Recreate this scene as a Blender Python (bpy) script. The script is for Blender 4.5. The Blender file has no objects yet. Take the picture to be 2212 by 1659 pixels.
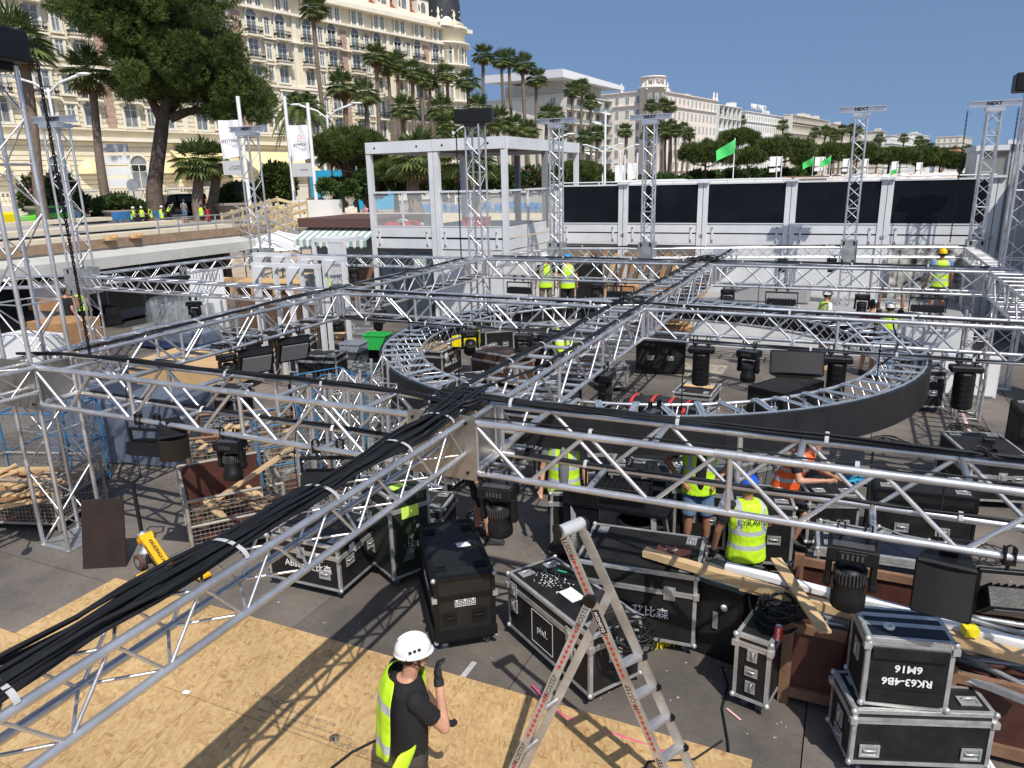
import bpy, bmesh, math, random
from mathutils import Vector, Matrix, Quaternion, noise
random.seed(7)
SC=bpy.context.scene; COL=SC.collection
PI=math.pi
# ------------------------------------------------------------------ camera (site frame: x along the cross trusses, y along the long trusses)
CAM_H=4.5; CF,CP,CR,CA=1589.77,0.27169237,-0.02349832,-0.43324174
def _site(v):
    return Vector((v[0]*math.cos(CA)+v[1]*math.sin(CA), -v[0]*math.sin(CA)+v[1]*math.cos(CA), v[2]))
_fw=Vector((0,math.cos(CP),-math.sin(CP))); _up=Vector((0,math.sin(CP),math.cos(CP))); _rt=Vector((1,0,0))
_R=_site(math.cos(CR)*_rt+math.sin(CR)*_up); _U=_site(-math.sin(CR)*_rt+math.cos(CR)*_up); _F=_site(_fw)
CAM=Vector((0,0,CAM_H))
cd=bpy.data.cameras.new('camera'); cam=bpy.data.objects.new('camera',cd); COL.objects.link(cam)
cam.matrix_world=Matrix(((_R.x,_U.x,-_F.x,0),(_R.y,_U.y,-_F.y,0),(_R.z,_U.z,-_F.z,CAM_H),(0,0,0,1)))
cd.sensor_width=36; cd.lens=36*CF/2212; cd.clip_start=0.1; cd.clip_end=6000
SC.camera=cam
# ------------------------------------------------------------------ sky, sun, exposure
SUN_EL=math.radians(53); SUN_D=Vector((.68,-.733,0)).normalized()   # horizontal direction towards the sun
W=bpy.data.worlds.new('World'); SC.world=W; W.use_nodes=True
nt=W.node_tree; bg=nt.nodes['Background']
sk=nt.nodes.new('ShaderNodeTexSky'); sk.sky_type='NISHITA'; sk.sun_disc=False
sk.sun_elevation=SUN_EL; sk.sun_rotation=math.atan2(SUN_D.x,SUN_D.y); sk.air_density=1.0; sk.dust_density=1.1; sk.ozone_density=3; sk.altitude=0
_tc=nt.nodes.new('ShaderNodeTexCoord'); _ab=nt.nodes.new('ShaderNodeVectorMath'); _ab.operation='ABSOLUTE'; _mv=nt.nodes.new('ShaderNodeVectorMath'); _mv.operation='MULTIPLY_ADD'
_sx=nt.nodes.new('ShaderNodeSeparateXYZ'); _cx=nt.nodes.new('ShaderNodeCombineXYZ'); _z=nt.nodes.new('ShaderNodeMath'); _z.operation='MULTIPLY_ADD'; _z.inputs[1].default_value=.62; _z.inputs[2].default_value=.26
nt.links.new(_tc.outputs['Generated'],_sx.inputs[0]); nt.links.new(_sx.outputs[0],_cx.inputs[0]); nt.links.new(_sx.outputs[1],_cx.inputs[1]); nt.links.new(_sx.outputs[2],_z.inputs[0]); nt.links.new(_z.outputs[0],_cx.inputs[2]); nt.links.new(_cx.outputs[0],sk.inputs[0])   # clear even blue down to the horizon
nt.links.new(sk.outputs[0],bg.inputs[0]); bg.inputs[1].default_value=0.128
sd=bpy.data.lights.new('sun','SUN'); sd.energy=4.8; sd.angle=math.radians(.53); sd.color=(1,.955,.88)
so=bpy.data.objects.new('sun',sd); COL.objects.link(so)
sdir=Vector((SUN_D.x*math.cos(SUN_EL),SUN_D.y*math.cos(SUN_EL),math.sin(SUN_EL)))
so.rotation_euler=sdir.to_track_quat('Z','Y').to_euler(); so.location=(20,-20,40)
SC.view_settings.view_transform='Standard'; SC.view_settings.look='None'; SC.view_settings.gamma=1; SC.view_settings.exposure=0.0
SC.view_settings.use_curve_mapping=False
# ------------------------------------------------------------------ picture -> place helpers
def ray(x,y): return _F+_R*((x-1106)/CF)-_U*((y-829.5)/CF)
def G(x,y,z=0.0):
    d=ray(x,y); t=(z-CAM_H)/d.z; return CAM+d*t
def BP(x,y,b):                       # point on the upright plane y=b
    d=ray(x,y); return CAM+d*(b/d.y)
def AP(x,y,a):
    d=ray(x,y); return CAM+d*(a/d.x)
def DP(x,y,D):                       # point at horizontal distance D
    d=ray(x,y); return CAM+d*(D/math.hypot(d.x,d.y))
def ZG(p,x,y):                       # height seen at pixel above ground point p
    d=ray(x,y); t=math.hypot(p[0],p[1])/math.hypot(d.x,d.y); return CAM_H+d.z*t
# ------------------------------------------------------------------ materials
MATS={}
def mat(name,col,rough=.6,metal=0,nscale=0,namp=.15,bump=0,bscale=None,spec=.5,trans=0,alpha=1,emit=None,col2=None,detail=6,ior=1.45,coat=0):
    if name in MATS: return MATS[name]
    m=bpy.data.materials.new(name); m.use_nodes=True; t=m.node_tree; b=t.nodes['Principled BSDF']
    c=(*col,1) if len(col)==3 else col
    b.inputs['Base Color'].default_value=c; b.inputs['Roughness'].default_value=rough; b.inputs['Metallic'].default_value=metal
    b.inputs['Specular IOR Level'].default_value=spec; b.inputs['IOR'].default_value=ior
    if coat: b.inputs['Coat Weight'].default_value=coat
    if trans: b.inputs['Transmission Weight'].default_value=trans
    if alpha<1: b.inputs['Alpha'].default_value=alpha
    if nscale or bump:
        tc=t.nodes.new('ShaderNodeTexCoord'); geo=t.nodes.new('ShaderNodeNewGeometry')
        oi=t.nodes.new('ShaderNodeObjectInfo'); add=t.nodes.new('ShaderNodeVectorMath'); add.operation='MULTIPLY_ADD'
        add.inputs[1].default_value=(1,1,1); t.links.new(geo.outputs['Position'],add.inputs[0]); 
        rv=t.nodes.new('ShaderNodeVectorMath'); rv.operation='SCALE'; rv.inputs[0].default_value=(7,3,5); t.links.new(oi.outputs['Random'],rv.inputs['Scale']); t.links.new(rv.outputs[0],add.inputs[2])
        vec=add.outputs[0]
        if nscale:
            n=t.nodes.new('ShaderNodeTexNoise'); n.inputs['Scale'].default_value=nscale; n.inputs['Detail'].default_value=detail; n.inputs['Roughness'].default_value=.62
            t.links.new(vec,n.inputs['Vector'])
            r=t.nodes.new('ShaderNodeValToRGB'); r.color_ramp.elements[0].position=.3; r.color_ramp.elements[1].position=.7
            if col2: r.color_ramp.elements[0].color=c; r.color_ramp.elements[1].color=(*col2,1)
            else:
                r.color_ramp.elements[0].color=(*[k*(1-namp) for k in col[:3]],1); r.color_ramp.elements[1].color=(*[min(1,k*(1+namp)) for k in col[:3]],1)
            t.links.new(n.outputs[0],r.inputs[0]); t.links.new(r.outputs[0],b.inputs['Base Color'])
            mr=t.nodes.new('ShaderNodeMapRange'); mr.inputs[3].default_value=max(0,rough-.1); mr.inputs[4].default_value=min(1,rough+.12)
            t.links.new(n.outputs[0],mr.inputs[0]); t.links.new(mr.outputs[0],b.inputs['Roughness'])
        if bump:
            n2=t.nodes.new('ShaderNodeTexNoise'); n2.inputs['Scale'].default_value=bscale or nscale*3 or 20; n2.inputs['Detail'].default_value=4
            t.links.new(vec,n2.inputs['Vector']); bp=t.nodes.new('ShaderNodeBump'); bp.inputs['Strength'].default_value=bump; bp.inputs['Distance'].default_value=.02
            t.links.new(n2.outputs[0],bp.inputs['Height']); t.links.new(bp.outputs[0],b.inputs['Normal'])
    if emit: b.inputs['Emission Color'].default_value=(*emit,1); b.inputs['Emission Strength'].default_value=1
    MATS[name]=m; return m
ALU=mat('aluminium',(.64,.64,.65),.36,.82,3,.2,.06,30)
ALU_D=mat('aluminium dull',(.42,.43,.44),.5,.75,5,.25,.1,30)
STEEL=mat('galvanised steel',(.42,.43,.43),.5,.7,6,.25,.1,40)
BLK=mat('black fixture plastic',(.007,.007,.008),.45,0,8,.3,.1,60,spec=.35)
BLK_M=mat('black rubber',(.009,.009,.01),.6,0,6,.3,spec=.3)
CABLE=mat('black cable jacket',(.012,.013,.015),.5,0,4,.35,.1,50,spec=.35)
CASE=mat('black laminate board',(.007,.007,.008),.5,0,5,.5,.06,80,spec=.35,col2=(.021,.02,.019),detail=12)
CASE_B=mat('blue black laminate board',(.01,.013,.026),.5,0,3,.5,.05,80,spec=.4)
WHITE=mat('white painted steel',(.64,.65,.66),.45,0,1.2,.1,.03,10,detail=9)
WHITEP=mat('white plastic',(.78,.78,.77),.4,0,3,.04)
GREYT=mat('grey tape',(.42,.42,.42),.6,0,10,.1)
WOOD=mat('pale pine timber',(.55,.38,.2),.65,0,5,.2,.15,30)
WOOD_B=mat('brown timber',(.2,.11,.065),.65,0,5,.3,.15,30)
WOOD_R=mat('red brown plywood',(.07,.025,.018),.5,0,4,.4,.1,30)
CARD=mat('cardboard',(.38,.21,.1),.8,0,4,.15,.1,20)
PAPER=mat('kraft paper',(.52,.34,.17),.75,0,3,.1,.4,6)
GLASS=mat('window glass',(.05,.07,.09),.08,0,spec=.8)
GLASSC=mat('clear glass',(.9,.95,.94),.02,0,alpha=.13,spec=.8)
BLUE=mat('blue steel',(.03,.15,.3),.5,0,8,.2)
YEL=mat('yellow plastic',(.75,.62,.01),.4,0,5,.1)
HIVIS=mat('fluorescent yellow fabric',(.62,.9,.02),.7,0,6,.12,.5,9)
HIVO=mat('fluorescent orange fabric',(.95,.13,.02),.7,0,6,.12,.5,9)
REFL=mat('reflective tape',(.5,.52,.54),.5,0,20,.1)
SKIN=mat('skin',(.5,.26,.17),.5,0,9,.12)
SKIN_D=mat('tanned skin',(.3,.14,.085),.5,0,9,.15)
TSHIRT=mat('black cotton',(.01,.01,.012),.85,0,5,.3,.5,7)
TGREY=mat('grey cotton',(.16,.17,.18),.85,0,5,.2,.5,7)
HAIR=mat('dark hair',(.02,.013,.01),.6)
RED=mat('red plastic',(.6,.02,.02),.4)
GREENP=mat('green plastic',(.03,.4,.08),.4)
INK=mat('black print',(.02,.02,.02),.7)
INKW=mat('white print',(.75,.75,.75),.6)
# ------------------------------------------------------------------ object helpers
def setp(o,label=None,cat=None,group=None,kind=None):
    if label: o['label']=label
    if cat: o['category']=cat
    if group: o['group']=group
    if kind: o['kind']=kind
    return o
def thing(name,label,cat,loc=(0,0,0),rz=0,group=None):
    o=bpy.data.objects.new(name,None); COL.objects.link(o); o.location=loc; o.rotation_euler=(0,0,rz); o.empty_display_size=.1
    return setp(o,label,cat,group)
def link(name,me,parent=None,mtx=None,label=None):
    o=bpy.data.objects.new(name,me); COL.objects.link(o)
    if parent: o.parent=parent
    if mtx is not None: o.matrix_basis=mtx
    if label: o['label']=label
    return o
def rel(parent): return Vector(parent.location) if parent is not None else Vector((0,0,0))
class MB:                             # small mesh collector
    def __init__(s): s.v=[];s.f=[];s.mi=[];s.sm=[];s.m=0
    def add(s,vs,fs,sm=False):
        n=len(s.v); s.v+= [tuple(p) for p in vs]
        for f in fs: s.f.append(tuple(i+n for i in f)); s.mi.append(s.m); s.sm.append(sm)
    def box(s,c,d,rot=None,top=None):  # centre, size
        x,y,z=[k/2 for k in d]; c=Vector(c)
        P=[Vector((i*x,j*y,k*z)) for k in(-1,1) for i,j in((-1,-1),(1,-1),(1,1),(-1,1))]
        if rot is not None: P=[rot@p for p in P]
        s.add([c+p for p in P],[(0,3,2,1),(4,5,6,7),(0,1,5,4),(1,2,6,5),(2,3,7,6),(3,0,4,7)])
    def b2(s,p,q):
        s.box([(p[i]+q[i])/2 for i in range(3)],[abs(q[i]-p[i]) for i in range(3)])
    def beam(s,p,q,w,h,up=(0,0,1)):
        p=Vector(p);q=Vector(q); d=q-p; L=d.length; d.normalize(); u=Vector(up)
        if abs(d.dot(u))>.98: u=Vector((0,1,0))
        r=d.cross(u).normalized(); u=r.cross(d)
        M=Matrix((r,d,u)).transposed()
        s.box((p+q)/2,(w,L,h),M)
    def cyl(s,p,q,r1,r2=None,n=8,cap=True,sm=True):
        p=Vector(p);q=Vector(q); r2=r1 if r2 is None else r2; d=(q-p).normalized()
        u=d.orthogonal().normalized(); w=d.cross(u)
        A=[p+(u*math.cos(2*PI*i/n)+w*math.sin(2*PI*i/n))*r1 for i in range(n)]; B=[q+(u*math.cos(2*PI*i/n)+w*math.sin(2*PI*i/n))*r2 for i in range(n)]
        s.add(A+B,[(i,(i+1)%n,n+(i+1)%n,n+i) for i in range(n)],sm)
        if cap: s.add(A,[tuple(range(n-1,-1,-1))]); s.add(B,[tuple(range(n))])
    def tube(s,pts,r,n=6,cap=True):
        pts=[Vector(p) for p in pts]; N=len(pts); R=r if isinstance(r,(list,tuple)) else [r]*N
        ring=[];u=None
        for i,p in enumerate(pts):
            d=(pts[min(i+1,N-1)]-pts[max(i-1,0)]).normalized()
            if u is None: u=d.orthogonal().normalized()
            u=(u-d*u.dot(d)); u=u.normalized() if u.length>1e-6 else d.orthogonal().normalized(); w=d.cross(u)
            ring+=[p+(u*math.cos(2*PI*k/n)+w*math.sin(2*PI*k/n))*R[i] for k in range(n)]
        s.add(ring,[(i*n+k,i*n+(k+1)%n,(i+1)*n+(k+1)%n,(i+1)*n+k) for i in range(N-1) for k in range(n)],True)
        if cap: s.add(ring[:n],[tuple(range(n-1,-1,-1))]); s.add(ring[-n:],[tuple(range(n))])
    def lathe(s,c,prof,n=16,axis=None,sm=True,arc=1.0):  # prof [(r,z)]
        c=Vector(c); M=Matrix.Identity(3) if axis is None else Vector(axis).to_track_quat('Z','Y').to_matrix()
        vs=[c+M@Vector((r*math.cos(2*PI*k/n),r*math.sin(2*PI*k/n),z)) for r,z in prof for k in range(n)]
        s.add(vs,[(i*n+k,i*n+(k+1)%n,(i+1)*n+(k+1)%n,(i+1)*n+k) for i in range(len(prof)-1) for k in range(n)],sm)
    def ell(s,c,r,n=12,m=8,rot=None,z0=-1,z1=1):
        c=Vector(c); vs=[]
        a0=math.asin(max(-1,z0)); a1=math.asin(min(1,z1))
        for i in range(m+1):
            a=a0+(a1-a0)*i/m
            for k in range(n):
                p=Vector((r[0]*math.cos(a)*math.cos(2*PI*k/n),r[1]*math.cos(a)*math.sin(2*PI*k/n),r[2]*math.sin(a)))
                if rot is not None: p=rot@p
                vs.append(c+p)
        s.add(vs,[(i*n+k,i*n+(k+1)%n,(i+1)*n+(k+1)%n,(i+1)*n+k) for i in range(m) for k in range(n)],True)
    def quad(s,a,b,c,d): s.add([a,b,c,d],[(0,1,2,3)])
    def prism(s,poly,z0,z1):
        n=len(poly); s.add([(x,y,z0) for x,y in poly]+[(x,y,z1) for x,y in poly],[tuple(range(n-1,-1,-1)),tuple(range(n,2*n))]+[(i,(i+1)%n,n+(i+1)%n,n+i) for i in range(n)])
    def sheet(s,poly,th):             # poly 3D planar, extruded by th along -normal
        P=[Vector(p) for p in poly]; nn=(P[1]-P[0]).cross(P[2]-P[0]).normalized()*th; n=len(P)
        s.add(P+[p-nn for p in P],[tuple(range(n)),tuple(range(2*n-1,n-1,-1))]+[(i,n+i,n+(i+1)%n,(i+1)%n) for i in range(n)])
    def mesh(s,name,mats):
        me=bpy.data.meshes.new(name); me.from_pydata(s.v,[],s.f)
        for m in (mats if isinstance(mats,(list,tuple)) else [mats]): me.materials.append(m)
        me.polygons.foreach_set('material_index',s.mi); me.polygons.foreach_set('use_smooth',s.sm); me.update(); return me
    def build(s,name,mats,parent=None,label=None,mtx=None,bev=0,world=False):
        if world and parent is not None:
            L=rel(parent); s.v=[(v[0]-L.x,v[1]-L.y,v[2]-L.z) for v in s.v]
        me=s.mesh(name,mats)
        if bev:
            bm=bmesh.new(); bm.from_mesh(me); bmesh.ops.remove_doubles(bm,verts=bm.verts,dist=1e-5)
            bmesh.ops.bevel(bm,geom=[e for e in bm.edges if len(e.link_faces)==2 and e.calc_face_angle(0)>.6],offset=bev,segments=1,affect='EDGES',clamp_overlap=True); bm.to_mesh(me); bm.free()
        return link(name,me,parent,mtx,label)
def dup(o,loc=None,rz=None,label=None,scale=None,parent=None):
    c=o.copy(); COL.objects.link(c)
    if parent is not None: c.parent=parent
    if loc is not None: c.location=loc
    if rz is not None: c.rotation_euler=(0,0,rz)
    if scale is not None: c.scale=(scale,)*3 if not isinstance(scale,tuple) else scale
    if label: c['label']=label
    for ch in list(o.children): dup(ch,parent=c)
    return c
_rod={}
def rodmesh(m,n=8):
    k=(m.name,n)
    if k not in _rod:
        b=MB(); b.cyl((0,0,0),(0,0,1),1,n=n); _rod[k]=b.mesh('tube',m)
    return _rod[k]
def rod(name,p,q,r,m,parent,n=8):
    p=Vector(p);q=Vector(q);d=q-p; M=Matrix.Translation(p)@d.to_track_quat('Z','Y').to_matrix().to_4x4()@Matrix.Diagonal((r,r,d.length,1))
    return link(name,rodmesh(m,n),parent,M)
_bx={}
def boxmesh(m):
    if m.name not in _bx:
        b=MB(); b.box((0,0,0),(1,1,1)); _bx[m.name]=b.mesh('box',m)
    return _bx[m.name]
def boxo(name,c,d,m,parent=None,rz=0,label=None):
    return link(name,boxmesh(m),parent,Matrix.Translation(Vector(c))@Matrix.Rotation(rz,4,'Z')@Matrix.Diagonal((*d,1)),label)
def beamo(name,p,q,w,h,m,parent=None,label=None,up=(0,0,1)):
    p=Vector(p);q=Vector(q);d=q-p;L=d.length;d.normalize();u=Vector(up)
    if abs(d.dot(u))>.98: u=Vector((0,1,0))
    r=d.cross(u).normalized();u=r.cross(d);M=Matrix((r,d,u)).transposed().to_4x4()
    return link(name,boxmesh(m),parent,Matrix.Translation((p+q)/2)@M@Matrix.Diagonal((w,L,h,1)),label)
def text(s,m,parent,mtx,size=.1,name='lettering',th=.001,align='CENTER',bold=0):
    c=bpy.data.curves.new('t','FONT'); c.body=s; c.size=size; c.extrude=th; c.align_x=align; c.align_y='CENTER'; c.offset=bold; c.resolution_u=2
    o=bpy.data.objects.new('t',c); COL.objects.link(o)
    me=bpy.data.meshes.new_from_object(o); me.name='lettering'
    bpy.data.objects.remove(o); bpy.data.curves.remove(c)
    me.materials.clear(); me.materials.append(m)
    return link(name,me,parent,mtx)
def face_mtx(c,right,up):             # matrix putting text in plane: x=right, y=up
    r=Vector(right).normalized(); u=Vector(up).normalized(); n=r.cross(u)
    M=Matrix((r,u,n)).transposed().to_4x4(); return Matrix.Translation(Vector(c))@M
def R3(rx=0,ry=0,rz=0):
    return Matrix.Rotation(rz,4,'Z')@Matrix.Rotation(ry,4,'Y')@Matrix.Rotation(rx,4,'X')
# ================================================================== TRUSSES
TOP=2.5
def truss(name,label,p,q,w,h,group,rc=.025,rb=.014,pitch=None,rung=True,tri=False,vert=False,mtl=None):
    """box truss from p to q (centre of the TOP/near face for level trusses, centre of foot for towers)"""
    mtl=mtl or ALU; p=Vector(p);q=Vector(q);L=(q-p).length; d=(q-p).normalized()
    t=thing(name,label,'truss',p,0,group)
    if vert: s1=Vector((1,0,0)); s2=Vector((0,1,0)); o=Vector((0,0,0)); offs=[(-1,-1),(1,-1),(1,1),(-1,1)]
    else: s1=d.cross(Vector((0,0,1))).normalized(); s2=Vector((0,0,1)); o=Vector((0,0,-h/2-rc)); offs=[(-1,1),(1,1),(1,-1),(-1,-1)]
    C=[s1*(i*w/2)+s2*(j*h/2)+o for i,j in offs]
    for c in C:
        rod('chord',c,c+d*L,rc,mtl,t,12)
    pitch=pitch or (h*1.15); n=max(2,round(L/pitch)); st=L/n
    # faces: 0-1 top, 1-2 side, 2-3 bottom, 3-0 side
    faces=[(1,2),(3,0)] if not (vert or tri) else [(0,1),(1,2),(2,3),(3,0)]
    for k,(i,j) in enumerate(faces):
        for m in range(n):
            A,B=C[i],C[j]
            if (m+(k if (vert or tri) else 0))%2: A,B=B,A
            rod('brace',A+d*(m*st+.04*st),B+d*((m+1)*st-.04*st),rb,mtl,t,6)
    if rung and not tri:
        dbl=2 if (group==GB and not vert) else 1
        for m in range(0,n*dbl+1):
            x=min(max(m*st/dbl,.03),L-.03)
            if vert:
                for i in range(4): 
                    if m%3==0: rod('rung',C[i]+d*x,C[(i+1)%4]+d*x,rb,mtl,t,6)
            else:
                i,j=((1,0) if m%2 else (2,3))
                rod('rung',C[i]+d*x,C[j]+d*x,rc*.85,mtl,t,8)
                if dbl==2: rod('rung',C[2]+d*x,C[3]+d*x,rc*.85,mtl,t,8)
        if not vert:
            for x in (.05,L-.05):
                rod('end_post',C[1]+d*x,C[2]+d*x,rc*.8,mtl,t,8); rod('end_post',C[3]+d*x,C[0]+d*x,rc*.8,mtl,t,8)
            for m in (n//3,2*n//3):
                x=m*st+.06
                if L>4:
                    rod('coupler',C[0]+d*(x-.12),C[0]+d*(x+.12),rc*1.14,ALU_D,t,12); rod('coupler',C[1]+d*(x-.12),C[1]+d*(x+.12),rc*1.14,ALU_D,t,12)
                    rod('end_post',C[1]+d*x,C[2]+d*x,rc*.75,mtl,t,8); rod('end_post',C[3]+d*x,C[0]+d*x,rc*.75,mtl,t,8)
    return t
GA='big box trusses running across the stage grid'; GB='big box trusses running towards the sea containers'; GS='slim lattice trusses'
w=.53
aB2,aB1,aB3=-9.1,-3.18,2.82; bA1,bA2,bA3,bA0=5.63,11.6,17.78,21.6
H5=w/2+.025
truss('stage_truss','big box truss nearest the camera, right of the steel corner plate',(aB1+H5,bA1,TOP),(4.6,bA1,TOP),w,.47,GA,rc=.03,rb=.019)
truss('stage_truss','big box truss with cable bundle between left tower and steel corner plate',(aB2+H5,bA1,TOP),(aB1-H5,bA1,TOP),w,.47,GA,rc=.03,rb=.019)
truss('stage_truss','second box truss from the camera, right of the long cable truss, moving heads below',(aB1+H5,bA2,TOP),(aB3+2.5,bA2,TOP),w,.47,GA,rc=.03,rb=.019)
truss('stage_truss','second box truss from the camera above the left side of the ring',(aB2+H5,bA2,TOP),(aB1-H5,bA2,TOP),w,.47,GA,rc=.03,rb=.019)
truss('stage_truss','third box truss from the camera above worker in yellow hard hat',(aB1+H5,bA3,TOP),(aB3-H5,bA3,TOP),w,.47,GA,rc=.03,rb=.019)
truss('stage_truss','third box truss from the camera right of the middle tower',(aB2+H5,bA3,TOP),(aB1-H5,bA3,TOP),w,.47,GA,rc=.03,rb=.019)
truss('stage_truss','long cable covered truss from the steel corner plate to the second cross truss',(aB1,bA1+H5,TOP),(aB1,bA2-H5,TOP),w,.47,GB,rc=.028,rb=.017)
truss('stage_truss','cable covered truss between second and third cross truss over the ring',(aB1,bA2+H5,TOP),(aB1,bA3-H5,TOP),w,.47,GB,rc=.028,rb=.017)
truss('stage_truss','far end of the cable covered truss reaching the back lattice',(aB1,bA3+H5,TOP),(aB1,bA0-.2,TOP),w,.47,GB,rc=.028,rb=.017)
truss('stage_truss','left long box truss rising from the left tower',(aB2,bA1+H5,TOP),(aB2,bA2-H5,TOP),w,.47,GB,rc=.028,rb=.017)
truss('stage_truss','left long box truss ending at the tower in front of the cabin',(aB2,bA2+H5,TOP),(aB2,bA3-H5,TOP),w,.47,GB,rc=.028,rb=.017)
truss('stage_truss','right long box truss beside the third cross truss',(aB3,bA2+H5,TOP),(aB3,bA3-H5,TOP),w,.47,GB,rc=.028,rb=.017)
truss('stage_truss','short far box truss at the right beyond the yellow hard hat',(aB3,bA3+H5,TOP),(aB3,22.9,TOP),.3,.27,GB,rc=.022,rb=.009)
truss('lattice_truss','slim cable tray truss at lower left carrying the thick black cables',(-3.06,-.5,TOP),(-3.09,bA1-.3,TOP),.29,.3,GS,rc=.025,rb=.0095,tri=True,pitch=.27)
truss('lattice_truss','slim truss leaving the left edge below the tall left tower',(-8.85,1.5,TOP),(-8.85,bA1-.3,TOP),.29,.3,GS,rc=.025,rb=.009,tri=True)
truss('lattice_truss','slim truss between the second left tower and the left long truss',(-16.7,bA2+.3,TOP),(aB2-.3,bA2,TOP),.3,.27,GS,rc=.023,rb=.009,tri=True)
truss('lattice_truss','slim truss behind the round wrapped pallet, between two left towers',(-16.9,12.4,TOP),(-16.4,17.2,TOP),.3,.27,GS,rc=.023,rb=.009,tri=True)
truss('lattice_truss','slim truss leading left from the middle tower in front of the cabin',(-16.1,17.3,TOP),(aB2-.3,bA3-.1,TOP),.3,.27,GS,rc=.023,rb=.009,tri=True)
truss('lattice_truss','slim truss at the far left edge behind the tall left tower',(-19.6,10.9,TOP),(-17.4,11.9,TOP),.3,.27,GS,rc=.023,rb=.009,tri=True)
T5=(-8.0,20.7);T6=(-5.4,21.2);T7=(-.1,22.6);T8=(2.95,23.1)
truss('lattice_truss','back lattice truss left of the cable covered truss end',(*T5,TOP),(*T6,TOP),.29,.27,GS,rc=.022,rb=.009,tri=True)
truss('lattice_truss','back lattice truss at the middle of the white panel wall',(*T6,TOP),(*T7,TOP),.29,.27,GS,rc=.022,rb=.009,tri=True)
truss('lattice_truss','back lattice truss behind worker with yellow hard hat',(*T7,TOP),(*T8,TOP),.29,.27,GS,rc=.022,rb=.009,tri=True)
truss('lattice_truss','slim truss from the middle tower to the back lattice',(aB2+.2,bA3+.3,TOP),(*T5,TOP),.3,.27,GS,rc=.022,rb=.009,tri=True)
# corner cubes
def corner(a,b,label,plate=False):
    t=thing('truss_corner',label,'truss corner',(a,b,TOP),0,'corner blocks of the truss grid')
    r=.025; lo=-.52; s=w/2
    for i in (-1,1):
        for z in (-r,lo+r):
            rod('edge_tube',(i*s,-H5,z),(i*s,H5,z),.025,ALU,t,10); rod('edge_tube',(-H5,i*s,z),(H5,i*s,z),.025,ALU,t,10)
        for j in(-1,1): rod('corner_post',(i*s,j*s,-r),(i*s,j*s,lo+r),.024,ALU,t,10)
    if plate:
        m=MB(); m.box((.02,-H5-.012,-.26),(.68,.012,.6)); m.build('steel_plate',PLATE,t,bev=.003)
        m=MB(); m.box((H5-.02,0,-.26),(.012,.54,.5)); m.build('steel_plate',PLATE,t)
        for i in(-1,1):
            for z in(-.03,-.49): rod('bolt',(i*.27,-H5-.02,z),(i*.27,-H5-.035,z),.014,BLK_M,t,8)
    else:
        boxo('side_panel',(-s+.06,-s,-.26),(.09,.012,.44),ALU_D,t); boxo('side_panel',(s,-s+.09,-.26),(.012,.14,.44),ALU_D,t)
    return t
PLATE=mat('brushed steel plate',(.34,.33,.31),.38,.85,4,.25,.05,8)
corner(aB1,bA1,'corner block with big steel plate where the thick cables cross',True)
corner(aB2,bA1,'corner block with shiny steel plates clamped round the tall left tower',True)
corner(aB1,bA2,'corner block where the cable truss crosses over the ring')
corner(aB1,bA3,'corner block at the far crossing of the cable truss')
corner(aB2,bA2,'corner block at the left crossing beyond the left tower')
corner(aB2,bA3,'corner block at the foot of the middle tower')
corner(aB3,bA2,'corner block at the right edge crossing')
corner(aB3,bA3,'corner block right of the yellow hard hat')
# towers
TT=5.86
def tower(x,y,ww,label,head,rz=0,top=TT,base=0):
    t=truss('tower_truss',label,(x,y,base),(x,y,top),ww,ww,'lattice towers standing in the grid',rc=.027,rb=.011,vert=True,pitch=ww*1.02)
    f=MB(); f.box((0,0,.012),(ww+.07,ww+.07,.02)); f.build('base_plate',STEEL,t)
    z=top-base
    hd=MB()
    if head=='beam':
        L=1.15; hd.box((0,0,z+.14),(L,.16,.02));hd.box((0,0,z+.26),(L,.16,.02));hd.box((0,0,z+.2),(L,.02,.12)); hd.box((0,0,z+.06),(ww+.12,ww+.1,.1))
        h=hd.build('head_beam',ALU,t,mtx=R3(0,0,rz)); text('NEXT',INK,t,R3(0,0,rz)@face_mtx((-.02,-.03,z+.2),(1,0,0),(0,0,1)),.13,bold=.004)
    else:
        hd.box((0,0,z+.2),(.95,.5,.34)); hd.box((0,0,z+.0),(.5,.5,.1)); h=hd.build('head_block',BLK,t,mtx=R3(0,0,rz),bev=.02)
    return t
def sleeve(t,ww,z=TOP):
    m=MB()
    for i in(-1,1):
        m.box((i*(ww/2+.06),0,z-.15),(.02,ww+.2,.62)); m.box((0,i*(ww/2+.06),z-.15),(ww+.1,.02,.62))
    m.build('sleeve_block',STEEL,t)
    for i in(-1,1):
        for j in (-.4,.1):
            boxo('roller_slot',(i*.13,-(ww/2+.075),z+j),(.05,.012,.1),BLK_M,t)
t1=tower(aB2+.02,bA1,.5,'tall left tower passing through the steel corner block','block',rz=.3)
t2=tower(-17.0,12.0,.38,'second tower from the left edge with grey beam head','beam',rz=.2); sleeve(t2,.38)
t3=tower(-16.2,17.25,.38,'tower in front of the white banner poles','beam',rz=.15); sleeve(t3,.38)
t4=tower(aB2,bA3,.38,'middle tower with black head in front of the cabin','block',rz=.3)
t5=tower(*T5,.29,'tower right beside the glazed cabin corner','beam',rz=.1); sleeve(t5,.29)
t6=tower(*T6,.29,'tower in front of the second dark wall panel','beam',rz=.05); sleeve(t6,.29)
t7=tower(*T7,.29,'tower in front of the fourth dark wall panel casting its shadow there','beam'); sleeve(t7,.29)
t8=tower(*T8,.29,'tower before the last dark panel, left of the big right tower','beam'); sleeve(t8,.29)
t9=tower(3.02,bA3+.15,.45,'big tower cut by the right edge of the picture','block')
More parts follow.
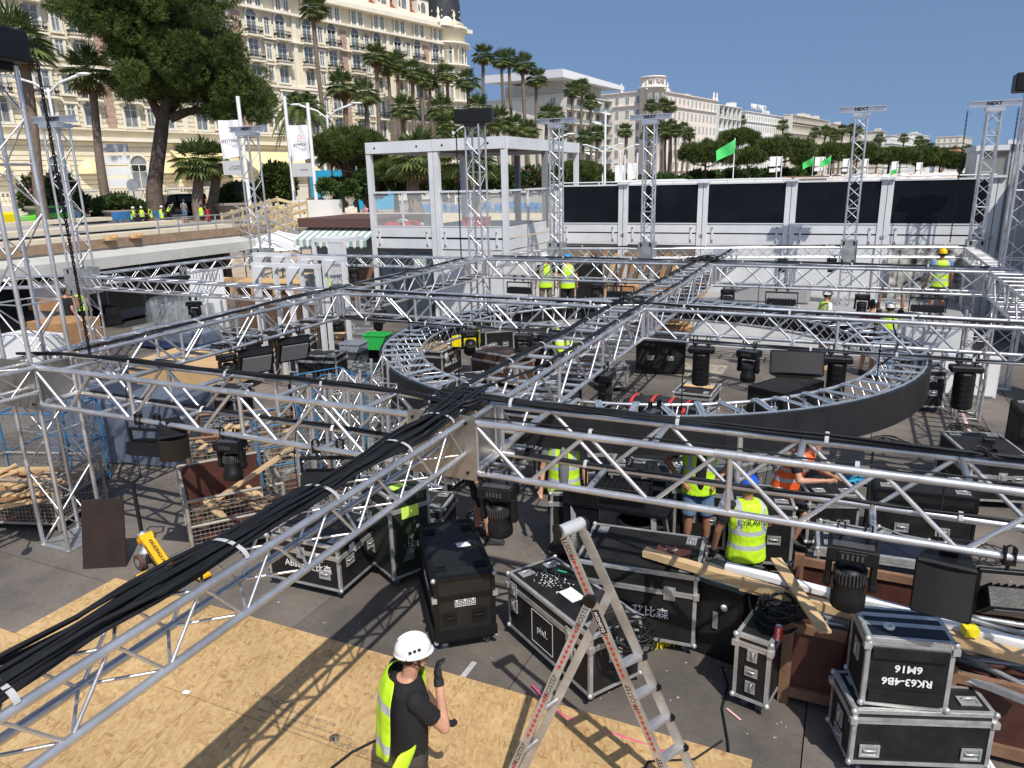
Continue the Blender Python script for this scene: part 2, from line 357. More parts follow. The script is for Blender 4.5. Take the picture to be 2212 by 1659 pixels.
# ================================================================== SETTING
import numpy as np
CD=Vector((.2087,.978,0)); ND=Vector((-.978,.2087,0))
def struct(o): o['kind']='structure'; return o
SAND=mat('beach sand',(.42,.34,.25),.9,0,.8,.15,.3,6)
SEA=mat('sea water',(.03,.1,.14),.15,0,.3,.2,.3,.8)
ASPH=mat('asphalt',(.06,.06,.062),.85,0,1.5,.2,.3,40)
PAVE=mat('promenade paving',(.3,.27,.24),.8,0,.7,.12,.2,10)
m=MB(); m.box((0,0,-1.15),(5000,5000,.3)); struct(m.build('sea',SEA))
m=MB(); E0=Vector((-42,30,0))
a=E0-CD*140; b=E0+CD*900
m.prism([(a.x,a.y),(a.x+170,a.y-36),(a.x+235,a.y+160),(b.x+90,b.y),(b.x,b.y)],-.9,-.45); struct(m.build('beach',SAND))
m=MB(); n1=ND*75; n2=ND*1600
m.prism([(a.x,a.y),(b.x,b.y),(b.x+n2.x,b.y+n2.y),(a.x+n2.x,a.y+n2.y)],-.8,1.8); struct(m.build('promenade',PAVE))
q0=a+ND*26;q1=b+ND*26; m=MB(); m.prism([(q0.x,q0.y),(q1.x,q1.y),(q1.x+ND.x*13,q1.y+ND.y*13),(q0.x+ND.x*13,q0.y+ND.y*13)],1.79,1.804); struct(m.build('road',ASPH))
# deck of dark plywood panels
def deckmat():
    m=bpy.data.materials.new('weathered dark deck plywood'); m.use_nodes=True; t=m.node_tree; b=t.nodes['Principled BSDF']; N=t.nodes.new; L=t.links.new
    g=N('ShaderNodeNewGeometry'); n1=N('ShaderNodeTexNoise'); n1.inputs['Scale'].default_value=.55; n1.inputs['Detail'].default_value=8; n1.inputs['Roughness'].default_value=.65
    n2=N('ShaderNodeTexNoise'); n2.inputs['Scale'].default_value=9; n2.inputs['Detail'].default_value=10; n2.inputs['Roughness'].default_value=.75
    mp=N('ShaderNodeMapping'); mp.inputs['Scale'].default_value=(1,6,1)
    L(g.outputs['Position'],n1.inputs['Vector']); L(g.outputs['Position'],mp.inputs['Vector']); L(mp.outputs[0],n2.inputs['Vector'])
    r=N('ShaderNodeValToRGB'); r.color_ramp.elements[0].position=.32; r.color_ramp.elements[0].color=(.06,.056,.053,1); r.color_ramp.elements[1].position=.68; r.color_ramp.elements[1].color=(.19,.165,.14,1)
    L(n1.outputs[0],r.inputs[0])
    oi=N('ShaderNodeObjectInfo'); mr=N('ShaderNodeMapRange'); mr.inputs[3].default_value=.82; mr.inputs[4].default_value=1.18; L(oi.outputs['Random'],mr.inputs[0])
    mx=N('ShaderNodeMix'); mx.data_type='RGBA'; mx.blend_type='MULTIPLY'; mx.inputs[0].default_value=1; L(r.outputs[0],mx.inputs[6])
    cr=N('ShaderNodeValToRGB'); cr.color_ramp.elements[0].position=.3; cr.color_ramp.elements[0].color=(.75,.75,.75,1); cr.color_ramp.elements[1].position=.75; cr.color_ramp.elements[1].color=(1.35,1.3,1.25,1); L(n2.outputs[0],cr.inputs[0]); L(cr.outputs[0],mx.inputs[7])
    m2=N('ShaderNodeMix'); m2.data_type='RGBA'; m2.blend_type='MULTIPLY'; m2.inputs[0].default_value=1; L(mx.outputs[2],m2.inputs[6]); L(mr.outputs[0],m2.inputs[7])
    # sawdust and scuffs
    n3=N('ShaderNodeTexNoise'); n3.inputs['Scale'].default_value=1.7; n3.inputs['Detail'].default_value=12; n3.inputs['Roughness'].default_value=.8; L(g.outputs['Position'],n3.inputs['Vector'])
    r3=N('ShaderNodeValToRGB'); r3.color_ramp.elements[0].position=.61; r3.color_ramp.elements[0].color=(0,0,0,1); r3.color_ramp.elements[1].position=.74; r3.color_ramp.elements[1].color=(.55,.55,.55,1); L(n3.outputs[0],r3.inputs[0])
    m3=N('ShaderNodeMix'); m3.data_type='RGBA'; L(r3.outputs[0],m3.inputs[0]); L(m2.outputs[2],m3.inputs[6]); m3.inputs[7].default_value=(.3,.26,.2,1)
    L(m3.outputs[2],b.inputs['Base Color']); b.inputs['Roughness'].default_value=.75
    bp=N('ShaderNodeBump'); bp.inputs['Strength'].default_value=.25; bp.inputs['Distance'].default_value=.01; L(n2.outputs[0],bp.inputs['Height']); L(bp.outputs[0],b.inputs['Normal'])
    return m
DECK=deckmat()
m=MB(); m.box((-8,11.5,-.07),(30,31,.1)); m.box((-8,11.5,-.29),(29,30,.32)); dk=m.build('deck',mat('deck underframe',(.02,.02,.02),.9)); struct(dk)
for i in range(12):
    for j in range(13):
        x=-22.5+2.5*i+1.25; y=-3+j*2.3
        if y<-2 and x<-12: continue
        link('deck_panel',boxmesh(DECK),dk,Matrix.Translation((x+(.6 if j%2 else 0),y,-.011+random.uniform(-.0015,.0015)))@Matrix.Diagonal((2.488,2.288,.018,1)))
# worn white painted patch and floor tape
m=MB(); m.box((-3.3,17.3,.0025),(1.6,1.3,.003)); m.build('worn_floor_paint',mat('worn cream floor paint',(.42,.38,.28),.8,0,5,.5,col2=(.12,.11,.1)),dk)
# OSB boards
def osb():
    m=bpy.data.materials.new('oriented strand board'); m.use_nodes=True; t=m.node_tree; b=t.nodes['Principled BSDF']; N=t.nodes.new; L=t.links.new
    g=N('ShaderNodeNewGeometry'); cols=[]
    prev=None
    for k,(rot,sc,ln) in enumerate(((.2,34,3.5),(1.35,30,3),(2.3,38,3.8),(.85,42,4),(1.8,34,3.2),(2.8,48,4))):
        mp=N('ShaderNodeMapping'); mp.inputs['Rotation'].default_value=(0,0,rot); mq=N('ShaderNodeMapping'); mq.inputs['Scale'].default_value=(1,1/ln,1)
        nz=N('ShaderNodeTexNoise'); nz.inputs['Scale'].default_value=3; nz.inputs['Detail'].default_value=2
        av=N('ShaderNodeVectorMath'); av.operation='MULTIPLY_ADD'; L(nz.outputs['Color'],av.inputs[0]); av.inputs[1].default_value=(.05,.05,0); L(g.outputs['Position'],av.inputs[2])
        L(g.outputs['Position'],nz.inputs['Vector']); L(av.outputs[0],mp.inputs['Vector']); L(mp.outputs[0],mq.inputs['Vector'])
        v=N('ShaderNodeTexVoronoi'); v.inputs['Scale'].default_value=sc; v.inputs['Randomness'].default_value=1; L(mq.outputs[0],v.inputs['Vector'])
        sp=N('ShaderNodeSeparateColor'); L(v.outputs['Color'],sp.inputs[0])
        r=N('ShaderNodeValToRGB'); e=r.color_ramp.elements; e[0].position=0; e[0].color=(.36,.21,.095,1); e[1].position=1; e[1].color=(.57,.4,.2,1)
        e2=r.color_ramp.elements.new(.12); e2.color=(.44,.28,.13,1); e3=r.color_ramp.elements.new(.5); e3.color=(.5,.335,.16,1)
        L(sp.outputs[0],r.inputs[0])
        if prev is None: prev=r.outputs[0]
        else:
            mx=N('ShaderNodeMix'); mx.data_type='RGBA'; gt=N('ShaderNodeMath'); gt.operation='GREATER_THAN'; gt.inputs[1].default_value=.6; L(sp.outputs[1],gt.inputs[0]); L(gt.outputs[0],mx.inputs[0]); L(prev,mx.inputs[6]); L(r.outputs[0],mx.inputs[7]); prev=mx.outputs[2]
    n=N('ShaderNodeTexNoise'); n.inputs['Scale'].default_value=1.1; n.inputs['Detail'].default_value=5; L(g.outputs['Position'],n.inputs['Vector'])
    r=N('ShaderNodeValToRGB'); r.color_ramp.elements[0].position=.3; r.color_ramp.elements[0].color=(.78,.76,.72,1); r.color_ramp.elements[1].position=.7; r.color_ramp.elements[1].color=(1.08,1.08,1.08,1); L(n.outputs[0],r.inputs[0])
    mx=N('ShaderNodeMix'); mx.data_type='RGBA'; mx.blend_type='MULTIPLY'; mx.inputs[0].default_value=1; L(prev,mx.inputs[6]); L(r.outputs[0],mx.inputs[7])
    L(mx.outputs[2],b.inputs['Base Color']); b.inputs['Roughness'].default_value=.6; b.inputs['Specular IOR Level'].default_value=.3
    bw=N('ShaderNodeRGBToBW'); L(prev,bw.inputs[0]); bp=N('ShaderNodeBump'); bp.inputs['Strength'].default_value=.25; bp.inputs['Distance'].default_value=.004; L(bw.outputs[0],bp.inputs['Height']); L(bp.outputs[0],b.inputs['Normal'])
    return m
OSB=osb()
of=bpy.data.objects.new('osb_floor',None); COL.objects.link(of); struct(of)
for r_,(y1,xs) in enumerate(((5.14,(-7.65,-5.4,-2.9,-.35)),(3.935,(-9.9,-7.45,-5.0,-2.55,-.1)),(2.73,(-8.7,-6.2,-3.75,-1.3,1.1)),(1.52,(-7.4,-5.0,-2.5,-.05)),(.31,(-6,-3.6,-1.1,.4)))):
    for i in range(len(xs)-1):
        link('board',boxmesh(OSB),of,Matrix.Translation(((xs[i]+xs[i+1])/2,y1-.6,.0115+random.uniform(0,.0025)))@Matrix.Diagonal((xs[i+1]-xs[i]-.006,1.197,.018,1)))
# prints on the OSB
gx=G(608,1500,.024); tx=Vector((1,0,0)); ty=Vector((0,1,0))
for s,px,py,sz in (('SterlingOSB',588,1512,.09),('THE ORIGINAL AND BEST OSB',655,1545,.05),('STERLING OSB/3 EN300 EN13986 USE IN LOAD BEARING DRY STRUCTURAL',655,1563,.03),('THICKNESS 18.0 FLOORING ROOFING 18.00 18MM',628,1570,.03),('Norbord',752,1612,.1)):
    p=G(px,py,.0235); text(s,mat('grey board stamp',(.16,.13,.1),.8),of,Matrix.Translation(p)@R3(0,0,.02),sz)
p=G(722,1594,.0235); m=MB(); m.lathe((0,0,0),[(0,0),(.045,0),(.045,.001),(0,.001)],16); m.build('round_stamp',mat('grey board stamp',(0,0,0)),of,mtx=Matrix.Translation(p))
p=G(402,1495,.0235); boxo('paper_label',p,(.07,.05,.001),WHITEP,of,.2)
# ------------------------------------------------------------------ raised white stage at the back
st=bpy.data.objects.new('low_stage',None); COL.objects.link(st); struct(st)
m=MB(); m.b2((-5.2,19.8,0),(2.75,24.2,.84)); m.build('stage_body',WHITE,st,bev=.01)
STG=mat('grey stage top',(.3,.3,.3),.6,0,1,.06)
for i in range(4): boxo('top_panel',(-5.2+1.0+1.99*i,22.0,.85),(1.97,4.4,.014),STG,st)
for i in range(4): boxo('front_panel',(-5.2+1.0+1.99*i,19.79,.44),(1.97,.012,.78),WHITE,st)
m=MB(); m.b2((-9.3,18.9,0),(-5.25,24.2,.5)); m.build('low_platform',mat('grey board',(.3,.29,.27),.7,0,2,.2),st)
# ------------------------------------------------------------------ white container wall with dark panels
DPAN=mat('glossy dark wall panel',(.006,.007,.011),.3,0,1.2,.5,.05,3,spec=.25)
wall=thing('container_wall','long white container wall with dark panels and bolted posts behind the stage','wall',(0,24.5,0))
def brk(par,x,z,y=-.045):
    b=boxo('bracket',(x,y,z),(.07,.02,.46),WHITE,par)
    for dz in(-.19,.19): rod('bolt',(x,y-.01,z+dz),(x,y-.03,z+dz),.025,STEEL,par,8)
posts=[-9.42,-7.08,-4.47,-1.84,.76,3.45]
for i in range(5):
    x0,x1=posts[i]+.14,posts[i+1]-.14; xc=(x0+x1)/2; L=x1-x0
    boxo('dark_panel',(xc,.02,3.6),(L,.05,1.2),DPAN,wall)
    boxo('ledge',(xc,0,2.985),(L,.09,.03),WHITE,wall)
    boxo('upper_board',(xc,.01,2.83),(L,.07,.27),WHITE,wall); boxo('lower_board',(xc,.01,2.5),(L,.07,.3),WHITE,wall)
    boxo('joint',(xc,.04,2.67),(L,.04,.06),BLK_M,wall)
    boxo('wall_sheet',(xc,.03,1.2),(L,.06,2.24),WHITE if i>1 else mat('store opening shade brown',(.16,.14,.12),.8,0,1.5,.4),wall); boxo('floor_beam',(xc,.02,2.32),(L,.09,.05),WHITE,wall)  # first two bays: shade of the open store painted into the sheet colour
    for x in (x0+.2,x1-.2): brk(wall,x,2.66)
    boxo('top_rail',(xc,.02,4.225),(L,.1,.05),WHITE,wall); rod('hand_rail',(x0-.1,.1,4.32),(x1+.1,.1,4.32),.02,WHITE,wall)
for x in posts:
    for dx in(-.085,.085): boxo('post',(x+dx,0,2.12),(.155,.12,4.24),WHITE,wall)
    boxo('lock_box',(x,-.07,2.62),(.1,.04,.08),ALU_D,wall); boxo('post_groove',(x,-.055,2.1),(.012,.02,4.1),BLK_M,wall); boxo('post_cap',(x,0,4.27),(.36,.3,.06),WHITE,wall)
boxo('roof_deck',(-3,2.6,2.95),(13,5,.06),mat('grey deck',(.3,.3,.3),.8),wall)
# side glazed rail behind on the roof left
r_=thing('glass_railing','white railing with glass panes on the roof beyond the black panels','railing',(-6.5,29.3,2.98))
for i in range(8):
    boxo('post',(i*1.0-3,0,.65),(.06,.06,1.3),WHITE,r_)
    if i<7: boxo('pane',(i*1.0-2.5,0,.62),(.9,.012,.9),GLASSC,r_); boxo('bar',(i-2.5,0,1.1),(.94,.04,.05),WHITE,r_); boxo('bar',(i-2.5,0,.15),(.94,.04,.04),WHITE,r_)
# ------------------------------------------------------------------ cabin
cb=thing('glazed_cabin','white two storey container cabin with open roof frame and glass balustrade','cabin',(-14.4,20.5,0))
CX=[0,2.45,4.9]
def cbx(n,p,q,mt=WHITE): 
    return boxo(n,[(p[i]+q[i])/2 for i in range(3)],[abs(q[i]-p[i]) for i in range(3)],mt,cb)
for x in (0.07,2.36,2.54,4.83): cbx('post',(x-.08,-.06,0),(x+.08,.1,5.36))
cbx('post',(4.75,6.2,0),(4.91,6.36,5.36)); cbx('post',(2.35,6.2,2.9),(2.55,6.36,5.36),mat('grey frame',(.2,.21,.22),.5)); cbx('post',(0,6.2,2.9),(.16,6.36,5.36)); cbx('post',(4.75,3.1,2.9),(4.91,3.3,5.36),mat('grey frame',(0,0,0)))
for i in range(2):
    cbx('roof_beam',(CX[i]+.0,-.08,5.37),(CX[i+1]-.012,.12,5.71)); 
    for x in (.35,1.9): rod('hole',(CX[i]+x,-.075,5.53),(CX[i]+x,-.085,5.53),.035,BLK_M,cb,10)
    cbx('front_board',(CX[i]+.16,-.03,2.78),(CX[i+1]-.18,.05,3.1)); cbx('front_board',(CX[i]+.16,-.03,2.42),(CX[i+1]-.18,.05,2.72)); cbx('joint',(CX[i]+.16,-.01,2.72),(CX[i+1]-.18,.03,2.78),BLK_M)
    for x in (.35,2.15): brk(cb,CX[i]+x-.05,2.75)
    cbx('pane',(CX[i]+.2,0,3.14),(CX[i]+1.2,.012,4.13),GLASSC); cbx('pane',(CX[i]+1.24,0,3.14),(CX[i+1]-.2,.012,4.13),GLASSC)
    cbx('rail',(CX[i]+.16,-.03,4.14),(CX[i+1]-.18,.04,4.2)); cbx('baluster',(CX[i]+1.2,-.02,3.1),(CX[i]+1.24,.03,4.14)); cbx('rail',(CX[i]+.16,-.04,3.1),(CX[i+1]-.18,.04,3.13))
cbx('roof_beam',(4.7,.13,5.37),(4.92,6.4,5.71)); cbx('roof_beam',(0,.13,5.37),(.2,6.4,5.7)); cbx('roof_beam',(0.2,6.2,5.37),(4.69,6.4,5.7)); cbx('roof_sheet',(0.21,.13,5.5),(4.69,6.19,5.56),mat('dark roof underside',(.03,.03,.03),.8)); cbx('roof_top',(0.21,.13,5.57),(4.69,6.19,5.6))
for z0,z1 in((2.78,3.1),(2.42,2.72)): cbx('side_board',(4.83,.11,z0),(4.9,4.2,z1))
cbx('rail',(4.85,.13,4.14),(4.9,4.2,4.2)); cbx('baluster',(4.85,1.6,3.1),(4.9,1.65,4.14)); cbx('pane',(4.87,.15,3.14),(4.88,1.58,4.13),GLASSC); cbx('pane',(4.87,1.68,3.14),(4.88,4.1,4.13),GLASSC); cbx('baluster',(4.84,4.1,3.1),(4.91,4.2,4.3))
cbx('floor',(0.17,.06,2.86),(4.8,6.2,2.95),mat('grey deck',(.3,.3,.3)))
cbx('rear_rail',(.2,6.25,3.9),(4.7,6.3,3.98),mat('grey frame',(0,0,0)))
DG=mat('dark anodised frame',(.035,.037,.042),.4)
cbx('lower_front',(2.62,-.02,0),(4.74,.05,2.38)); cbx('door_frame',(.17,-.02,2.28),(2.27,.04,2.4),DG)
for x in (.17,.7,1.2,1.3,2.2): cbx('door_frame',(x,-.02,0),(x+.07,.04,2.28),DG)
cbx('window_pane',(.25,.0,.1),(.68,.012,2.26),GLASS); cbx('window_pane',(.78,.0,.1),(1.18,.012,2.26),GLASS); cbx('window_pane',(1.38,.0,.1),(2.18,.012,2.26),GLASS)
cbx('side_wall',(4.8,.11,0),(4.88,4.2,2.38)); cbx('interior_wall',(.1,1.6,0),(2.5,1.7,2.3),mat('grey board',(.3,.29,.27)))
cbx('notice_plate',(1.55,-.035,1.75),(2.0,-.022,2.1),mat('green grey slats',(.4,.45,.4),.6))
# things on the cabin's deck
def item_box(name,label,cat,c,d,mt,rz=0,group=None):
    m=MB(); m.box((0,0,d[2]/2),d); o=m.build(name,mt,bev=min(d)*.12); o.location=c; o.rotation_euler=(0,0,rz); return setp(o,label,cat,group)
def crate(label,c,d,mt,rz=0,name='plastic_crate'):
    t=thing(name,label,'crate',c,rz); w_=.02
    m=MB()
    for s in(-1,1): m.box((s*(d[0]/2-w_/2),0,d[2]/2),(w_,d[1],d[2])); m.box((0,s*(d[1]/2-w_/2),d[2]/2),(d[0]-2*w_,w_,d[2]))
    m.box((0,0,.01),(d[0]-.04,d[1]-.04,.02)); m.build('body',mt,t)
    m=MB()
    for s in(-1,1): m.box((s*(d[0]/2+.008),0,d[2]-.02),(.02,d[1]+.03,.035)); m.box((0,s*(d[1]/2+.008),d[2]-.02),(d[0]+.03,.02,.035))
    for k in range(5):
        x=-d[0]/2+.05+k*(d[0]-.1)/4
        m.box((x,-d[1]/2-.006,d[2]/2),(.015,.014,d[2]-.06)); 
    m.build('rim',mt,t); return t
crate('red crate behind the cabin glass, right of the middle post',(-10.9,21.2,2.95),(.75,.5,.42),RED)
m=MB(); 
for k in range(7): m.ell((random.uniform(-.4,.4),random.uniform(-.15,.15),.12),(.25,.2,.18))
o=m.build('folded_tarp',[mat('red tarp',(.35,.02,.03),.6)]); o.location=(-13.6,21.1,2.95); setp(o,'red and white crumpled tarp behind the left cabin glass','tarp')
m=MB(); m.ell((0,0,.2),(.28,.16,.17)); o2=m.build('white_flap',WHITEP,o)
item_box('folding_chair_stack','pale green folding chair standing behind the left cabin glass','chair',(-12.8,21.5,2.95),(.45,.1,.5),mat('pale green paint',(.45,.5,.42),.5))
# ================================================================== HOTEL
CREAM=mat('cream stucco',(.73,.66,.5),.75,0,.5,.1,.1,3)
CREAM2=mat('pale cream cornice stone',(.78,.72,.59),.7,0,.6,.08)
PINK=mat('pinkish brick quoins',(.42,.29,.23),.85,0,1.5,.2)
IRON=mat('black wrought iron',(.03,.03,.035),.5)
WING=mat('window glass dark blue',(.09,.11,.13),.12,0,.9,.6,spec=.9,col2=(.3,.31,.3))
WFR=mat('white window frame',(.66,.66,.6),.5)
SLATE=mat('dark slate dome',(.035,.037,.042),.45,0,1,.3)
REDR=mat('red mansard tiles',(.2,.06,.035),.8,0,2,.3)
H0=Vector((-78.1,52.0,0)); HZ0=1.8
HR=math.atan2(CD.y,CD.x)             # local x along the facade, local y into the hotel, z up
hotel=thing('grand_hotel','long cream grand hotel with balconies, quoins and black dome behind the palms','hotel',(H0.x,H0.y,HZ0),HR)
HL=71.0; ST=-34.0
def hb(n,x0,x1,y0,y1,z0,z1,mt,par=hotel,lab=None):
    return boxo(n,((x0+x1)/2,(y0+y1)/2,(z0+z1)/2),(x1-x0,y1-y0,z1-z0),mt,par,0,lab)
hb('wall',ST,HL,.25,18,0,27.2,CREAM)
# rusticated courses, ground floor to balustrade
k=0; z=1.2
while z<15.2:
    if not(7.3<z<8.9): hb('course',ST,HL,.14,.249,z,z+.42,CREAM)
    z+=.5; k+=1
hb('cornice',ST,HL+.4,-.5,.3,7.75,8.15,CREAM2); hb('cornice',ST,HL,-.2,.3,8.9,9.1,CREAM2); hb('cornice',ST,HL,-.25,.28,15.1,15.4,CREAM2)
hb('cornice',ST,HL+.4,-.55,.28,24.2,24.5,CREAM2); hb('cornice',ST,HL+.6,-1.0,.4,26.6,27.2,CREAM2); hb('cornice',ST,HL+.2,-.35,.29,20.9,21.05,CREAM2)
hb('attic_wall',ST,HL-3,.6,17,27.2,28.3,CREAM2); 
m=MB(); 
for x0,x1 in ((ST,62),): m.add([(x0,1.0,28.3),(x1,1.0,28.3),(x1,3.4,31),(x0,3.4,31),(x0,15,28.3),(x1,15,28.3),(x1,13,31),(x0,13,31)],[(0,1,2,3),(5,4,7,6),(3,2,6,7),(1,5,6,2),(4,0,3,7)])
m.build('mansard_roof',REDR,hotel)
# windows
def arch(m,w,h,n=8,y=0,t=.08,out=.0):
    pass
def winmesh(w,h,arched,frame=.09):
    m=MB(); mats=[WFR,WING,CREAM2]
    m.m=1; m.box((0,.02,h/2),(w,.03,h)); 
    if arched: m.cyl((0,.005,h),(0,.035,h),w/2,n=16)
    m.m=0
    for s in(-1,1): m.box((s*(w/2-frame/2),-.02,h/2),(frame,.06,h))
    m.box((0,-.02,h/2),(frame*.9,.06,h)); m.box((0,-.02,frame/2),(w,.06,frame)); m.box((0,-.02,h*.72),(w,.05,frame*.7)); m.box((0,-.02,h-.04),(w,.05,frame))
    m.m=2; m.box((0,-.12,-.1),(w+.5,.28,.16))
    for s in(-1,1): m.box((s*(w/2+.12),-.06,h/2),(.22,.12,h+.1))
    if arched:
        n=9
        for i in range(n):
            a=PI*(i+.5)/n; c=(w/2+.12)
            m.box((c*math.cos(a),-.06,h+c*math.sin(a)),(.24,.14,.3),Matrix.Rotation(-a,3,'Y'))
    else: m.box((0,-.1,h+.16),(w+.7,.26,.2))
    return m.mesh('window',mats)
def balcmesh(w):
    m=MB(); m.m=1; m.box((0,-.45,-.1),(w,.9,.18)); 
    for s in(-.35,.35): m.box((s*w,-.3,-.3),(.25,.5,.35))
    m.m=0; m.box((0,-.86,.95),(w-.1,.05,.05)); m.box((0,-.86,.1),(w-.1,.04,.05))
    n=int(w/.16)
    for i in range(n+1):
        x=-w/2+.08+i*(w-.16)/n; m.box((x,-.86,.5),(.04,.03,.9))
    for i in range(int(w/.4)): m.box((-w/2+.25+i*.4,-.87,.5),(.24,.03,.24),Matrix.Rotation(.78,3,'Y'))
    for s in(-1,1):
        m.box((s*(w/2-.07),-.45,.95),(.05,.85,.05)); m.box((s*(w/2-.07),-.45,.5),(.03,.85,.3))
    return m.mesh('balcony',[IRON,CREAM2])
W1=winmesh(1.5,2.6,False);W1a=winmesh(1.5,2.3,True);W2=winmesh(.85,1.9,False);W2a=winmesh(.85,1.7,True);BAL=balcmesh(2.3);W3=winmesh(1.9,3,True)
def place(me,n,x,z,par=hotel,y=None):
    y=(.02 if z<15.3 else .14) if y is None else y
    return link(n,me,par,Matrix.Translation((x,y,z)))
rows=[(9.5,0,0),(11.9,0,1),(16.1,1,0),(18.2+.4,1,1),(21.5,2,1)]
bx=ST+1.5; i=0; shutter=mat('cream shutters',(.5,.42,.28),.7)
while bx<HL-1:
    for z,arc,bal in ((9.3,0,0),(12.05,0,1),(15.7,0,0),(18.2,0,1),(21.2,1,1)):
        place(W1a if arc else W1,'window',bx,z if z!=15.7 else 15.75)
        if bal: place(BAL,'balcony',bx,z-.05)
    if i%2==0:
        for z,arc in ((9.5,0),(12.4,0),(15.9,0),(18.5,0),(21.5,1)): place(W2a if arc else W2,'narrow_window',bx+2.3,z)
    elif i%4==1: 
        for zz in range(26): hb('quoin',bx+1.65-(.12 if zz%2 else 0),bx+2.65+(.12 if zz%2 else 0),.1,.138,9.2+zz*.56,9.2+zz*.56+.53,PINK)
    else:
        hb('pilaster',bx+1.9,bx+2.5,-.02,.13,9.1,24.2,CREAM2)
    place(W2,'top_window',bx,24.62,y=.1); place(W2,'top_window',bx+1.25,24.62,y=.1)
    # ground floor arches
    if i%2==0:
        place(W3,'ground_window',bx,2.3,y=.0)
        m=MB(); m.lathe((0,0,0),[(1.15,-.1),(1.05,.0),(.55,.75),(.05,1.05)],12)
    i+=1; bx+=4.35
# striped round awnings and terrace
AW=bpy.data.materials.new('cream striped canvas'); AW.use_nodes=True
_t=AW.node_tree; _w=_t.nodes.new('ShaderNodeTexWave'); _w.inputs['Scale'].default_value=3.2; _g=_t.nodes.new('ShaderNodeTexCoord'); _r=_t.nodes.new('ShaderNodeValToRGB'); _r.color_ramp.interpolation='CONSTANT'; _r.color_ramp.elements[0].color=(.75,.55,.2,1); _r.color_ramp.elements[1].color=(.8,.72,.5,1); _r.color_ramp.elements[1].position=.5
_t.links.new(_g.outputs['Object'],_w.inputs['Vector']); _t.links.new(_w.outputs[0],_r.inputs[0]); _t.links.new(_r.outputs[0],_t.nodes['Principled BSDF'].inputs['Base Color'])
mdome=MB(); mdome.ell((0,0,0),(1.35,1.1,1.5),16,6,z0=0); dm=mdome.mesh('awning',AW)
for x in (-30,-21.5,-12.8,-4,5,13.5): link('awning',dm,hotel,Matrix.Translation((x+ .6,.05,4.3)))
for x0,x1 in ((15,22),(24,34),(44,52)):
    m=MB(); m.add([(x0,0,6.9),(x1,0,6.9),(x1,-4.2,4.4),(x0,-4.2,4.4),(x0,-4.25,3.9),(x1,-4.25,3.9)],[(0,1,2,3),(3,2,5,4)]); m.build('slanted_awning',AW,hotel)
text('R',CREAM2,hotel,face_mtx((18.2,-.12,3.9),(1,0,0),(0,0,1)),.7,th=.02)
terr=thing('terrace_wall','cream terrace wall with stone balustrade in front of the grand hotel','wall',(H0.x-ND.x*7.5,H0.y-ND.y*7.5,HZ0),HR)
hb('base',ST,HL+10,0,7.2,0,1.35,CREAM2,terr); hb('top_rail',ST,HL+10,-.05,.4,2.45,2.65,CREAM2,terr)
mb_=MB(); mb_.lathe((0,.18,1.36),[(.13,0),(.06,.12),(.13,.4),(.05,.75),(.13,1.08)],6); BM=mb_.mesh('baluster',CREAM2); nb=0
x=ST
while x<HL+8:
    hb('pier',x,x+1.3,0,.38,1.35,2.45,CREAM2,terr)
    if x>-14 and nb<290:
        for q in range(8): link('baluster',BM,terr,Matrix.Translation((x+1.6+q*.36,0,0))); nb+=1
    x+=4.4
# dome, end pavilion, dormers
def dome(x,y,r,z,par):
    m=MB(); m.lathe((x,y,z),[(r*1.18,-1.5),(r*1.18,0),(r*1.05,.0),(r*1.08,1),(r*1.04,3.2),(r*.92,5.4),(r*.7,7.4),(r*.4,8.8),(r*.1,9.5),(.02,11)],20); m.build('dome',SLATE,par)
    m=MB()
    for a in range(10):
        for k_ in range(7):
            zz=1+k_*.9; rr=r*(1.07-.035*k_)
            m.box((x+rr*math.cos(a*.628),y+rr*math.sin(a*.628),z+zz),(.18,.18,.25))
    m.build('dome_ornament',CREAM2,par)['kind']='stuff'
m=MB(); m.lathe((HL-3.2,2.6,0),[(3.9,0),(3.9,26.6),(4.4,26.8),(4.4,27.3),(3.7,27.3),(3.6,27.6),(3.9,27.8),(3.2,28.2)],16); m.build('corner_tower',CREAM,hotel)
for z in (9.3,12.05,15.7,18.2,21.2):
    for a in (-2.2,-1.5,-.75): link('window',W1a if z>20 else W1,hotel,Matrix.Translation((HL-3.2+3.82*math.cos(a),2.6+3.82*math.sin(a),z))@R3(0,0,a+PI/2))
for z in (15.2,20.9,24.3):
    m=MB(); m.lathe((HL-3.2,2.6,z),[(3.8,0),(4.7,.2),(4.7,.45),(3.8,.5)],16); m.build('cornice',CREAM2,hotel)
m=MB(); m.ell((HL-6.0,-1.2,26.9),(1.6,.5,1.5),14,5,z0=0); m.build('round_pediment',CREAM2,hotel)
for s in (0,1.3): 
    m=MB(); m.lathe((HL-8+s*3,-1,27.2),[(.25,0),(.3,.8),(.1,1.2),(.25,1.7),(.02,2.4)],8); m.build('finial',CREAM2,hotel)
dome(HL-2.6,2.6,2.7,27.9,hotel)
for i in range(22):
    x=8+i*4.35-12
    if x>62: break
    m=MB(); m.m=0; m.box((x,1.2,29.4),(2.6,1.2,2.2)); m.m=1; m.cyl((x,.56,29.6),(x,.62,29.6),.5,n=12); m.box((x,.58,29.1),(.98,.06,1.0)); m.box((x-.95,.58,29.2),(.35,.05,.9)); m.m=2; m.box((x,1.2,30.6),(2.9,1.5,.16)); m.build('dormer',[CREAM2,WING,SLATE],hotel)
m=MB(); m.lathe((22,-.3,29.4),[(0,0),(1.7,0),(1.7,.3),(0,.3)],20,axis=(0,-1,0)); m.box((22,0,29.4),(5,.6,5.2)); m.build('round_pediment',CREAM2,hotel)
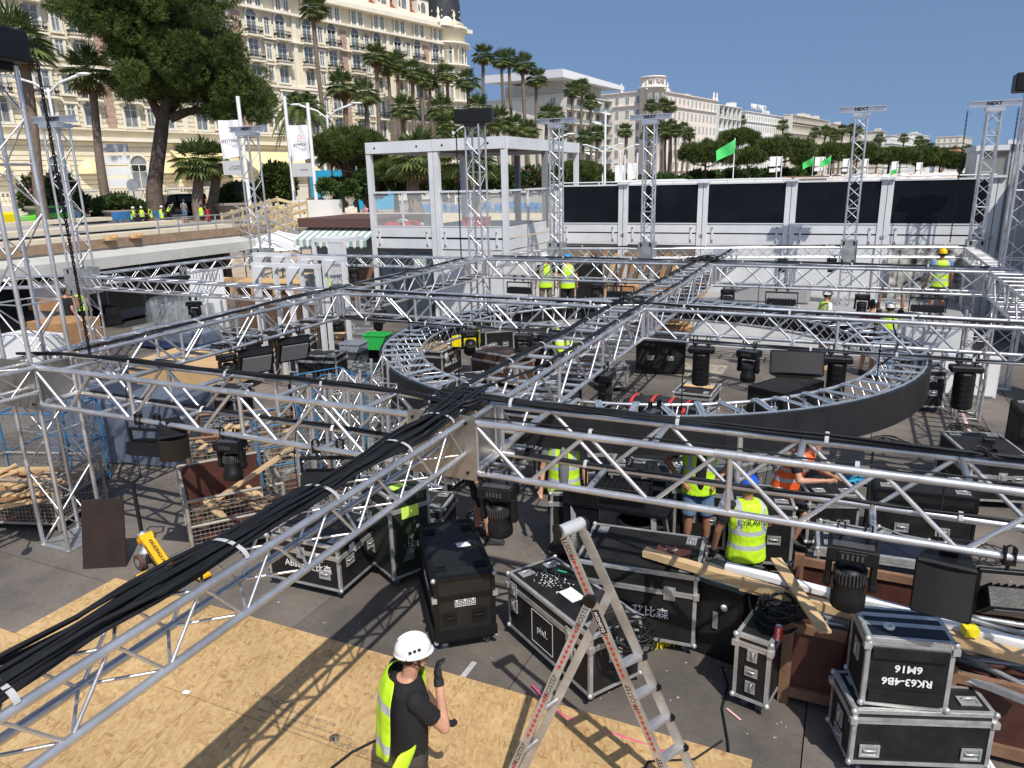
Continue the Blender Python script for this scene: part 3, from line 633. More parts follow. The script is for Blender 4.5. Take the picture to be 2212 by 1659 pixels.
t_=text('CARLTON HOTEL',mat('grey metal letters',(.2,.2,.2),.5),hotel,face_mtx((13.0,-.6,28.0),(1,0,0),(0,0,1)),1.5,th=.1)
# ================================================================== FAR BUILDINGS
APT=mat('white render',(.78,.77,.73),.7,0,.3,.06); APC=mat('cream render',(.66,.62,.53),.75,0,.3,.06); APR=mat('pinkish cream render',(.78,.7,.61),.75,0,.3,.06); ROOFG=mat('flat grey roof',(.3,.29,.27),.9)
SHADE=mat('loggia wall shade grey',(.2,.2,.19),.8)  # flat sheet on the wall; loggia shade painted as dark grey
def lineX(P,d,x,y=300):               # point on P+d*t seen in column x
    r=ray(x,y); n=Vector((r.y,-r.x)); P2=Vector((P.x,P.y)); d2=Vector((d.x,d.y)); t=-(n.dot(P2))/(n.dot(d2)); return t
def pane_mesh(w,h):
    m=MB(); m.m=1; m.box((0,0,h/2),(w,.06,h)); m.m=0
    for s in(-1,0,1): m.box((s*(w/2),-.05,h/2),(.12,.1,h))
    for z in(0,h): m.box((0,-.05,z),(w+.12,.12,.12))
    return m.mesh('window',[WFR,WING])
PW=pane_mesh(1.5,1.7); PWT=pane_mesh(1.2,2.3)
def block(name,label,x0,xc,x1,ytop,D,nfl,style,mt=None,depth=None,z0=1.8,base=0,lwin=True):
    mt=mt or APT; P=DP(xc,ytop,D); z1=P.z; P=Vector((P.x,P.y,0))
    tl=abs(lineX(P,ND,x0)) ; tr=abs(lineX(P,CD,x1)) if x1 else (depth or 20)
    o=thing(name,label,'building',(P.x,P.y,z0),HR)   # local x along coast, local y inland
    Ht=z1-z0; fh=Ht/nfl
    boxo('wall',(tr/2,tl/2,Ht/2),(tr,tl,Ht),mt,o)
    boxo('roof',(tr/2,tl/2,Ht+.15),(tr+.5,tl+.5,.3),ROOFG if style!='balcony' else mt,o)
    if name!='apartment_slab':
        for k in range(random.randint(1,3)): boxo('roof_box',(random.uniform(.2,.8)*tr,random.uniform(.2,.5)*tl,Ht+1.0),(random.uniform(2,5),random.uniform(2,4),1.6),mt,o)
    for f in range(nfl):
        z=f*fh
        if style=='balcony':
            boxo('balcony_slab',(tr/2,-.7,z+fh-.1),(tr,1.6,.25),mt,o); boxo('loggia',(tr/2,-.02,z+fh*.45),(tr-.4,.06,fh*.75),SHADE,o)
            boxo('balcony_front',(tr/2,-1.45,z+fh+.5 if f<nfl-1 else z+.5),(tr,.08,.85),mt if D>300 else GLASSB,o)
            n=max(2,int(tr/4.2))
            for k in range(n): link('window',PWT,o,Matrix.Translation(((k+.5)*tr/n,-.12,z+.15)))
            for k in range(n+1): boxo('divider',(min(max(k*tr/n,.1),tr-.1),-.7,z+fh/2),(.12,1.4,fh-.1),mt,o)
            n=max(1,int(tl/4.5))
            if lwin:
                for k in range(n): link('window',PW,o,Matrix.Translation((-.05,(k+.5)*tl/n,z+.9))@R3(0,0,-PI/2))
        else:
            n=max(2,int(tr/3.4))
            for k in range(n): link('window',PWT,o,Matrix.Translation(((k+.5)*tr/n,-.08,z+.5)))
            n=max(1,int(tl/3.6))
            if lwin:
                for k in range(n): link('window',PWT,o,Matrix.Translation((-.08,(k+.5)*tl/n,z+.5))@R3(0,0,-PI/2))
            if f in(0,nfl-2,nfl-1): boxo('cornice',(tr/2-.2,tl/2-.2,z+fh-.05),(tr+.8,tl+.8,.25),mt,o)
    return o,tr,tl,Ht
GLASSB=mat('greenish balcony glass',(.3,.38,.37),.15,0,spec=.8,alpha=.55)
o,tr,tl,Ht=block('apartment_slab','modern white block with glass balconies and blank beige side wall','x',0,0,0,0,0,'') if 0 else block('apartment_slab','modern building with glass balconies, angled white roof and blank beige side wall',1058,1213,1312,205,190,7,'balcony',APC,lwin=False)
for k in range(7):
    link('window',PW,o,Matrix.Translation((-.06,2.5,k*Ht/7+.9))@R3(0,0,-PI/2)); 
m=MB(); m.add([(-4,-3,Ht+3.4),(tr+3,-3.2,Ht+2.6),(tr+2,tl*.6,Ht+3.6),(-2,tl*1.0,Ht+4.4),(-4,-3,Ht+5.2),(tr+3,-3.2,Ht+3.6),(tr+2,tl*.6,Ht+5),(-2,tl*1.0,Ht+6.2)],[(3,2,1,0),(4,5,6,7),(0,1,5,4),(1,2,6,5),(2,3,7,6),(3,0,4,7)]); m.build('angled_roof',mat('white roof panels',(.75,.75,.75),.5),o)
boxo('penthouse',(tr/2+.5,tl*.45,Ht+1.8),(tr*.8,tl*.8,3.4),APC,o); boxo('side_panel',(-.06,tl*.6,Ht*.62),(.1,tl*.72,Ht*.72),mat('beige side wall',(.68,.64,.54),.8,0,.4,.05),o)
for k in range(8):
    m=MB(); m.box((0,0,0),(3.4,1.6,.06),Matrix.Rotation(.45,3,'X')); a_=m.build('sun_awning',WHITEP,o,mtx=Matrix.Translation((random.choice([.25,.45,.6,.8])*tr,-2.1,Ht/7*(6.7-k*.8)))); 
o,tr,tl,Ht=block('old_hotel','pinkish white palace hotel with sign on its rounded corner',1300,1414,1545,194,262,7,'plain',APR)
m=MB(); m.lathe((1.2,1.2,0),[(4.2,0),(4.2,Ht+.4),(4.7,Ht+.5),(4.7,Ht+1),(4.0,Ht+1),(4.0,Ht+3.6),(4.3,Ht+3.7),(4.3,Ht+4.1),(0,Ht+4.1)],18); m.build('corner_tower',APR,o)
for f in range(7):
    for a in (-2.9,-2.35,-1.8,-1.25): link('window',PWT,o,Matrix.Translation((1.2+4.15*math.cos(a),1.2+4.15*math.sin(a),f*Ht/7+.5))@R3(0,0,a+PI/2))
SIGNG=mat('sign letters white grey',(.8,.8,.78),.5)
# curved lettering on the drum
for i,ch in enumerate('MIRAMAR'):
    a=-2.9+i*.3; text(ch,mat('grey letters',(.4,.36,.33),.6),o,Matrix.Translation((1.2+4.1*math.cos(a),1.2+4.1*math.sin(a),Ht+2.4))@R3(PI/2,0,a+PI/2),2.1,th=.15,bold=.03)
for x,y in ((-3,1.2),(1,-3),(tr-1,-.2),(tr-4,-.2),(9,-.3),(-.3,12)):
    m=MB(); m.lathe((x,y,Ht),[(.5,0),(.5,1),(.2,1.2),(.45,2),(.05,3)],8); m.build('finial',APR,o)
for k in range(10): boxo('balustrade',(8+k*2.2*1.0,-.5,Ht/7*6+.5),(1.6,.12,.8),APR,o)
block('apartment_building','white stepped building right of the palace hotel',1532,1548,1592,226,330,6,'balcony',APT)
o,tr,tl,Ht=block('white_hotel','white art deco hotel with big rooftop letters',1585,1612,1700,240,395,7,'plain',APT)
for i,ch in enumerate('MARTINEZ'): text(ch,SIGNG,o,Matrix.Translation((tr*.25+i*2.75,3,Ht+3.2))@R3(PI/2,0,-.1),3.6,th=.2,bold=.08)
for i in range(9): boxo('sign_post',(tr*.25+i*2.6,3.3,Ht+.8),(.12,.12,2.4),mat('grey frame',(0,0,0)),o)
for x0,xc,x1,yt,D,n,mt,lb in ((1690,1708,1782,248,430,7,APC,'cream block with rounded wrapping balconies'),(1778,1790,1860,266,500,6,APC,'lower cream block with long balconies between palms'),(1862,1905,1912,283,520,5,APC,'blank cream side wall building right of the fourth tower'),(1905,1925,1985,292,560,5,APT,'low white villas behind dark pines'),(1935,1975,2008,288,640,7,APT,'white block with dark window bands and flat roof'),(2022,2075,2100,294,700,6,APC,'grey white long hotel farthest right behind the palms'),(880,1012,1052,212,230,6,APR,'pale building glimpsed between the grand hotel and the modern block')):
    block('apartment_building',lb,x0,xc,x1,yt,D,n,'balcony' if 'balcon' in lb else 'plain',mt,lwin='blank' not in lb)
# low roofs at the far end
for x,y,D in ((2040,318,560),(1990,322,500),(2070,322,480)):
    p=DP(x,y,D); m=MB(); m.add([(-8,-5,0),(8,-5,0),(8,5,0),(-8,5,0),(-8,0,3),(8,0,3)],[(0,1,5,4),(2,3,4,5),(1,2,5),(3,0,4)]); 
    o=thing('house','low house with orange tiled roof far right, roof seen %s'%('behind the tower' if x==2070 else ('over the pines' if x==1990 else 'under the farthest hotel')),'house',(p.x,p.y,1.8),HR); m.build('roof',mat('orange roof tiles',(.42,.17,.09),.8,0,1,.2),o,mtx=Matrix.Translation((0,0,p.z-4.8))); boxo('wall',(0,0,(p.z-4.8)/2),(15,9,p.z-4.8),APT,o)
# ================================================================== VEGETATION
def leafmat(name,c1,c2,rough=.55,tr=.25):
    m=bpy.data.materials.new(name); m.use_nodes=True; t=m.node_tree; b=t.nodes['Principled BSDF']; N=t.nodes.new; L=t.links.new
    at=N('ShaderNodeAttribute'); at.attribute_name='tint'; r=N('ShaderNodeValToRGB'); r.color_ramp.elements[0].color=(*c1,1); r.color_ramp.elements[1].color=(*c2,1); L(at.outputs['Fac'],r.inputs[0]); L(r.outputs[0],b.inputs['Base Color']); b.inputs['Roughness'].default_value=rough; b.inputs['Specular IOR Level'].default_value=.3
    tl=N('ShaderNodeBsdfTranslucent'); L(r.outputs[0],tl.inputs[0]); mx=N('ShaderNodeMixShader'); mx.inputs[0].default_value=tr; L(b.outputs[0],mx.inputs[1]); L(tl.outputs[0],mx.inputs[2]); L(mx.outputs[0],t.nodes['Material Output'].inputs[0]); return m
NEED=leafmat('pine needles',(.02,.045,.01),(.17,.21,.045)); PALM=leafmat('palm leaf',(.04,.075,.022),(.2,.25,.08)); PALMD=leafmat('dry palm leaf',(.13,.08,.035),(.3,.22,.1)); BUSH=leafmat('shrub leaf',(.02,.05,.012),(.1,.15,.035)); FLOW=leafmat('pink oleander blossom',(.5,.16,.2),(.8,.5,.5)); FLOWM=leafmat('magenta blossom',(.35,.02,.12),(.6,.05,.25))
BARK=mat('pine bark',(.1,.075,.06),.9,0,2,.45,1,5); PBARK=mat('palm trunk bark',(.17,.13,.1),.9,0,3,.3,.8,12); PBARK2=mat('red brown palm boots',(.16,.065,.035),.9,0,6,.4,.8,12)
rng=np.random.default_rng(5)
def tufts(name,mtl,lobes,n,size,blades=5,narrow=.12,up=.35,shell=.55,parent=None,droop=0,noisy=.25,cull=None,mtx=None):
    """many small blades on clumps spread through the outer part of lobed volumes; lobes (cx,cy,cz,rx,ry,rz)"""
    lobes=np.array(lobes,float); vol=lobes[:,3]*lobes[:,4]+lobes[:,4]*lobes[:,5]; pr=vol/vol.sum()
    L=rng.choice(len(lobes),n,p=pr); d=rng.normal(size=(n,3)); d/=np.linalg.norm(d,axis=1)[:,None]
    rad=shell+(1-shell)*rng.random(n)**.5
    rad*=1+noisy*(np.sin(d[:,0]*7+L*1.3)*np.sin(d[:,1]*6+L)*np.sin(d[:,2]*5+L*2.1))
    P=lobes[L,:3]+d*lobes[L,3:6]*rad[:,None]
    if cull is not None: k=cull(P); P=P[k]; d=d[k]; L=L[k]; n=len(P)
    dirs=d[:,None,:]*.8+rng.normal(size=(n,blades,3))*.6; dirs[:,:,2]+=up-droop; dirs/=np.linalg.norm(dirs,axis=2)[:,:,None]
    s=size*(.6+.8*rng.random((n,blades,1))); tip=P[:,None,:]+dirs*s
    sd=np.cross(dirs,rng.normal(size=(n,blades,3))); sd/=np.linalg.norm(sd,axis=2)[:,:,None]; sd*=s*narrow
    mid=P[:,None,:]+dirs*s*.45
    V=np.stack([P[:,None,:]+0*tip,mid+sd,tip,mid-sd],axis=2).reshape(-1,3); nq=n*blades
    me=bpy.data.meshes.new(name); me.vertices.add(nq*4); me.vertices.foreach_set('co',V.ravel()); me.loops.add(nq*4); me.loops.foreach_set('vertex_index',np.arange(nq*4)); me.polygons.add(nq); me.polygons.foreach_set('loop_start',np.arange(nq)*4); me.polygons.foreach_set('loop_total',np.full(nq,4)); me.materials.append(mtl); me.update()
    clump=rng.random(len(lobes))[L]; tint=np.clip(.25*clump+.55*rng.random(n)**1.3+.2*np.sin(P[:,0]*2.1+P[:,2]*1.7)*np.sin(P[:,1]*2.3),0,1); tint=np.repeat(np.repeat(tint,blades),4)
    a=me.attributes.new('tint','FLOAT','POINT'); a.data.foreach_set('value',tint.astype(np.float32))
    return link(name,me,parent,mtx)
def pine(name,label,p,h,rx,rz,n,group,trunk_r=.35,lean=(0,0),big=False,size=.5,rot=0,proto=None):
    t=thing(name,label,'tree',p,rot,group)
    hc=h-rz; top=Vector((lean[0],lean[1],hc))
    lob=[]; nl=26 if big else 12
    nl=30
    for i in range(nl):
        a=i*2.4; q=math.sqrt((i+.5)/nl)*.78
        lob.append((top.x+rx*q*math.cos(a),top.y+rx*q*math.sin(a),hc+rz*(.25-.45*q*q)+random.uniform(-.12,.12)*rz,rx*random.uniform(.17,.27),rx*random.uniform(.17,.27),rz*random.uniform(.24,.4)))
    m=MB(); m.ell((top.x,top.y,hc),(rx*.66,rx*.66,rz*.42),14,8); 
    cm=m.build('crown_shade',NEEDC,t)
    tufts('crown',NEED,lob,n,size,6,.06,.25,.6,t)
    m=MB(); N=8
    pts=[Vector((top.x*(k/N)**1.5,top.y*(k/N)**1.5,hc*.95*k/N)) for k in range(N+1)]; m.tube(pts,[trunk_r*(1.25 if k==0 else 1-.5*k/N) for k in range(N+1)],9)
    m.build('trunk',BARK,t); m=MB()
    for k in range(7 if big else 4):
        a=k*1.3+.4; s=pts[5]+Vector((0,0,.2*k)); e=Vector((top.x+rx*.6*math.cos(a),top.y+rx*.6*math.sin(a),hc*.98)); mid=(s+e)/2+Vector((0,0,-.08*h)); m.tube([s,mid,e],[trunk_r*.5,trunk_r*.35,trunk_r*.12],7)
    m.build('limbs',BARK,t)
    return t
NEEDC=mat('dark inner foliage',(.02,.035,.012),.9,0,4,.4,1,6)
# the great stone pine (seen on the left in front of the hotel)
def great_pine():
    b=DP(325,452,70); b.z=1.8; base=b
    t=thing('stone_pine','huge stone pine with leaning furrowed trunk towering over the promenade','tree',base)
    def at(x,y,dD=0): q=DP(x,y,70+dD); return q-base
    s=70*1.0/CF
    # trunk
    m=MB(); tp=[(335,455),(333,410),(340,350),(348,290),(352,250),(362,215)]; pts=[at(x,y) for x,y in tp]; pts[0].z=-.1
    m.tube(pts,[.85,.62,.56,.53,.5,.36],14); m.build('trunk',BARK,t)
    m=MB()
    for tr in ([(350,262),(330,222),(310,190),(280,150)],[(358,250),(385,215),(395,180),(400,120)],[(368,255),(410,240),(450,236),(520,225)],[(365,215),(370,160),(380,90),(360,20)],[(395,200),(450,180),(500,170)]):
        q=[at(x,y,random.uniform(-1.5,1.5)*i) for i,(x,y) in enumerate(tr)]; m.tube(q,[.42-.32*i/(len(q)-1) for i in range(len(q))],8)
    m.build('limbs',BARK,t)
    lob=[]
    # (x,y,rx,ry) outline lobes, spread in depth
    L=[(290,60,70,60),(370,40,80,60),(440,70,70,60),(300,120,75,45),(380,120,80,50),(460,130,70,50),(520,170,50,40),(340,170,80,32),(430,190,80,35),(510,215,60,30),(565,225,35,25),(280,190,45,22),(560,240,30,22),(250,90,30,35),(480,240,40,18),(300,10,70,40),(400,-20,90,40),(490,110,40,40),(230,-10,60,40),(180,20,50,40),(200,50,28,26),(160,-5,45,30),(330,-50,90,40),(540,200,40,30),(250,-60,80,50),(350,95,60,40),(410,155,60,40)]
    for x,y,rx,ry in L:
        for dd in (-3.8,0,3.8):
            c=at(x+random.uniform(-8,8),y+random.uniform(-6,6)+abs(dd)*1.5,dd*random.uniform(.7,1.2)); f=.8 if dd else 1.0
            lob.append((c.x,c.y,c.z,rx*s*f,rx*s*f*.9,ry*s*f))
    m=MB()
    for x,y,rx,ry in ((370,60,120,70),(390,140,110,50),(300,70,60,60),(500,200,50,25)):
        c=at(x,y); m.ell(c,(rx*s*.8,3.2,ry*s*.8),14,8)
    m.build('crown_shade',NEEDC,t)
    sub=[]
    for (cx,cy,cz,rx,ry,rz) in lob:
        for q in range(7):
            d=Vector((random.gauss(0,1),random.gauss(0,1),random.gauss(0,1)+.3)).normalized(); k=random.uniform(.3,.42); sub.append((cx+d.x*rx*.72,cy+d.y*ry*.72,cz+d.z*rz*.72,rx*k,ry*k,rx*k*.75))
    tufts('crown',NEED,sub,80000,.36,5,.06,.35,.82,t,noisy=.1)
great_pine()
# ---- palms
def fan_frond(m,az,el,L,leaf,n=12):
    d=Vector((math.cos(az)*math.cos(el),math.sin(az)*math.cos(el),math.sin(el))); e=d*L; tip=Vector((0,0,0))+e; tip.z-=L*.12*math.cos(el)
    m.tube([(0,0,0),e*.5,tip],.02,4,cap=False)
    side=d.cross(Vector((0,0,1))).normalized(); 
    dn=(d*.8+Vector((0,0,-.55 if el<.8 else -.1))).normalized()
    for k in range(n):
        a=-1.45+2.9*k/(n-1); v=(dn*math.cos(a)+side*math.sin(a)).normalized(); v2=v+Vector((0,0,-.35)); w_=side.cross(v).cross(v).normalized()*leaf*.06 if 0 else v.cross(Vector((0,0,1))).normalized()*leaf*.075
        b=tip+v*leaf*.6; m.add([tip,b+w_,tip+v*leaf*.75+v2.normalized()*leaf*.35,b-w_],[(0,1,2,3)])
def palm_meshes(seed,dry=True):
    random.seed(seed); m=MB()
    for k in range(34):
        el=1.35-k/34*1.75+random.uniform(-.1,.1); fan_frond(m,k*2.4,el,random.uniform(.8,1.15),random.uniform(.85,1.15))
    me=m.mesh('crown',PALM); tintme(me,seed)
    m=MB()
    for k in range(14): fan_frond(m,k*2.4+1,-.75+random.uniform(-.4,.3),.6,.8,8)
    me2=m.mesh('dry_skirt',PALMD); tintme(me2,seed+1); return me,me2
def tintme(me,seed):
    n=len(me.vertices); r_=np.random.default_rng(seed); a=me.attributes.new('tint','FLOAT','POINT'); a.data.foreach_set('value',np.repeat(r_.random(n//4+1),4)[:n].astype(np.float32))
PMS=[palm_meshes(s) for s in (1,2,3,4)]; random.seed(11)
m=MB(); N=9
m.tube([(math.sin(k*.35)*.012,math.cos(k*.4)*.012,k/N) for k in range(N+1)],[.021,.0165,.0155,.015,.0145,.0142,.014,.0138,.0136,.014],8); PT=m.mesh('trunk',PBARK)
m=MB(); m.lathe((0,0,0),[(.17,-1.1),(.24,-.8),(.27,-.4),(.3,-.15),(.2,.05)],9)
for k in range(40): a=k*2.4; m.box((.25*math.cos(a),.25*math.sin(a),-.95+k*.022),(.09,.09,.16),Matrix.Rotation(a,3,'Z'))
PB=m.mesh('leaf_boots',PBARK2)
npalm=0
def palm(x,y,D,label,sc=1.0,lean=0,cat='tree',group='tall fan palms along the promenade',boots=True):
    global npalm
    p=DP(x,y,D); h=p.z-1.8; A,B=PMS[npalm%4]; npalm+=1
    rz=random.uniform(0,6); t=thing('fan_palm',label,'palm tree',(p.x,p.y,1.8),rz,group)
    link('trunk',PT,t,Matrix.Diagonal((18*sc if h>7 else 26*sc,18*sc if h>7 else 26*sc,h-.3,1)))
    M=Matrix.Translation((0,0,h))@Matrix.Diagonal((sc,sc,sc,1)); link('crown',A,t,M@R3(0,0,rz)); link('dry_skirt',B,t,M)
    if boots: link('leaf_boots',PB,t,M)
    return t
for_=0
PL=[(34,98,62,1.35,'fan palm rising behind the tall left tower'),(191,163,72,1.25,'fan palm left of the huge stone pine'),(679,22,92,1.0,'tallest fan palm in front of the grand hotel facade'),(740,190,84,1.05,'fan palm just right of the tallest one, crown against the facade'),(788,205,88,1.0,'fan palm above the dark pine beside the cabin'),(812,124,110,1.1,'leftmost high palm of the dense row before the hotel'),(835,146,112,1.05,'palm tucked behind the leftmost high palm of the row'),(856,138,118,1.05,'third palm of the dense row before the hotel'),(891,157,116,1.1,'bushy palm in the middle of the dense row'),(912,170,122,1.0,'palm leaning behind the middle of the dense row'),(927,180,126,1.0,'lower palm right of the dense row centre'),(962,163,124,1.1,'palm before the hotel corner, left of the last in the row'),(1009,178,118,1.15,'last palm of the dense row, below the dome corner'),(874,238,92,1.05,'short yellowish palm above the cabin roof'),(1045,122,150,1.3,'first tall palm against the sky right of the hotel'),(1083,132,152,1.2,'second tall palm against the sky'),(1101,130,156,1.2,'third tall palm against the sky, beside its twin'),(1131,142,148,1.35,'fourth tall palm with windblown crown against the sky'),(1160,172,150,1.25,'fifth tall palm before the blank beige wall'),(1182,250,140,1.2,'low palm at the corner of the modern building'),(1202,250,150,1.1,'low palm right beside the modern building corner one'),(1236,197,170,1.2,'palm before the glass balconies, taller of two'),(1257,190,175,1.2,'palm before the glass balconies, right of the taller'),(1275,222,178,1.2,'third palm before the glass balconies'),(1406,230,250,1.4,'first of three palms before the palace hotel'),(1433,228,252,1.4,'middle of three palms before the palace hotel'),(1447,234,256,1.4,'last of three palms before the palace hotel')]
for x,y,D,sc,lb in PL: palm(x,y,D,lb,sc)
NW=['one','two','three','four','five','six','seven','eight','nine','ten','eleven','twelve']
LP_=sorted([(x,y) for x,y in ((956,240),(1033,240),(1078,262),(1052,268),(1112,275),(970,275),(1005,280),(1142,285))]); LP2=[(1212,285),(1262,300),(1290,292),(1350,285)]; LP3=sorted([(1414,262),(1432,282),(1450,275),(1462,285),(1440,290),(1478,280),(1488,292),(1400,290)])
def ORD(x,y):
    for l in (LP_,LP2,LP3):
        if (x,y) in l: return NW[l.index((x,y))]
    return 'one'
for x,y,D,sc in [(956,240,100,1.2),(1033,240,110,1.35),(1078,262,112,1.2),(1052,268,105,1.3),(1112,275,115,1.1),(1212,285,130,1.0),(1262,300,140,1.0),(1290,292,150,1.1),(1414,262,230,1.4),(1432,282,225,1.4),(1450,275,240,1.4),(1462,285,236,1.4),(1440,290,242,1.4),(1478,280,250,1.4),(1488,292,252,1.4),(1350,285,200,1.3),(1400,290,215,1.4),(970,275,95,1.1),(1005,280,97,1.2),(1142,285,118,1.1)]:
    palm(x,y,D,'low fan palm %s, number %s from the left'%('between cabin roof and tall palms' if x<1180 else ('below the glass balconies' if x<1380 else 'clustered below the palace hotel'),ORD(x,y)),sc,group='low fan palms '+('near the cabin' if x<1180 else ('by the balconies' if x<1380 else 'clustered by the palace hotel')))
for x,y,D,sc in [(1528,235,330,1.6),(1545,238,335,1.6),(1556,240,340,1.6),(1600,262,360,1.6),(1690,272,400,1.8),(1760,288,440,1.9),(1783,284,440,1.9),(1796,288,450,1.9),(1820,282,450,1.9),(1838,280,455,1.9),(1852,284,460,1.9),(1805,295,430,1.9),(1700,300,380,1.7),(1900,300,520,2),(1952,300,560,2),(1985,305,560,2),(1998,312,540,2),(2010,320,540,2),(2022,328,520,2),(2040,330,520,2),(2058,328,530,2),(2072,330,520,2),(2090,326,500,2)]:
    palm(x,y,D,'distant palm %s, number %s from the left'%(('left of the lettered white hotel',NW[[1528,1545,1556,1600].index(x)]) if x<1620 else (('above the dark round pines',NW[sorted([1690,1760,1783,1796,1820,1838,1852,1805,1700]).index(x)]) if x<1880 else ('at the far right end',NW[[1900,1952,1985,1998,2010,2022,2040,2058,2072,2090].index(x)]))),sc,group='distant seafront palms '+('left' if x<1620 else ('middle' if x<1880 else 'right')),boots=False)
# feather palm
def feather(m,az,el,L):
    d=Vector((math.cos(az),math.sin(az),0)); pts=[]
    for k in range(9): u=k/8; pts.append(d*L*u*math.cos(el)*(1-.15*u)+Vector((0,0,L*(math.sin(el)*u-.75*u*u*(1.1-.4*math.sin(el))))))
    m.tube(pts,.03,4,cap=False); s=d.cross(Vector((0,0,1)))
    for k in range(1,34):
        u=k/34; i=min(int(u*8),7); f=u*8-i; p=pts[i].lerp(pts[i+1],f); l=.55*L/3*math.sin(PI*(.15+.8*u)); 
        for g in(-1,1):
            v=(s*g+d*.6+Vector((0,0,-.25))).normalized(); m.add([p,p+v*l*.5+Vector((0,0,.04)),p+v*l,p+v*l*.5-Vector((0,0,.04))],[(0,1,2,3)])
m=MB()
for k in range(46): feather(m,k*2.4,1.3-k/46*1.7,3.0)
FE=m.mesh('crown',PALM); tintme(FE,9)
for x,y,D,sc,lb in ((652,235,85,1.3,'feathery date palm behind the white banner poles'),(2180,0,1,0,'')):
    if sc: 
        p=DP(x,y,D); t=thing('date_palm',lb,'palm tree',(p.x,p.y,1.8)); link('crown',FE,t,Matrix.Translation((0,0,p.z-1.8))@Matrix.Diagonal((sc,sc,sc,1))); link('trunk',PT,t,Matrix.Diagonal((24,24,p.z-1.8,1)))
for x,y,D,sc,lb in ((425,355,66,.8,'dark drooping palm, left of a pair behind the resting workers'),(455,352,68,.8,'dark drooping palm, right of a pair behind the resting workers'),(735,330,64,.75,'pale palm with dry skirt before the bushy pine'),(790,335,66,.7,'second pale palm near the cabin left edge'),(1010,350,50,.7,'palm seen through the cabin frame'),(900,345,52,.7,'green palm behind the cabin glass, left bay')):
    palm(x,y,D,lb,1.15,group='short palms on the promenade')
# ---- round pines
PG='round topped pines along the promenade'
def pine_at(x,ytop,yb,wpx,D,label,n,size):
    c=DP(x,ytop,D); sc=D/CF; h=c.z-1.8; rz=(yb-ytop)*sc*.4; rx=wpx*sc*.46
    return pine('round_pine',label,(c.x,c.y,1.8),h,rx,rz,n,PG,trunk_r=max(.25,rx*.05),size=size,rot=random.uniform(0,6))
pine_at(755,255,400,175,62,'dense round pine left of the cabin',16000,.34)
pine_at(850,330,430,110,60,'dark pine showing behind the left cabin bay',7000,.3)
pine_at(1245,340,400,120,100,'bushy pine seen through the cabin corner',4000,.45)
for x,yt,yb,wp,D,lb in ((1527,292,385,135,200,'first big pine right of the palms, behind the green flag'),(1597,272,330,90,260,'pine peeping over the green flag'),(1690,285,370,150,260,'widest dark pine left of the small green flags'),(1618,315,372,70,220,'small pine between the two widest ones'),(1800,302,365,90,330,'pine left of the fourth tower'),(1855,300,360,80,360,'pine just behind the fourth tower'),(1925,312,368,110,380,'first pine right of the fourth tower'),(1985,312,362,80,420,'second pine right of the fourth tower'),(2035,325,368,90,430,'dark pine near the far right palms'),(2080,330,370,70,430,'dark pine before the right hand cabin'),(1745,318,372,60,330,'low pine behind the small green flags')):
    pine_at(x,yt,yb,wp,D,lb,3800,D/190)
# ---- shrubs
def shrub(label,x,y,D,wpx,hpx,n,mt=None,flower=None,z=None,cat='shrub',name='shrub'):
    p=DP(x,y,D); sc=D/CF; w_=wpx*sc/2; h=hpx*sc/2; zz=p.z if z is None else z
    t=thing(name,label,cat,(p.x,p.y,zz)); lob=[(random.uniform(-.6,.6)*w_,random.uniform(-.4,.4)*w_,h*random.uniform(.6,1.3),w_*random.uniform(.35,.5),w_*random.uniform(.35,.5),h*random.uniform(.45,.65)) for k in range(9)]
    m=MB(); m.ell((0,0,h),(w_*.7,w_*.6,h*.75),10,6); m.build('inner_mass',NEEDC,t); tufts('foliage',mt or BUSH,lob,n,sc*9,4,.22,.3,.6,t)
    if flower: tufts('blossom',flower,lob,n//2,sc*3.4,4,.5,.3,.92,t)
    return t
shrub('pink flowering oleander in a big planter at the left',118,478,72,115,90,2500,flower=FLOW,name='oleander')
shrub('green shrub in the planter behind the blue chairs',262,462,70,85,36,1600)
shrub('dark hedge behind the lady with blue hat',530,452,72,110,60,1800)
shrub('small upright conifer between the two banner poles',610,440,70,80,90,2200,NEED)
shrub('light green bush with white flowers left of the cabin',745,430,64,90,50,2200)
shrub('dark green bush beside the stone urns',792,432,60,70,60,1800)
shrub('dusky pink bush before the cabin edge',812,425,62,60,40,1400,flower=FLOWM)
for x,w_,f in ((870,60,0),(925,60,FLOWM),(985,70,0),(1050,80,FLOW),(1105,60,0),(1175,90,FLOW)): shrub('shrub behind the cabin glass, %s'%{870:'leftmost',925:'with magenta flowers',985:'middle',1050:'pinkish brown',1105:'dark one near the right post',1175:'pink oleander right of the corner post'}[x],x,418,60,w_,60,1500,flower=f or None)
for i,x in enumerate(range(1230,1500,34)): 
    t=shrub('%s roundish shrub from the left above the first two dark wall panels'%['first','second','third','fourth','fifth','sixth','seventh','eighth'][i],x,400,110+i*6,48,random.uniform(16,30),700); t['group']='shrubs beyond the wall panels'
for i,x in enumerate(range(1500,1760,30)):
    t=shrub('%s hedge clump from the left below the far pines'%['first','second','third','fourth','fifth','sixth','seventh','eighth','ninth'][i],x,388-i*.7,200+i*11,44,random.uniform(10,17),350); t['group']='hedge shrubs below the far pines'
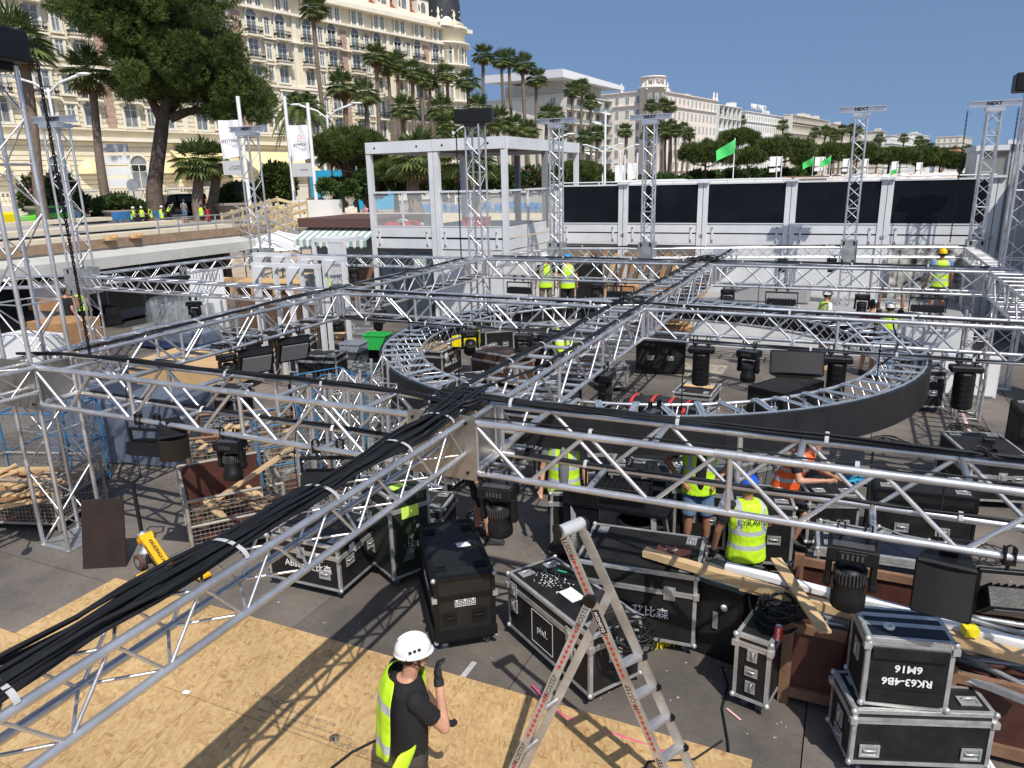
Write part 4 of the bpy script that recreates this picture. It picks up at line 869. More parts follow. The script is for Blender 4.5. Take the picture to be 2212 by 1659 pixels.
# ================================================================== PEOPLE
def loft(m,secs,n=14,cap=True):       # secs: (centre, rx, ry[, yaw])
    ring=[]
    for s in secs:
        c=Vector(s[0]); yw=s[3] if len(s)>3 else 0
        for k in range(n):
            a=2*PI*k/n; x=s[1]*math.cos(a); y=s[2]*math.sin(a); ring.append(c+Vector((x*math.cos(yw)-y*math.sin(yw),x*math.sin(yw)+y*math.cos(yw),0)))
    N=len(secs); m.add(ring,[(i*n+k,i*n+(k+1)%n,(i+1)*n+(k+1)%n,(i+1)*n+k) for i in range(N-1) for k in range(n)],True)
    if cap: m.add(ring[:n],[tuple(range(n-1,-1,-1))]); m.add(ring[-n:],[tuple(range(n))])
def cap_(m,p,q,r1,r2,n=10):           # capsule
    m.cyl(p,q,r1,r2,n); m.ell(p,(r1,)*3,n,6); m.ell(q,(r2,)*3,n,6)
def remesh(m,name,mt,parent,vox,smooth=3,label=None,mtx=None):
    me=m.mesh(name,mt); o=link(name,me,parent,mtx,label)
    r=o.modifiers.new('r','REMESH'); r.mode='VOXEL'; r.voxel_size=vox; r.use_smooth_shade=True
    if smooth: s=o.modifiers.new('s','SMOOTH'); s.iterations=smooth; s.factor=.5
    return o
_vm={}
def vestmat(kind='y',bands=((.98,1.03),(1.14,1.19)),vert=True,dark=1.0):
    key=(kind,bands,vert)
    if key in _vm: return _vm[key]
    col={'y':(.5,.78,.02),'o':(.95,.13,.02)}[kind]
    m=bpy.data.materials.new('hi-vis vest fabric'); m.use_nodes=True; t=m.node_tree; b=t.nodes['Principled BSDF']; N=t.nodes.new; L=t.links.new
    tc=N('ShaderNodeTexCoord'); sp=N('ShaderNodeSeparateXYZ'); L(tc.outputs['Object'],sp.inputs[0]); acc=None
    def rng_(src,a,c):
        g=N('ShaderNodeMath'); g.operation='GREATER_THAN'; g.inputs[1].default_value=a; L(src,g.inputs[0]); l=N('ShaderNodeMath'); l.operation='LESS_THAN'; l.inputs[1].default_value=c; L(src,l.inputs[0]); mu=N('ShaderNodeMath'); mu.operation='MULTIPLY'; L(g.outputs[0],mu.inputs[0]); L(l.outputs[0],mu.inputs[1]); return mu.outputs[0]
    outs=[rng_(sp.outputs[2],a,c) for a,c in bands]
    if vert:
        ab=N('ShaderNodeMath'); ab.operation='ABSOLUTE'; L(sp.outputs[0],ab.inputs[0]); v=rng_(ab.outputs[0],.1,.15); z=rng_(sp.outputs[2],1.19,2); mu=N('ShaderNodeMath'); mu.operation='MULTIPLY'; L(v,mu.inputs[0]); L(z,mu.inputs[1]); outs.append(mu.outputs[0])
    for o_ in outs:
        if acc is None: acc=o_
        else: mx=N('ShaderNodeMath'); mx.operation='MAXIMUM'; L(acc,mx.inputs[0]); L(o_,mx.inputs[1]); acc=mx.outputs[0]
    nz=N('ShaderNodeTexNoise'); nz.inputs['Scale'].default_value=7; nz.inputs['Detail'].default_value=3; L(tc.outputs['Object'],nz.inputs['Vector'])
    cm=N('ShaderNodeMix'); cm.data_type='RGBA'; cm.inputs[6].default_value=(*col,1); cm.inputs[7].default_value=(.42,.44,.46,1); L(acc,cm.inputs[0]); L(cm.outputs[2],b.inputs['Base Color']); b.inputs['Roughness'].default_value=.6
    bp=N('ShaderNodeBump'); bp.inputs['Strength'].default_value=.7; bp.inputs['Distance'].default_value=.03; L(nz.outputs[0],bp.inputs['Height']); L(bp.outputs[0],b.inputs['Normal']); _vm[key]=m; return m
GLOVE=mat('black work glove',(.015,.015,.016),.7,0,20,.2,.4,60); DENIM=mat('blue denim',(.1,.17,.28),.85,0,12,.2,.4,50); DENIML=mat('light blue denim',(.22,.33,.45),.85,0,12,.2,.4,50); SHORTB=mat('black shorts fabric',(.014,.013,.013),.85,0,8,.3,.6,12); SHORTG=mat('grey work shorts',(.09,.095,.11),.85,0,8,.3,.6,12); SHORTC=mat('dark checked shorts',(.05,.042,.035),.9,0,10,.3,.6,12)
SOLE=mat('shoe rubber',(.03,.03,.03),.7); KHAKI=mat('khaki trousers',(.17,.14,.1),.85,0,8,.2,.6,12)
STAND=dict(hip=(0,0,.93),chest=(0,0,1.28),neck=(0,0,1.47),head=(0,.02,1.63),shL=(-.19,0,1.42),shR=(.19,0,1.42),elL=(-.25,-.02,1.14),elR=(.25,-.02,1.14),wrL=(-.27,.06,.9),wrR=(.27,.06,.9),hjL=(-.095,0,.9),hjR=(.095,0,.9),knL=(-.11,.03,.49),knR=(.11,.03,.49),anL=(-.12,0,.09),anR=(.12,0,.09))
def person(label,loc,rz,pose={},top='tee',topm=TSHIRT,legs='shorts',legm=None,vest=None,hat=None,skin=SKIN,vox=.016,gloves=False,group=None,hair=HAIR,face=True,scale=1.0,shoe=None,yaw_head=0,cat='person',vbands=((.98,1.03),(1.14,1.19)),sock=None,open_=False):
    J={k:Vector(v) for k,v in {**STAND,**pose}.items()}; legm=legm or SHORTB; shoe=shoe or SOLE
    t=thing('person',label,cat,loc,rz,group); t.scale=(scale,)*3
    def lerp(a,b,f): return J[a].lerp(J[b],f)
    hy=yaw_head; Hd=J['head']; Rh=Matrix.Rotation(hy,3,'Z')
    m=MB()
    up=(J['chest']-J['hip'])
    loft(m,[(J['hip']+Vector((0,0,-.1)),.13,.095),(J['hip'],.155,.105),(J['hip'].lerp(J['chest'],.45),.135,.095),(J['chest'],.165,.11),((J['shL']+J['shR'])/2+Vector((0,0,-.02)),.15,.09),((J['shL']+J['shR'])/2+Vector((0,0,.05)),.07,.06)])
    cap_(m,J['neck']+Vector((0,0,-.04)),Hd+Vector((0,-.01,-.05)),.056,.052)
    m.ell(Hd+Vector((0,0,.02)),(.075,.093,.105),14,10,Rh); m.ell(Hd+Rh@Vector((0,.03,-.06)),(.053,.055,.055),12,8,Rh)
    if face:
        m.cyl(Hd+Rh@Vector((0,.085,.02)),Hd+Rh@Vector((0,.112,-.018)),.009,.015,6); 
        for s in(-1,1): m.ell(Hd+Rh@Vector((s*.076,-.005,-.005)),(.012,.02,.032),8,6,Rh)
    for s,(a,b,c) in (('L',('shL','elL','wrL')),('R',('shR','elR','wrR'))):
        cap_(m,J[a],J[b],.05,.039); cap_(m,J[b],J[c],.041,.027)
        d=(J[c]-J[b]).normalized(); h=J[c]+d*.045; side=d.cross(Vector((0,1,0)))
        side=side.normalized() if side.length>.2 else Vector((1,0,0)); pn=side.cross(d)
        if not gloves:
            m.ell(J[c]+d*.05,(.028,.028,.05),8,6,d.to_track_quat('Z','Y').to_matrix())
            for k in range(4):
                f=(k-1.5)*.018; L_=(.075,.085,.08,.065)[k]; p=J[c]+d*.085+side*f; q=p+(d*.8+pn*.3).normalized()*L_*.55; cap_(m,p,q,.0095,.0085,6); cap_(m,q,q+(d*.5+pn*.8).normalized()*L_*.45,.0085,.0075,6)
            cap_(m,J[c]+d*.035+side*.025,J[c]+d*.075+side*.05+pn*.015,.0115,.009,6)
    for a,b,c in (('hjL','knL','anL'),('hjR','knR','anR')):
        cap_(m,J[a],J[b],.083,.055); cap_(m,J[b],J[b].lerp(J[c],.3),.055,.056); cap_(m,J[b].lerp(J[c],.3),J[c],.056,.035)
    remesh(m,'body',skin,t,vox,2)
    e=.022
    if top:
        m=MB(); loft(m,[(J['hip']+Vector((0,0,-.0)),.155+e,.11+e),(J['hip'].lerp(J['chest'],.4),.15+e,.11+e),(J['chest'],.175+e,.12+e),((J['shL']+J['shR'])/2,.165+e,.095+e),((J['shL']+J['shR'])/2+Vector((0,0,.045)),.085+e,.068+e)])
        for a,b in (('shL','elL'),('shR','elR')):
            q=lerp(a,b,.62 if top=='tee' else 1.0); m.ell(J[a],(.062,)*3,10,6); m.cyl(J[a],q,.06,.066 if top=='tee' else .05,10)
        if top=='long':
            for b,c in(('elL','wrL'),('elR','wrR')): cap_(m,J[b],J[c],.052,.036)
        remesh(m,'shirt',topm,t,vox,2)
    m=MB(); loft(m,[(J['hip']+Vector((0,0,.04)),.165,.12),(J['hip']+Vector((0,0,-.08)),.178,.13),(J['hip']+Vector((0,0,-.13)),.15,.12)])
    for a,b,c in (('hjL','knL','anL'),('hjR','knR','anR')):
        if legs=='shorts': q=lerp(a,b,.88); m.ell(J[a],(.1,)*3,10,6); m.cyl(J[a],q,.1,.092,12)
        elif legs=='dress': pass
        else: cap_(m,J[a],J[b],.098,.072); m.cyl(J[b],J[c],.072,.062,12); m.ell(J[b],(.072,)*3,10,6)
    if legs=='dress': loft(m,[(J['hip'],.17,.13),(J['hip']+Vector((0,0,-.6)),.27,.24)])
    remesh(m,'shorts' if legs=='shorts' else ('dress' if legs=='dress' else 'trousers'),legm,t,vox,2)
    for a,b in (('anL','knL'),('anR','knR')):
        f=Vector((0,1,0)) if 'toe' not in J else (J['toe']).normalized()
        m=MB(); p=J[a]+Vector((0,0,-.03)); r=Matrix.Rotation(math.atan2(-f.x,f.y),3,'Z'); m.ell(p+f*.02,(.045,.08,.045),10,6,r); m.ell(p+f*.11+Vector((0,0,-.012)),(.05,.09,.034),10,6,r); m.box(p+f*.06+Vector((0,0,-.045)),(.09,.27,.025),r); m.cyl(p,p+Vector((0,0,.08)),.042,.044,8)
        remesh(m,'shoe',shoe,t,max(vox*.8,.01),1)
    if vest:
        m=MB(); e2=e+.009; loft(m,[(J['hip']+Vector((0,0,-.1)),.18+e2,.135+e2),(J['hip'].lerp(J['chest'],.4),.155+e2,.125+e2),(J['chest'],.178+e2,.13+e2),((J['shL']+J['shR'])/2+Vector((0,0,.0)),.155+e2,.1+e2),((J['shL']+J['shR'])/2+Vector((0,0,.055)),.085+e2,.072+e2)],18)
        remesh(m,'vest',vestmat(vest,vbands),t,vox,2)
        if open_:
            m=MB(); m.ell((0,.125,1.17),(.07,.07,.3),12,10); m.build('shirt_front',topm,t)
    if gloves:
        for w_,e_ in (('wrL','elL'),('wrR','elR')):
            if gloves=='R' and w_=='wrL': continue
            d=(J[w_]-J[e_]).normalized(); side=d.cross(Vector((0,1,0))).normalized(); pn=side.cross(d); m=MB(); m.cyl(J[w_]-d*.03,J[w_]+d*.02,.036,.034,10); m.ell(J[w_]+d*.05,(.045,.028,.05),10,6,Matrix((side,pn,d)).transposed())
            for k in range(4):
                f=(k-1.5)*.021; L_=(.07,.08,.075,.06)[k]; p=J[w_]+d*.085+side*f; q=p+(d*.75+pn*.4).normalized()*L_*.55; cap_(m,p,q,.0115,.0105,6); cap_(m,q,q+(d*.3+pn*.9).normalized()*L_*.45,.0105,.009,6)
            cap_(m,J[w_]+d*.03+side*.03,J[w_]+d*.07+side*.058+pn*.02,.013,.011,6)
            remesh(m,'glove',GLOVE,t,min(vox,.008),1)
    ht=MB(); c=Hd+Rh@Vector((0,0,.045))
    if hat and hat[0]=='helmet':
        ht.ell(c,(.098,.122,.1),20,10,Rh,z0=-.12); 
        n=20; rr=[]
        prof=[(1.0,-.012),(1.06,-.022),(1.05,-.03),(.96,-.02)]
        vs=[c+Rh@Vector((.098*r_*math.cos(2*PI*k/n),.122*r_*math.sin(2*PI*k/n)*(1.08 if r_>1 and math.sin(2*PI*k/n)>.2 else 1),z_)) for r_,z_ in prof for k in range(n)]
        ht.add(vs,[(i*n+k,i*n+(k+1)%n,(i+1)*n+(k+1)%n,(i+1)*n+k) for i in range(3) for k in range(n)],True)
        hm=mat('%s helmet shell'%hat[1],{'white':(.75,.75,.74),'blue':(.01,.08,.55),'yellow':(.85,.5,.0),'lightblue':(.02,.25,.6)}[hat[1]],.3,0,coat=.3)
        hh=ht.build('helmet',hm,t)
        if vox<.02:
            m=MB()
            for s in(-1,1):
                m.tube([c+Rh@Vector((s*.09,.02,-.02)),c+Rh@Vector((s*.083,.03,-.09)),c+Rh@Vector((0,.06,-.165))],.006,5); m.tube([c+Rh@Vector((s*.09,-.06,-.02)),c+Rh@Vector((s*.085,.02,-.08))],.005,5)
                for k in range(3): m.box(c+Rh@Vector((s*.1,-.03+.03*k,.035+.006*k)),(.014,.02,.008),Rh)
            m.build('chin_strap',BLK_M,t)
            m=MB()
            for k in (-1,0,1): m.tube([c+Rh@Vector((k*.035,.112*math.cos(a),.102*math.sin(a)+(-.005 if k else .0))) for a in [.5+i*.22 for i in range(10)]],.007,5)
            m.build('shell_rib',hm,t)
    elif hat:
        ht.ell(c-Vector((0,0,.01)),(.088,.11,.09),14,6,Rh,z0=-.1); ht.box(c+Rh@Vector((0,.13,-.012)),(.13,.1,.012),Rh)
        ht.build('cap',mat('%s cotton cap'%hat[1],{'grey':(.25,.27,.28),'sky':(.3,.5,.75),'straw':(.5,.4,.22)}[hat[1]],.8),t)
    if not (hat and hat[0]=='helmet'):
        m=MB(); m.ell(c+Rh@Vector((0,-.015,-.01)),(.084,.1,.09),12,8,Rh,z0=-.25); m.ell(c+Rh@Vector((0,-.04,-.05)),(.075,.065,.07),12,8,Rh); m.build('hair',hair,t)
    else:
        m=MB(); m.ell(c+Rh@Vector((0,-.03,-.05)),(.077,.075,.06),12,8,Rh); m.build('hair',hair,t)
    if face and vox<.02:
        m=MB()
        for s in(-1,1): m.ell(Hd+Rh@Vector((s*.03,.088,.018)),(.011,.006,.006),8,6)
        m.build('eyes',INK,t); m=MB(); m.ell(Hd+Rh@Vector((0,.087,-.052)),(.022,.006,.005),8,6); m.build('mouth',mat('lips',(.35,.12,.1),.5),t)
    return t
# ---- foreground worker
FY=math.radians(24.8+22-90)
hp=G(868,1396,1.66)
fp=Vector((hp.x,hp.y,.02))
FGP=dict(hip=(0,0,.92),chest=(0,.015,1.28),neck=(0,.03,1.46),head=(.01,.07,1.62),shL=(-.2,.0,1.41),shR=(.2,.02,1.41),elR=(.2,.2,1.14),wrR=(.09,.21,1.42),elL=(-.24,.17,1.14),wrL=(-.22,.3,.89),knL=(-.13,.05,.49),knR=(.12,-.02,.49),anL=(-.14,.02,.09),anR=(.13,-.1,.09))
fg=person('worker in white helmet, hand at his mouth, yellow vest slipping off his shoulder',fp,FY,FGP,'tee',TSHIRT,'shorts',SHORTC,None,('helmet','white'),SKIN,.0095,gloves=True,yaw_head=-.12,scale=.97)
def slipvest():
    m=MB(); n=16
    # shell wrapping the back and right side, hanging from the right shoulder
    rows=[]
    for i,z in enumerate((1.5,1.44,1.36,1.26,1.16,1.06,.97)):
        f=i/6; r=[]
        for k in range(n+1):
            a=math.radians(-50+(-150)*k/n if i>1 else -50-140*k/n); rx=.215+.05*f; ry=.15+.07*f
            if i==0: rx,ry=.13,.1
            if i==1: rx,ry=.215,.145
            w_=.014*math.sin(k*1.9+i*1.1)*f
            r.append(Vector((.0+(rx+w_)*math.cos(a),-.005+(ry+w_)*math.sin(a),z-.05*f*math.sin(k*.35))))
        rows.append(r)
    vs=[p for r in rows for p in r]; N=n+1
    m.add(vs,[(i*N+k,i*N+k+1,(i+1)*N+k+1,(i+1)*N+k) for i in range(6) for k in range(n)],True)
    return m
m=slipvest(); o=m.build('vest',vestmat('y',((1.02,1.08),(1.3,1.36)),False),fg); md=o.modifiers.new('s','SOLIDIFY'); md.thickness=.008; md=o.modifiers.new('b','SUBSURF'); md.levels=1; md.render_levels=1
m=MB(); pts=[((.24,-.06,1.12),.075),((.28,-.13,1.02),.082),((.31,-.21,.92),.085),((.34,-.28,.82),.085),((.36,-.34,.73),.08),((.37,-.37,.67),.062),((.375,-.38,.64),.02)]
vs=[]
for (c,w_) in pts:
    for k in range(5): 
        u=(k-2)/2; vs.append(Vector(c)+Vector((.45,-.2,0)).normalized()*0+Vector((-.35,.9,0)).normalized()*w_*u+Vector((.9,.35,0)).normalized()*(.02*(1-u*u)))
m.add(vs,[(i*5+k,i*5+k+1,(i+1)*5+k+1,(i+1)*5+k) for i in range(6) for k in range(4)],True)
o=m.build('vest_tail',vestmat('y',((.9,.98),),False),fg); md=o.modifiers.new('s','SOLIDIFY'); md.thickness=.02; md=o.modifiers.new('b','SUBSURF'); md.levels=1; md.render_levels=1
m=MB(); m.tube([Vector((-.222,.285,.935)),Vector((-.221,.293,.915))],.034,10); m.build('wristband',mat('green paper band',(.1,.6,.35),.6),fg)
m=MB(); vs=[]
for i,z in enumerate((1.47,1.4,1.3,1.2,1.1,1.02)):
    for k in range(4): a=math.radians(150-k*14); vs.append(Vector((.225*math.cos(a)-.0,.17*math.sin(a),z)))
m.add(vs,[(i*4+k,i*4+k+1,(i+1)*4+k+1,(i+1)*4+k) for i in range(5) for k in range(3)],True); o=m.build('vest_front',vestmat('y',((1.2,1.26),),False),fg); md=o.modifiers.new('s','SOLIDIFY'); md.thickness=.008
# ---- workers on the deck; yaw 0 faces away along +y
def face_cam(p,extra=0): return math.atan2(-p.y,-p.x)-PI/2+extra     # facing the camera
def gp(x,y,z=0): return G(x,y,z)
p=gp(1030,1165); person('worker in black shorts whose upper body is behind the steel corner plate',p,-1.2,dict(anR=(.13,.18,.09),knR=(.11,.14,.49)),hat=None,skin=SKIN)
p=gp(1203,1212); p.y+=.25; person('worker with open yellow vest over grey shirt, black shorts, below the ring',p,face_cam(p),dict(),topm=TGREY,vest='y',skin=SKIN,hat=('helmet','yellow'),open_=True)
p=gp(1495,1212); p.y+=.2; person('worker in denim shorts with hands on hips below the ring band',p,face_cam(p,.15),dict(elL=(-.38,-.1,1.18),elR=(.38,-.1,1.18),wrL=(-.2,.08,.99),wrR=(.2,.08,.99)),legm=DENIM,vest='y',skin=SKIN_D,open_=True)
hb_=G(1622,1030,1.66); p=Vector((hb_.x,hb_.y,0)); bl=person('worker in blue hard hat seen from behind, sweeping with a yellow broom',p,face_cam(p,PI+.35),dict(head=(.0,.06,1.6),neck=(0,.04,1.45),elL=(-.29,.04,1.13),wrL=(-.3,.12,.86),elR=(.25,.1,1.15),wrR=(.2,.3,1.1),knR=(.12,.1,.49),anR=(.13,.02,.09)),legm=SHORTG,vest='y',hat=('helmet','blue'),skin=SKIN_D,gloves=True,vox=.013,scale=.96)
text('PYRAMID',INK,bl,face_mtx((.02,-.172,1.3),(1,0,0),(0,0,1)),.09); 
p=gp(1700,1188); person('worker in orange vest and black clothes bending over a device',p,face_cam(p,1.1),dict(hip=(0,-.12,.86),chest=(0,.05,1.17),neck=(0,.14,1.34),head=(0,.22,1.46),shL=(-.19,.1,1.28),shR=(.19,.1,1.28),elL=(-.24,.2,1.05),elR=(.24,.2,1.05),wrL=(-.1,.42,1.08),wrR=(.1,.42,1.08),knL=(-.13,.12,.47),knR=(.13,.05,.47),hjL=(-.1,-.1,.84),hjR=(.1,-.1,.84)),vest='o',skin=SKIN,vbands=((.95,1.0),(1.1,1.14)))
hb_=G(1786,640,1.72); p=Vector((hb_.x,hb_.y,.12)); person('worker in white helmet and white shirt looking right beyond the second cross truss',p,-1.1,topm=WHITEP,vest='y',hat=('helmet','white'))
item_box('wooden_step','low pale step under the worker in white shirt','box',(p.x,p.y,0.005),(.6,.5,.11),WOOD)
p=gp(1868,812); person('man in light blue cap and red shirt left of the worker reaching up',p,-.6,topm=mat('faded red cotton',(.35,.08,.07),.8),hat=('cap','sky'))
p=gp(1905,822); person('worker in jeans and white helmet reaching up with both arms to the truss',p,.1,dict(elL=(-.24,.05,1.66),elR=(.24,.05,1.66),wrL=(-.2,.06,1.92),wrR=(.2,.06,1.92),shL=(-.19,0,1.46),shR=(.19,0,1.46)),legs='long',legm=DENIML,vest='y',hat=('helmet','white'),skin=SKIN_D)
hb_=G(2040,545,.85+1.7); person('worker in yellow hard hat seen from behind on the back stage',(hb_.x,21.0,.857),.15,dict(),legm=SHORTG,topm=mat('blue cotton',(.1,.2,.4),.8),vest='y',hat=('helmet','yellow'),skin=SKIN_D)
for x,lb,hc,lm in ((1178,'worker in white helmet and khaki trousers, left of a pair at the back',('helmet','white'),KHAKI),(1226,'worker in light blue helmet, right of a pair at the back',('helmet','lightblue'),SHORTB)):
    q=BP(x,546,20.3); person(lb,(q.x,20.3,.5),.5,legs='long' if lm is KHAKI else 'shorts',legm=lm,vest='y',hat=hc,vox=.02,scale=(q.z-.5)/1.8)
p=gp(1212,812); p=G(1210,700,1.35); p=Vector((p.x,p.y,0)); person('worker in yellow vest bending forward inside the ring',p,1.2,dict(hip=(0,-.15,.85),chest=(0,.12,1.1),neck=(0,.3,1.2),head=(0,.4,1.24),shL=(-.19,.22,1.2),shR=(.19,.22,1.2),elL=(-.22,.3,.95),elR=(.22,.3,.95),wrL=(-.15,.45,.75),wrR=(.15,.45,.75)),legs='long',legm=KHAKI,vest='y',hair=HAIR,vox=.02)
p=gp(1295,785); person('person in red shorts behind the cable covered truss',p,.6,legm=mat('red shorts fabric',(.5,.03,.05),.8),vox=.02)
q=BP(2086,372,27.0); person('worker in yellow vest leaning on the roof beyond the last dark panel',(q.x,27,2.98),1.0,dict(hip=(0,-.1,.9),chest=(0,.05,1.2),neck=(0,.12,1.36),head=(0,.18,1.5),shL=(-.19,.08,1.32),shR=(.19,.08,1.32)),legs='long',vest='y',hair=HAIR,skin=SKIN_D,vox=.02)
for x,y,lb,rz,v,hz in ((12,640,'worker in yellow vest at the far left edge behind the tall tower',-1.2,'y',1.3),(66,655,'dark haired worker in black with yellow braces near the cardboard boxes',0,None,1.3),(170,635,'worker in yellow vest half hidden behind the second tower',.3,'y',1.35),(716,590,'worker in yellow vest behind the white door frames',1.0,'y',1.3)):
    q=G(x if x!=66 else 143,y,hz); person(lb,(q.x,q.y,0),rz,vest=v,legs='long',vox=.022)
# ---- promenade people (small in the picture)
SIT=dict(hip=(0,0,.5),chest=(0,.02,.85),neck=(0,.05,1.04),head=(0,.09,1.2),shL=(-.19,.02,.99),shR=(.19,.02,.99),elL=(-.23,.14,.75),elR=(.23,.14,.75),wrL=(-.12,.36,.72),wrR=(.12,.36,.72),hjL=(-.1,.03,.48),hjR=(.1,.03,.48),knL=(-.12,.45,.5),knR=(.12,.45,.5),anL=(-.12,.45,.09),anR=(.12,.45,.09))
def pp(x,y,D): q=DP(x,y,D); return Vector((q.x,q.y,1.8))
VB=((.6,.66),(.75,.8))
for x,D,lb,pose,rz,kw in ((283,64,'leftmost resting worker, white helmet, yellow vest, seated',SIT,-1.4,dict(vest='y',hat=('helmet','white'),vbands=VB,legs='long')),(303,64.5,'second resting worker, white helmet, vest open, seated beside the pine trunk',SIT,.9+PI,dict(vest='y',hat=('helmet','white'),vbands=VB,legs='long')),(322,65,'third resting worker leaning against the pine trunk',SIT,2.6,dict(vest='y',legs='long',vbands=VB)),(345,64,'resting worker seen from behind on a blue chair',SIT,-.1,dict(vest='y',hat=('helmet','white'),legs='long',vbands=VB)),(364,66,'standing worker in vest bending beside the black van',dict(STAND,hip=(0,-.1,.9),chest=(0,.1,1.2),neck=(0,.22,1.33),head=(0,.32,1.4),shL=(-.19,.15,1.3),shR=(.19,.15,1.3)),-.9,dict(vest='y',legs='long')),(396,64,'man in grey shirt and cap standing by the black van',{},.3,dict(hat=('cap','grey'),topm=TGREY,legm=DENIM)),(432,65,'crouching worker in yellow vest beside the red haired woman',SIT,.4,dict(vest='y',vbands=VB)),(446,64,'red haired woman in black top and red trousers walking',{},-1.3,dict(legs='long',legm=mat('red shorts fabric',(0,0,0)),hair=mat('red hair',(.35,.1,.03),.6))),(500,74,'woman in lilac dress and blue sun hat',{},.8,dict(legs='dress',legm=mat('lilac print dress',(.3,.2,.3),.8),topm=mat('lilac print dress',(0,0,0)),hat=('cap','sky'))),(514,74,'person in pink top beside the woman in lilac dress',{},1.5,dict(legs='long',topm=mat('pink cotton',(.5,.25,.27),.8))),(165,68,'seated man in blue shirt behind the second tower',SIT,1.3,dict(topm=DENIML)),(98,68,'person with yellow vest sitting by the oleander planter',SIT,-.6,dict(vest='y',vbands=VB)),(790,52,'woman with phone seated near the stone urns',SIT,2.9,dict(topm=mat('pink cotton',(0,0,0)))),(712,60,'people watcher in dark cap by the parked bikes',{},1.2,dict(topm=TGREY)),(1112,62,'passer by in white shirt behind the cabin corner',{},-1.2,dict(topm=WHITEP,legs='long')),(1178,70,'walker in white shirt behind the fifth tower',{},-1.3,dict(topm=WHITEP)),(1400,110,'walker in white shirt above the second black panel',{},-1.2,dict(topm=WHITEP))):
    person(lb,pp(x,440,D),rz,pose,vox=.045,face=False,group='people on the promenade',**kw)
# crowd far along the promenade
cols=[(.6,.6,.6),(.5,.05,.05),(.05,.1,.3),(.02,.02,.02),(.5,.35,.3),(.6,.5,.1)]
base=person('walker in pale top far along the promenade',pp(1500,380,170),0,{},vox=.06,face=False,topm=WHITEP,group='people on the promenade')
for i in range(26):
    x=1515+i*17+random.uniform(-6,6); D=random.uniform(150,330); q=DP(x,385,D)
    dup(base,(q.x,q.y,1.8),random.uniform(0,6),'tiny walker far along the promenade below the pines')['group']='tiny walkers far along the promenade'
# ================================================================== LED RING
RC=Vector((-3.15,11.96,1.87)); RR=4.335
ring=thing('led_ring','huge circular truss ring with black outer screen band hanging under the grid','ring truss',RC)
LEDM=mat('matt black led tiles',(.011,.011,.013),.55,0,2,.4,.04,200)
TILE=mat('pale blue grey zinc plate',(.33,.38,.44),.45,.4,5,.15)
NT=64
def seg(i,n,r0,r1,z0,z1,name,mt,gap=.004,sub=2):
    m=MB(); a0=2*PI*i/n+gap/r1; a1=2*PI*(i+1)/n-gap/r1; vs=[]
    for k in range(sub+1):
        a=a0+(a1-a0)*k/sub
        for r,z in ((r0,z0),(r1,z0),(r1,z1),(r0,z1)): vs.append((r*math.cos(a),r*math.sin(a),z))
    fs=[(4*k+j,4*k+(j+1)%4,4*k+4+(j+1)%4,4*k+4+j) for k in range(sub) for j in range(4)]+[(3,2,1,0),(4*sub,4*sub+1,4*sub+2,4*sub+3)]
    m.add(vs,fs); return m
tm=seg(0,NT,RR-.05,RR,-.45,0,'',LEDM,.0008).mesh('led_tile',LEDM); lm=seg(0,NT,RR-.075,RR-.052,-.03,.012,'',TILE,.002).mesh('rim_strip',TILE)
for i in range(NT):
    R_=Matrix.Rotation(2*PI*i/NT,4,'Z'); link('led_tile',tm,ring,R_); link('rim_strip',lm,ring,R_)
def arc(r,z,n=96,a0=0,a1=2*PI): return [(r*math.cos(a0+(a1-a0)*k/n),r*math.sin(a0+(a1-a0)*k/n),z) for k in range(n+1)]
for r,z in ((RR-.2,-.06),(RR-.68,-.06),(RR-.44,-.4)):
    for q in range(8):
        m=MB(); m.tube(arc(r,z,14,q*PI/4+.006,(q+1)*PI/4-.006),.024,8); m.build('chord',ALU,ring)
nb=96
for i in range(nb):
    a=2*PI*i/nb; b=2*PI*(i+.5)/nb; c=2*PI*(i+1)/nb
    P=lambda r,t,z: Vector((r*math.cos(t),r*math.sin(t),z))
    rod('brace',P(RR-.2,a,-.06),P(RR-.44,b,-.4),.009,ALU,ring,6); rod('brace',P(RR-.68,c,-.06),P(RR-.44,b,-.4),.009,ALU,ring,6)
    if i%2==0: rod('brace',P(RR-.2,a,-.06),P(RR-.68,b,-.06),.009,ALU,ring,6)
m=MB(); m.box((RR-.33,0,-.012),(.62,.085,.012)); m.box((RR-.33,0,-.002),(.6,.01,.014)); pm=m.mesh('plate',TILE)
m=MB(); m.box((0,0,0),(.05,.04,.035)); m.cyl((0,0,0),(0,0,.07),.007,n=6); bm_=m.mesh('bolt_clamp',ALU_D)
for i in range(64):
    a=2*PI*(i+.5)/64; tw=.22 if i%2 else -.12
    if -1.0<a-2*PI*0<0 : pass
    link('plate',pm,ring,Matrix.Rotation(a,4,'Z')@Matrix.Translation((RR-.33,0,0))@Matrix.Rotation(tw,4,'Z')@Matrix.Translation((-(RR-.33),0,0)))
    link('bolt_clamp',bm_,ring,Matrix.Rotation(a+.01,4,'Z')@Matrix.Translation((RR-.2,0,0))); link('bolt_clamp',bm_,ring,Matrix.Rotation(a-.02,4,'Z')@Matrix.Translation((RR-.1,0,-.03)))
for i in range(8):
    a=.39+i*PI/4; x,y=(RR-.44)*math.cos(a),(RR-.44)*math.sin(a); m=MB(); m.tube([(x,y,-.06),(x,y,.45)],.008,5); m.build('drop_wire',BLK_M,ring)
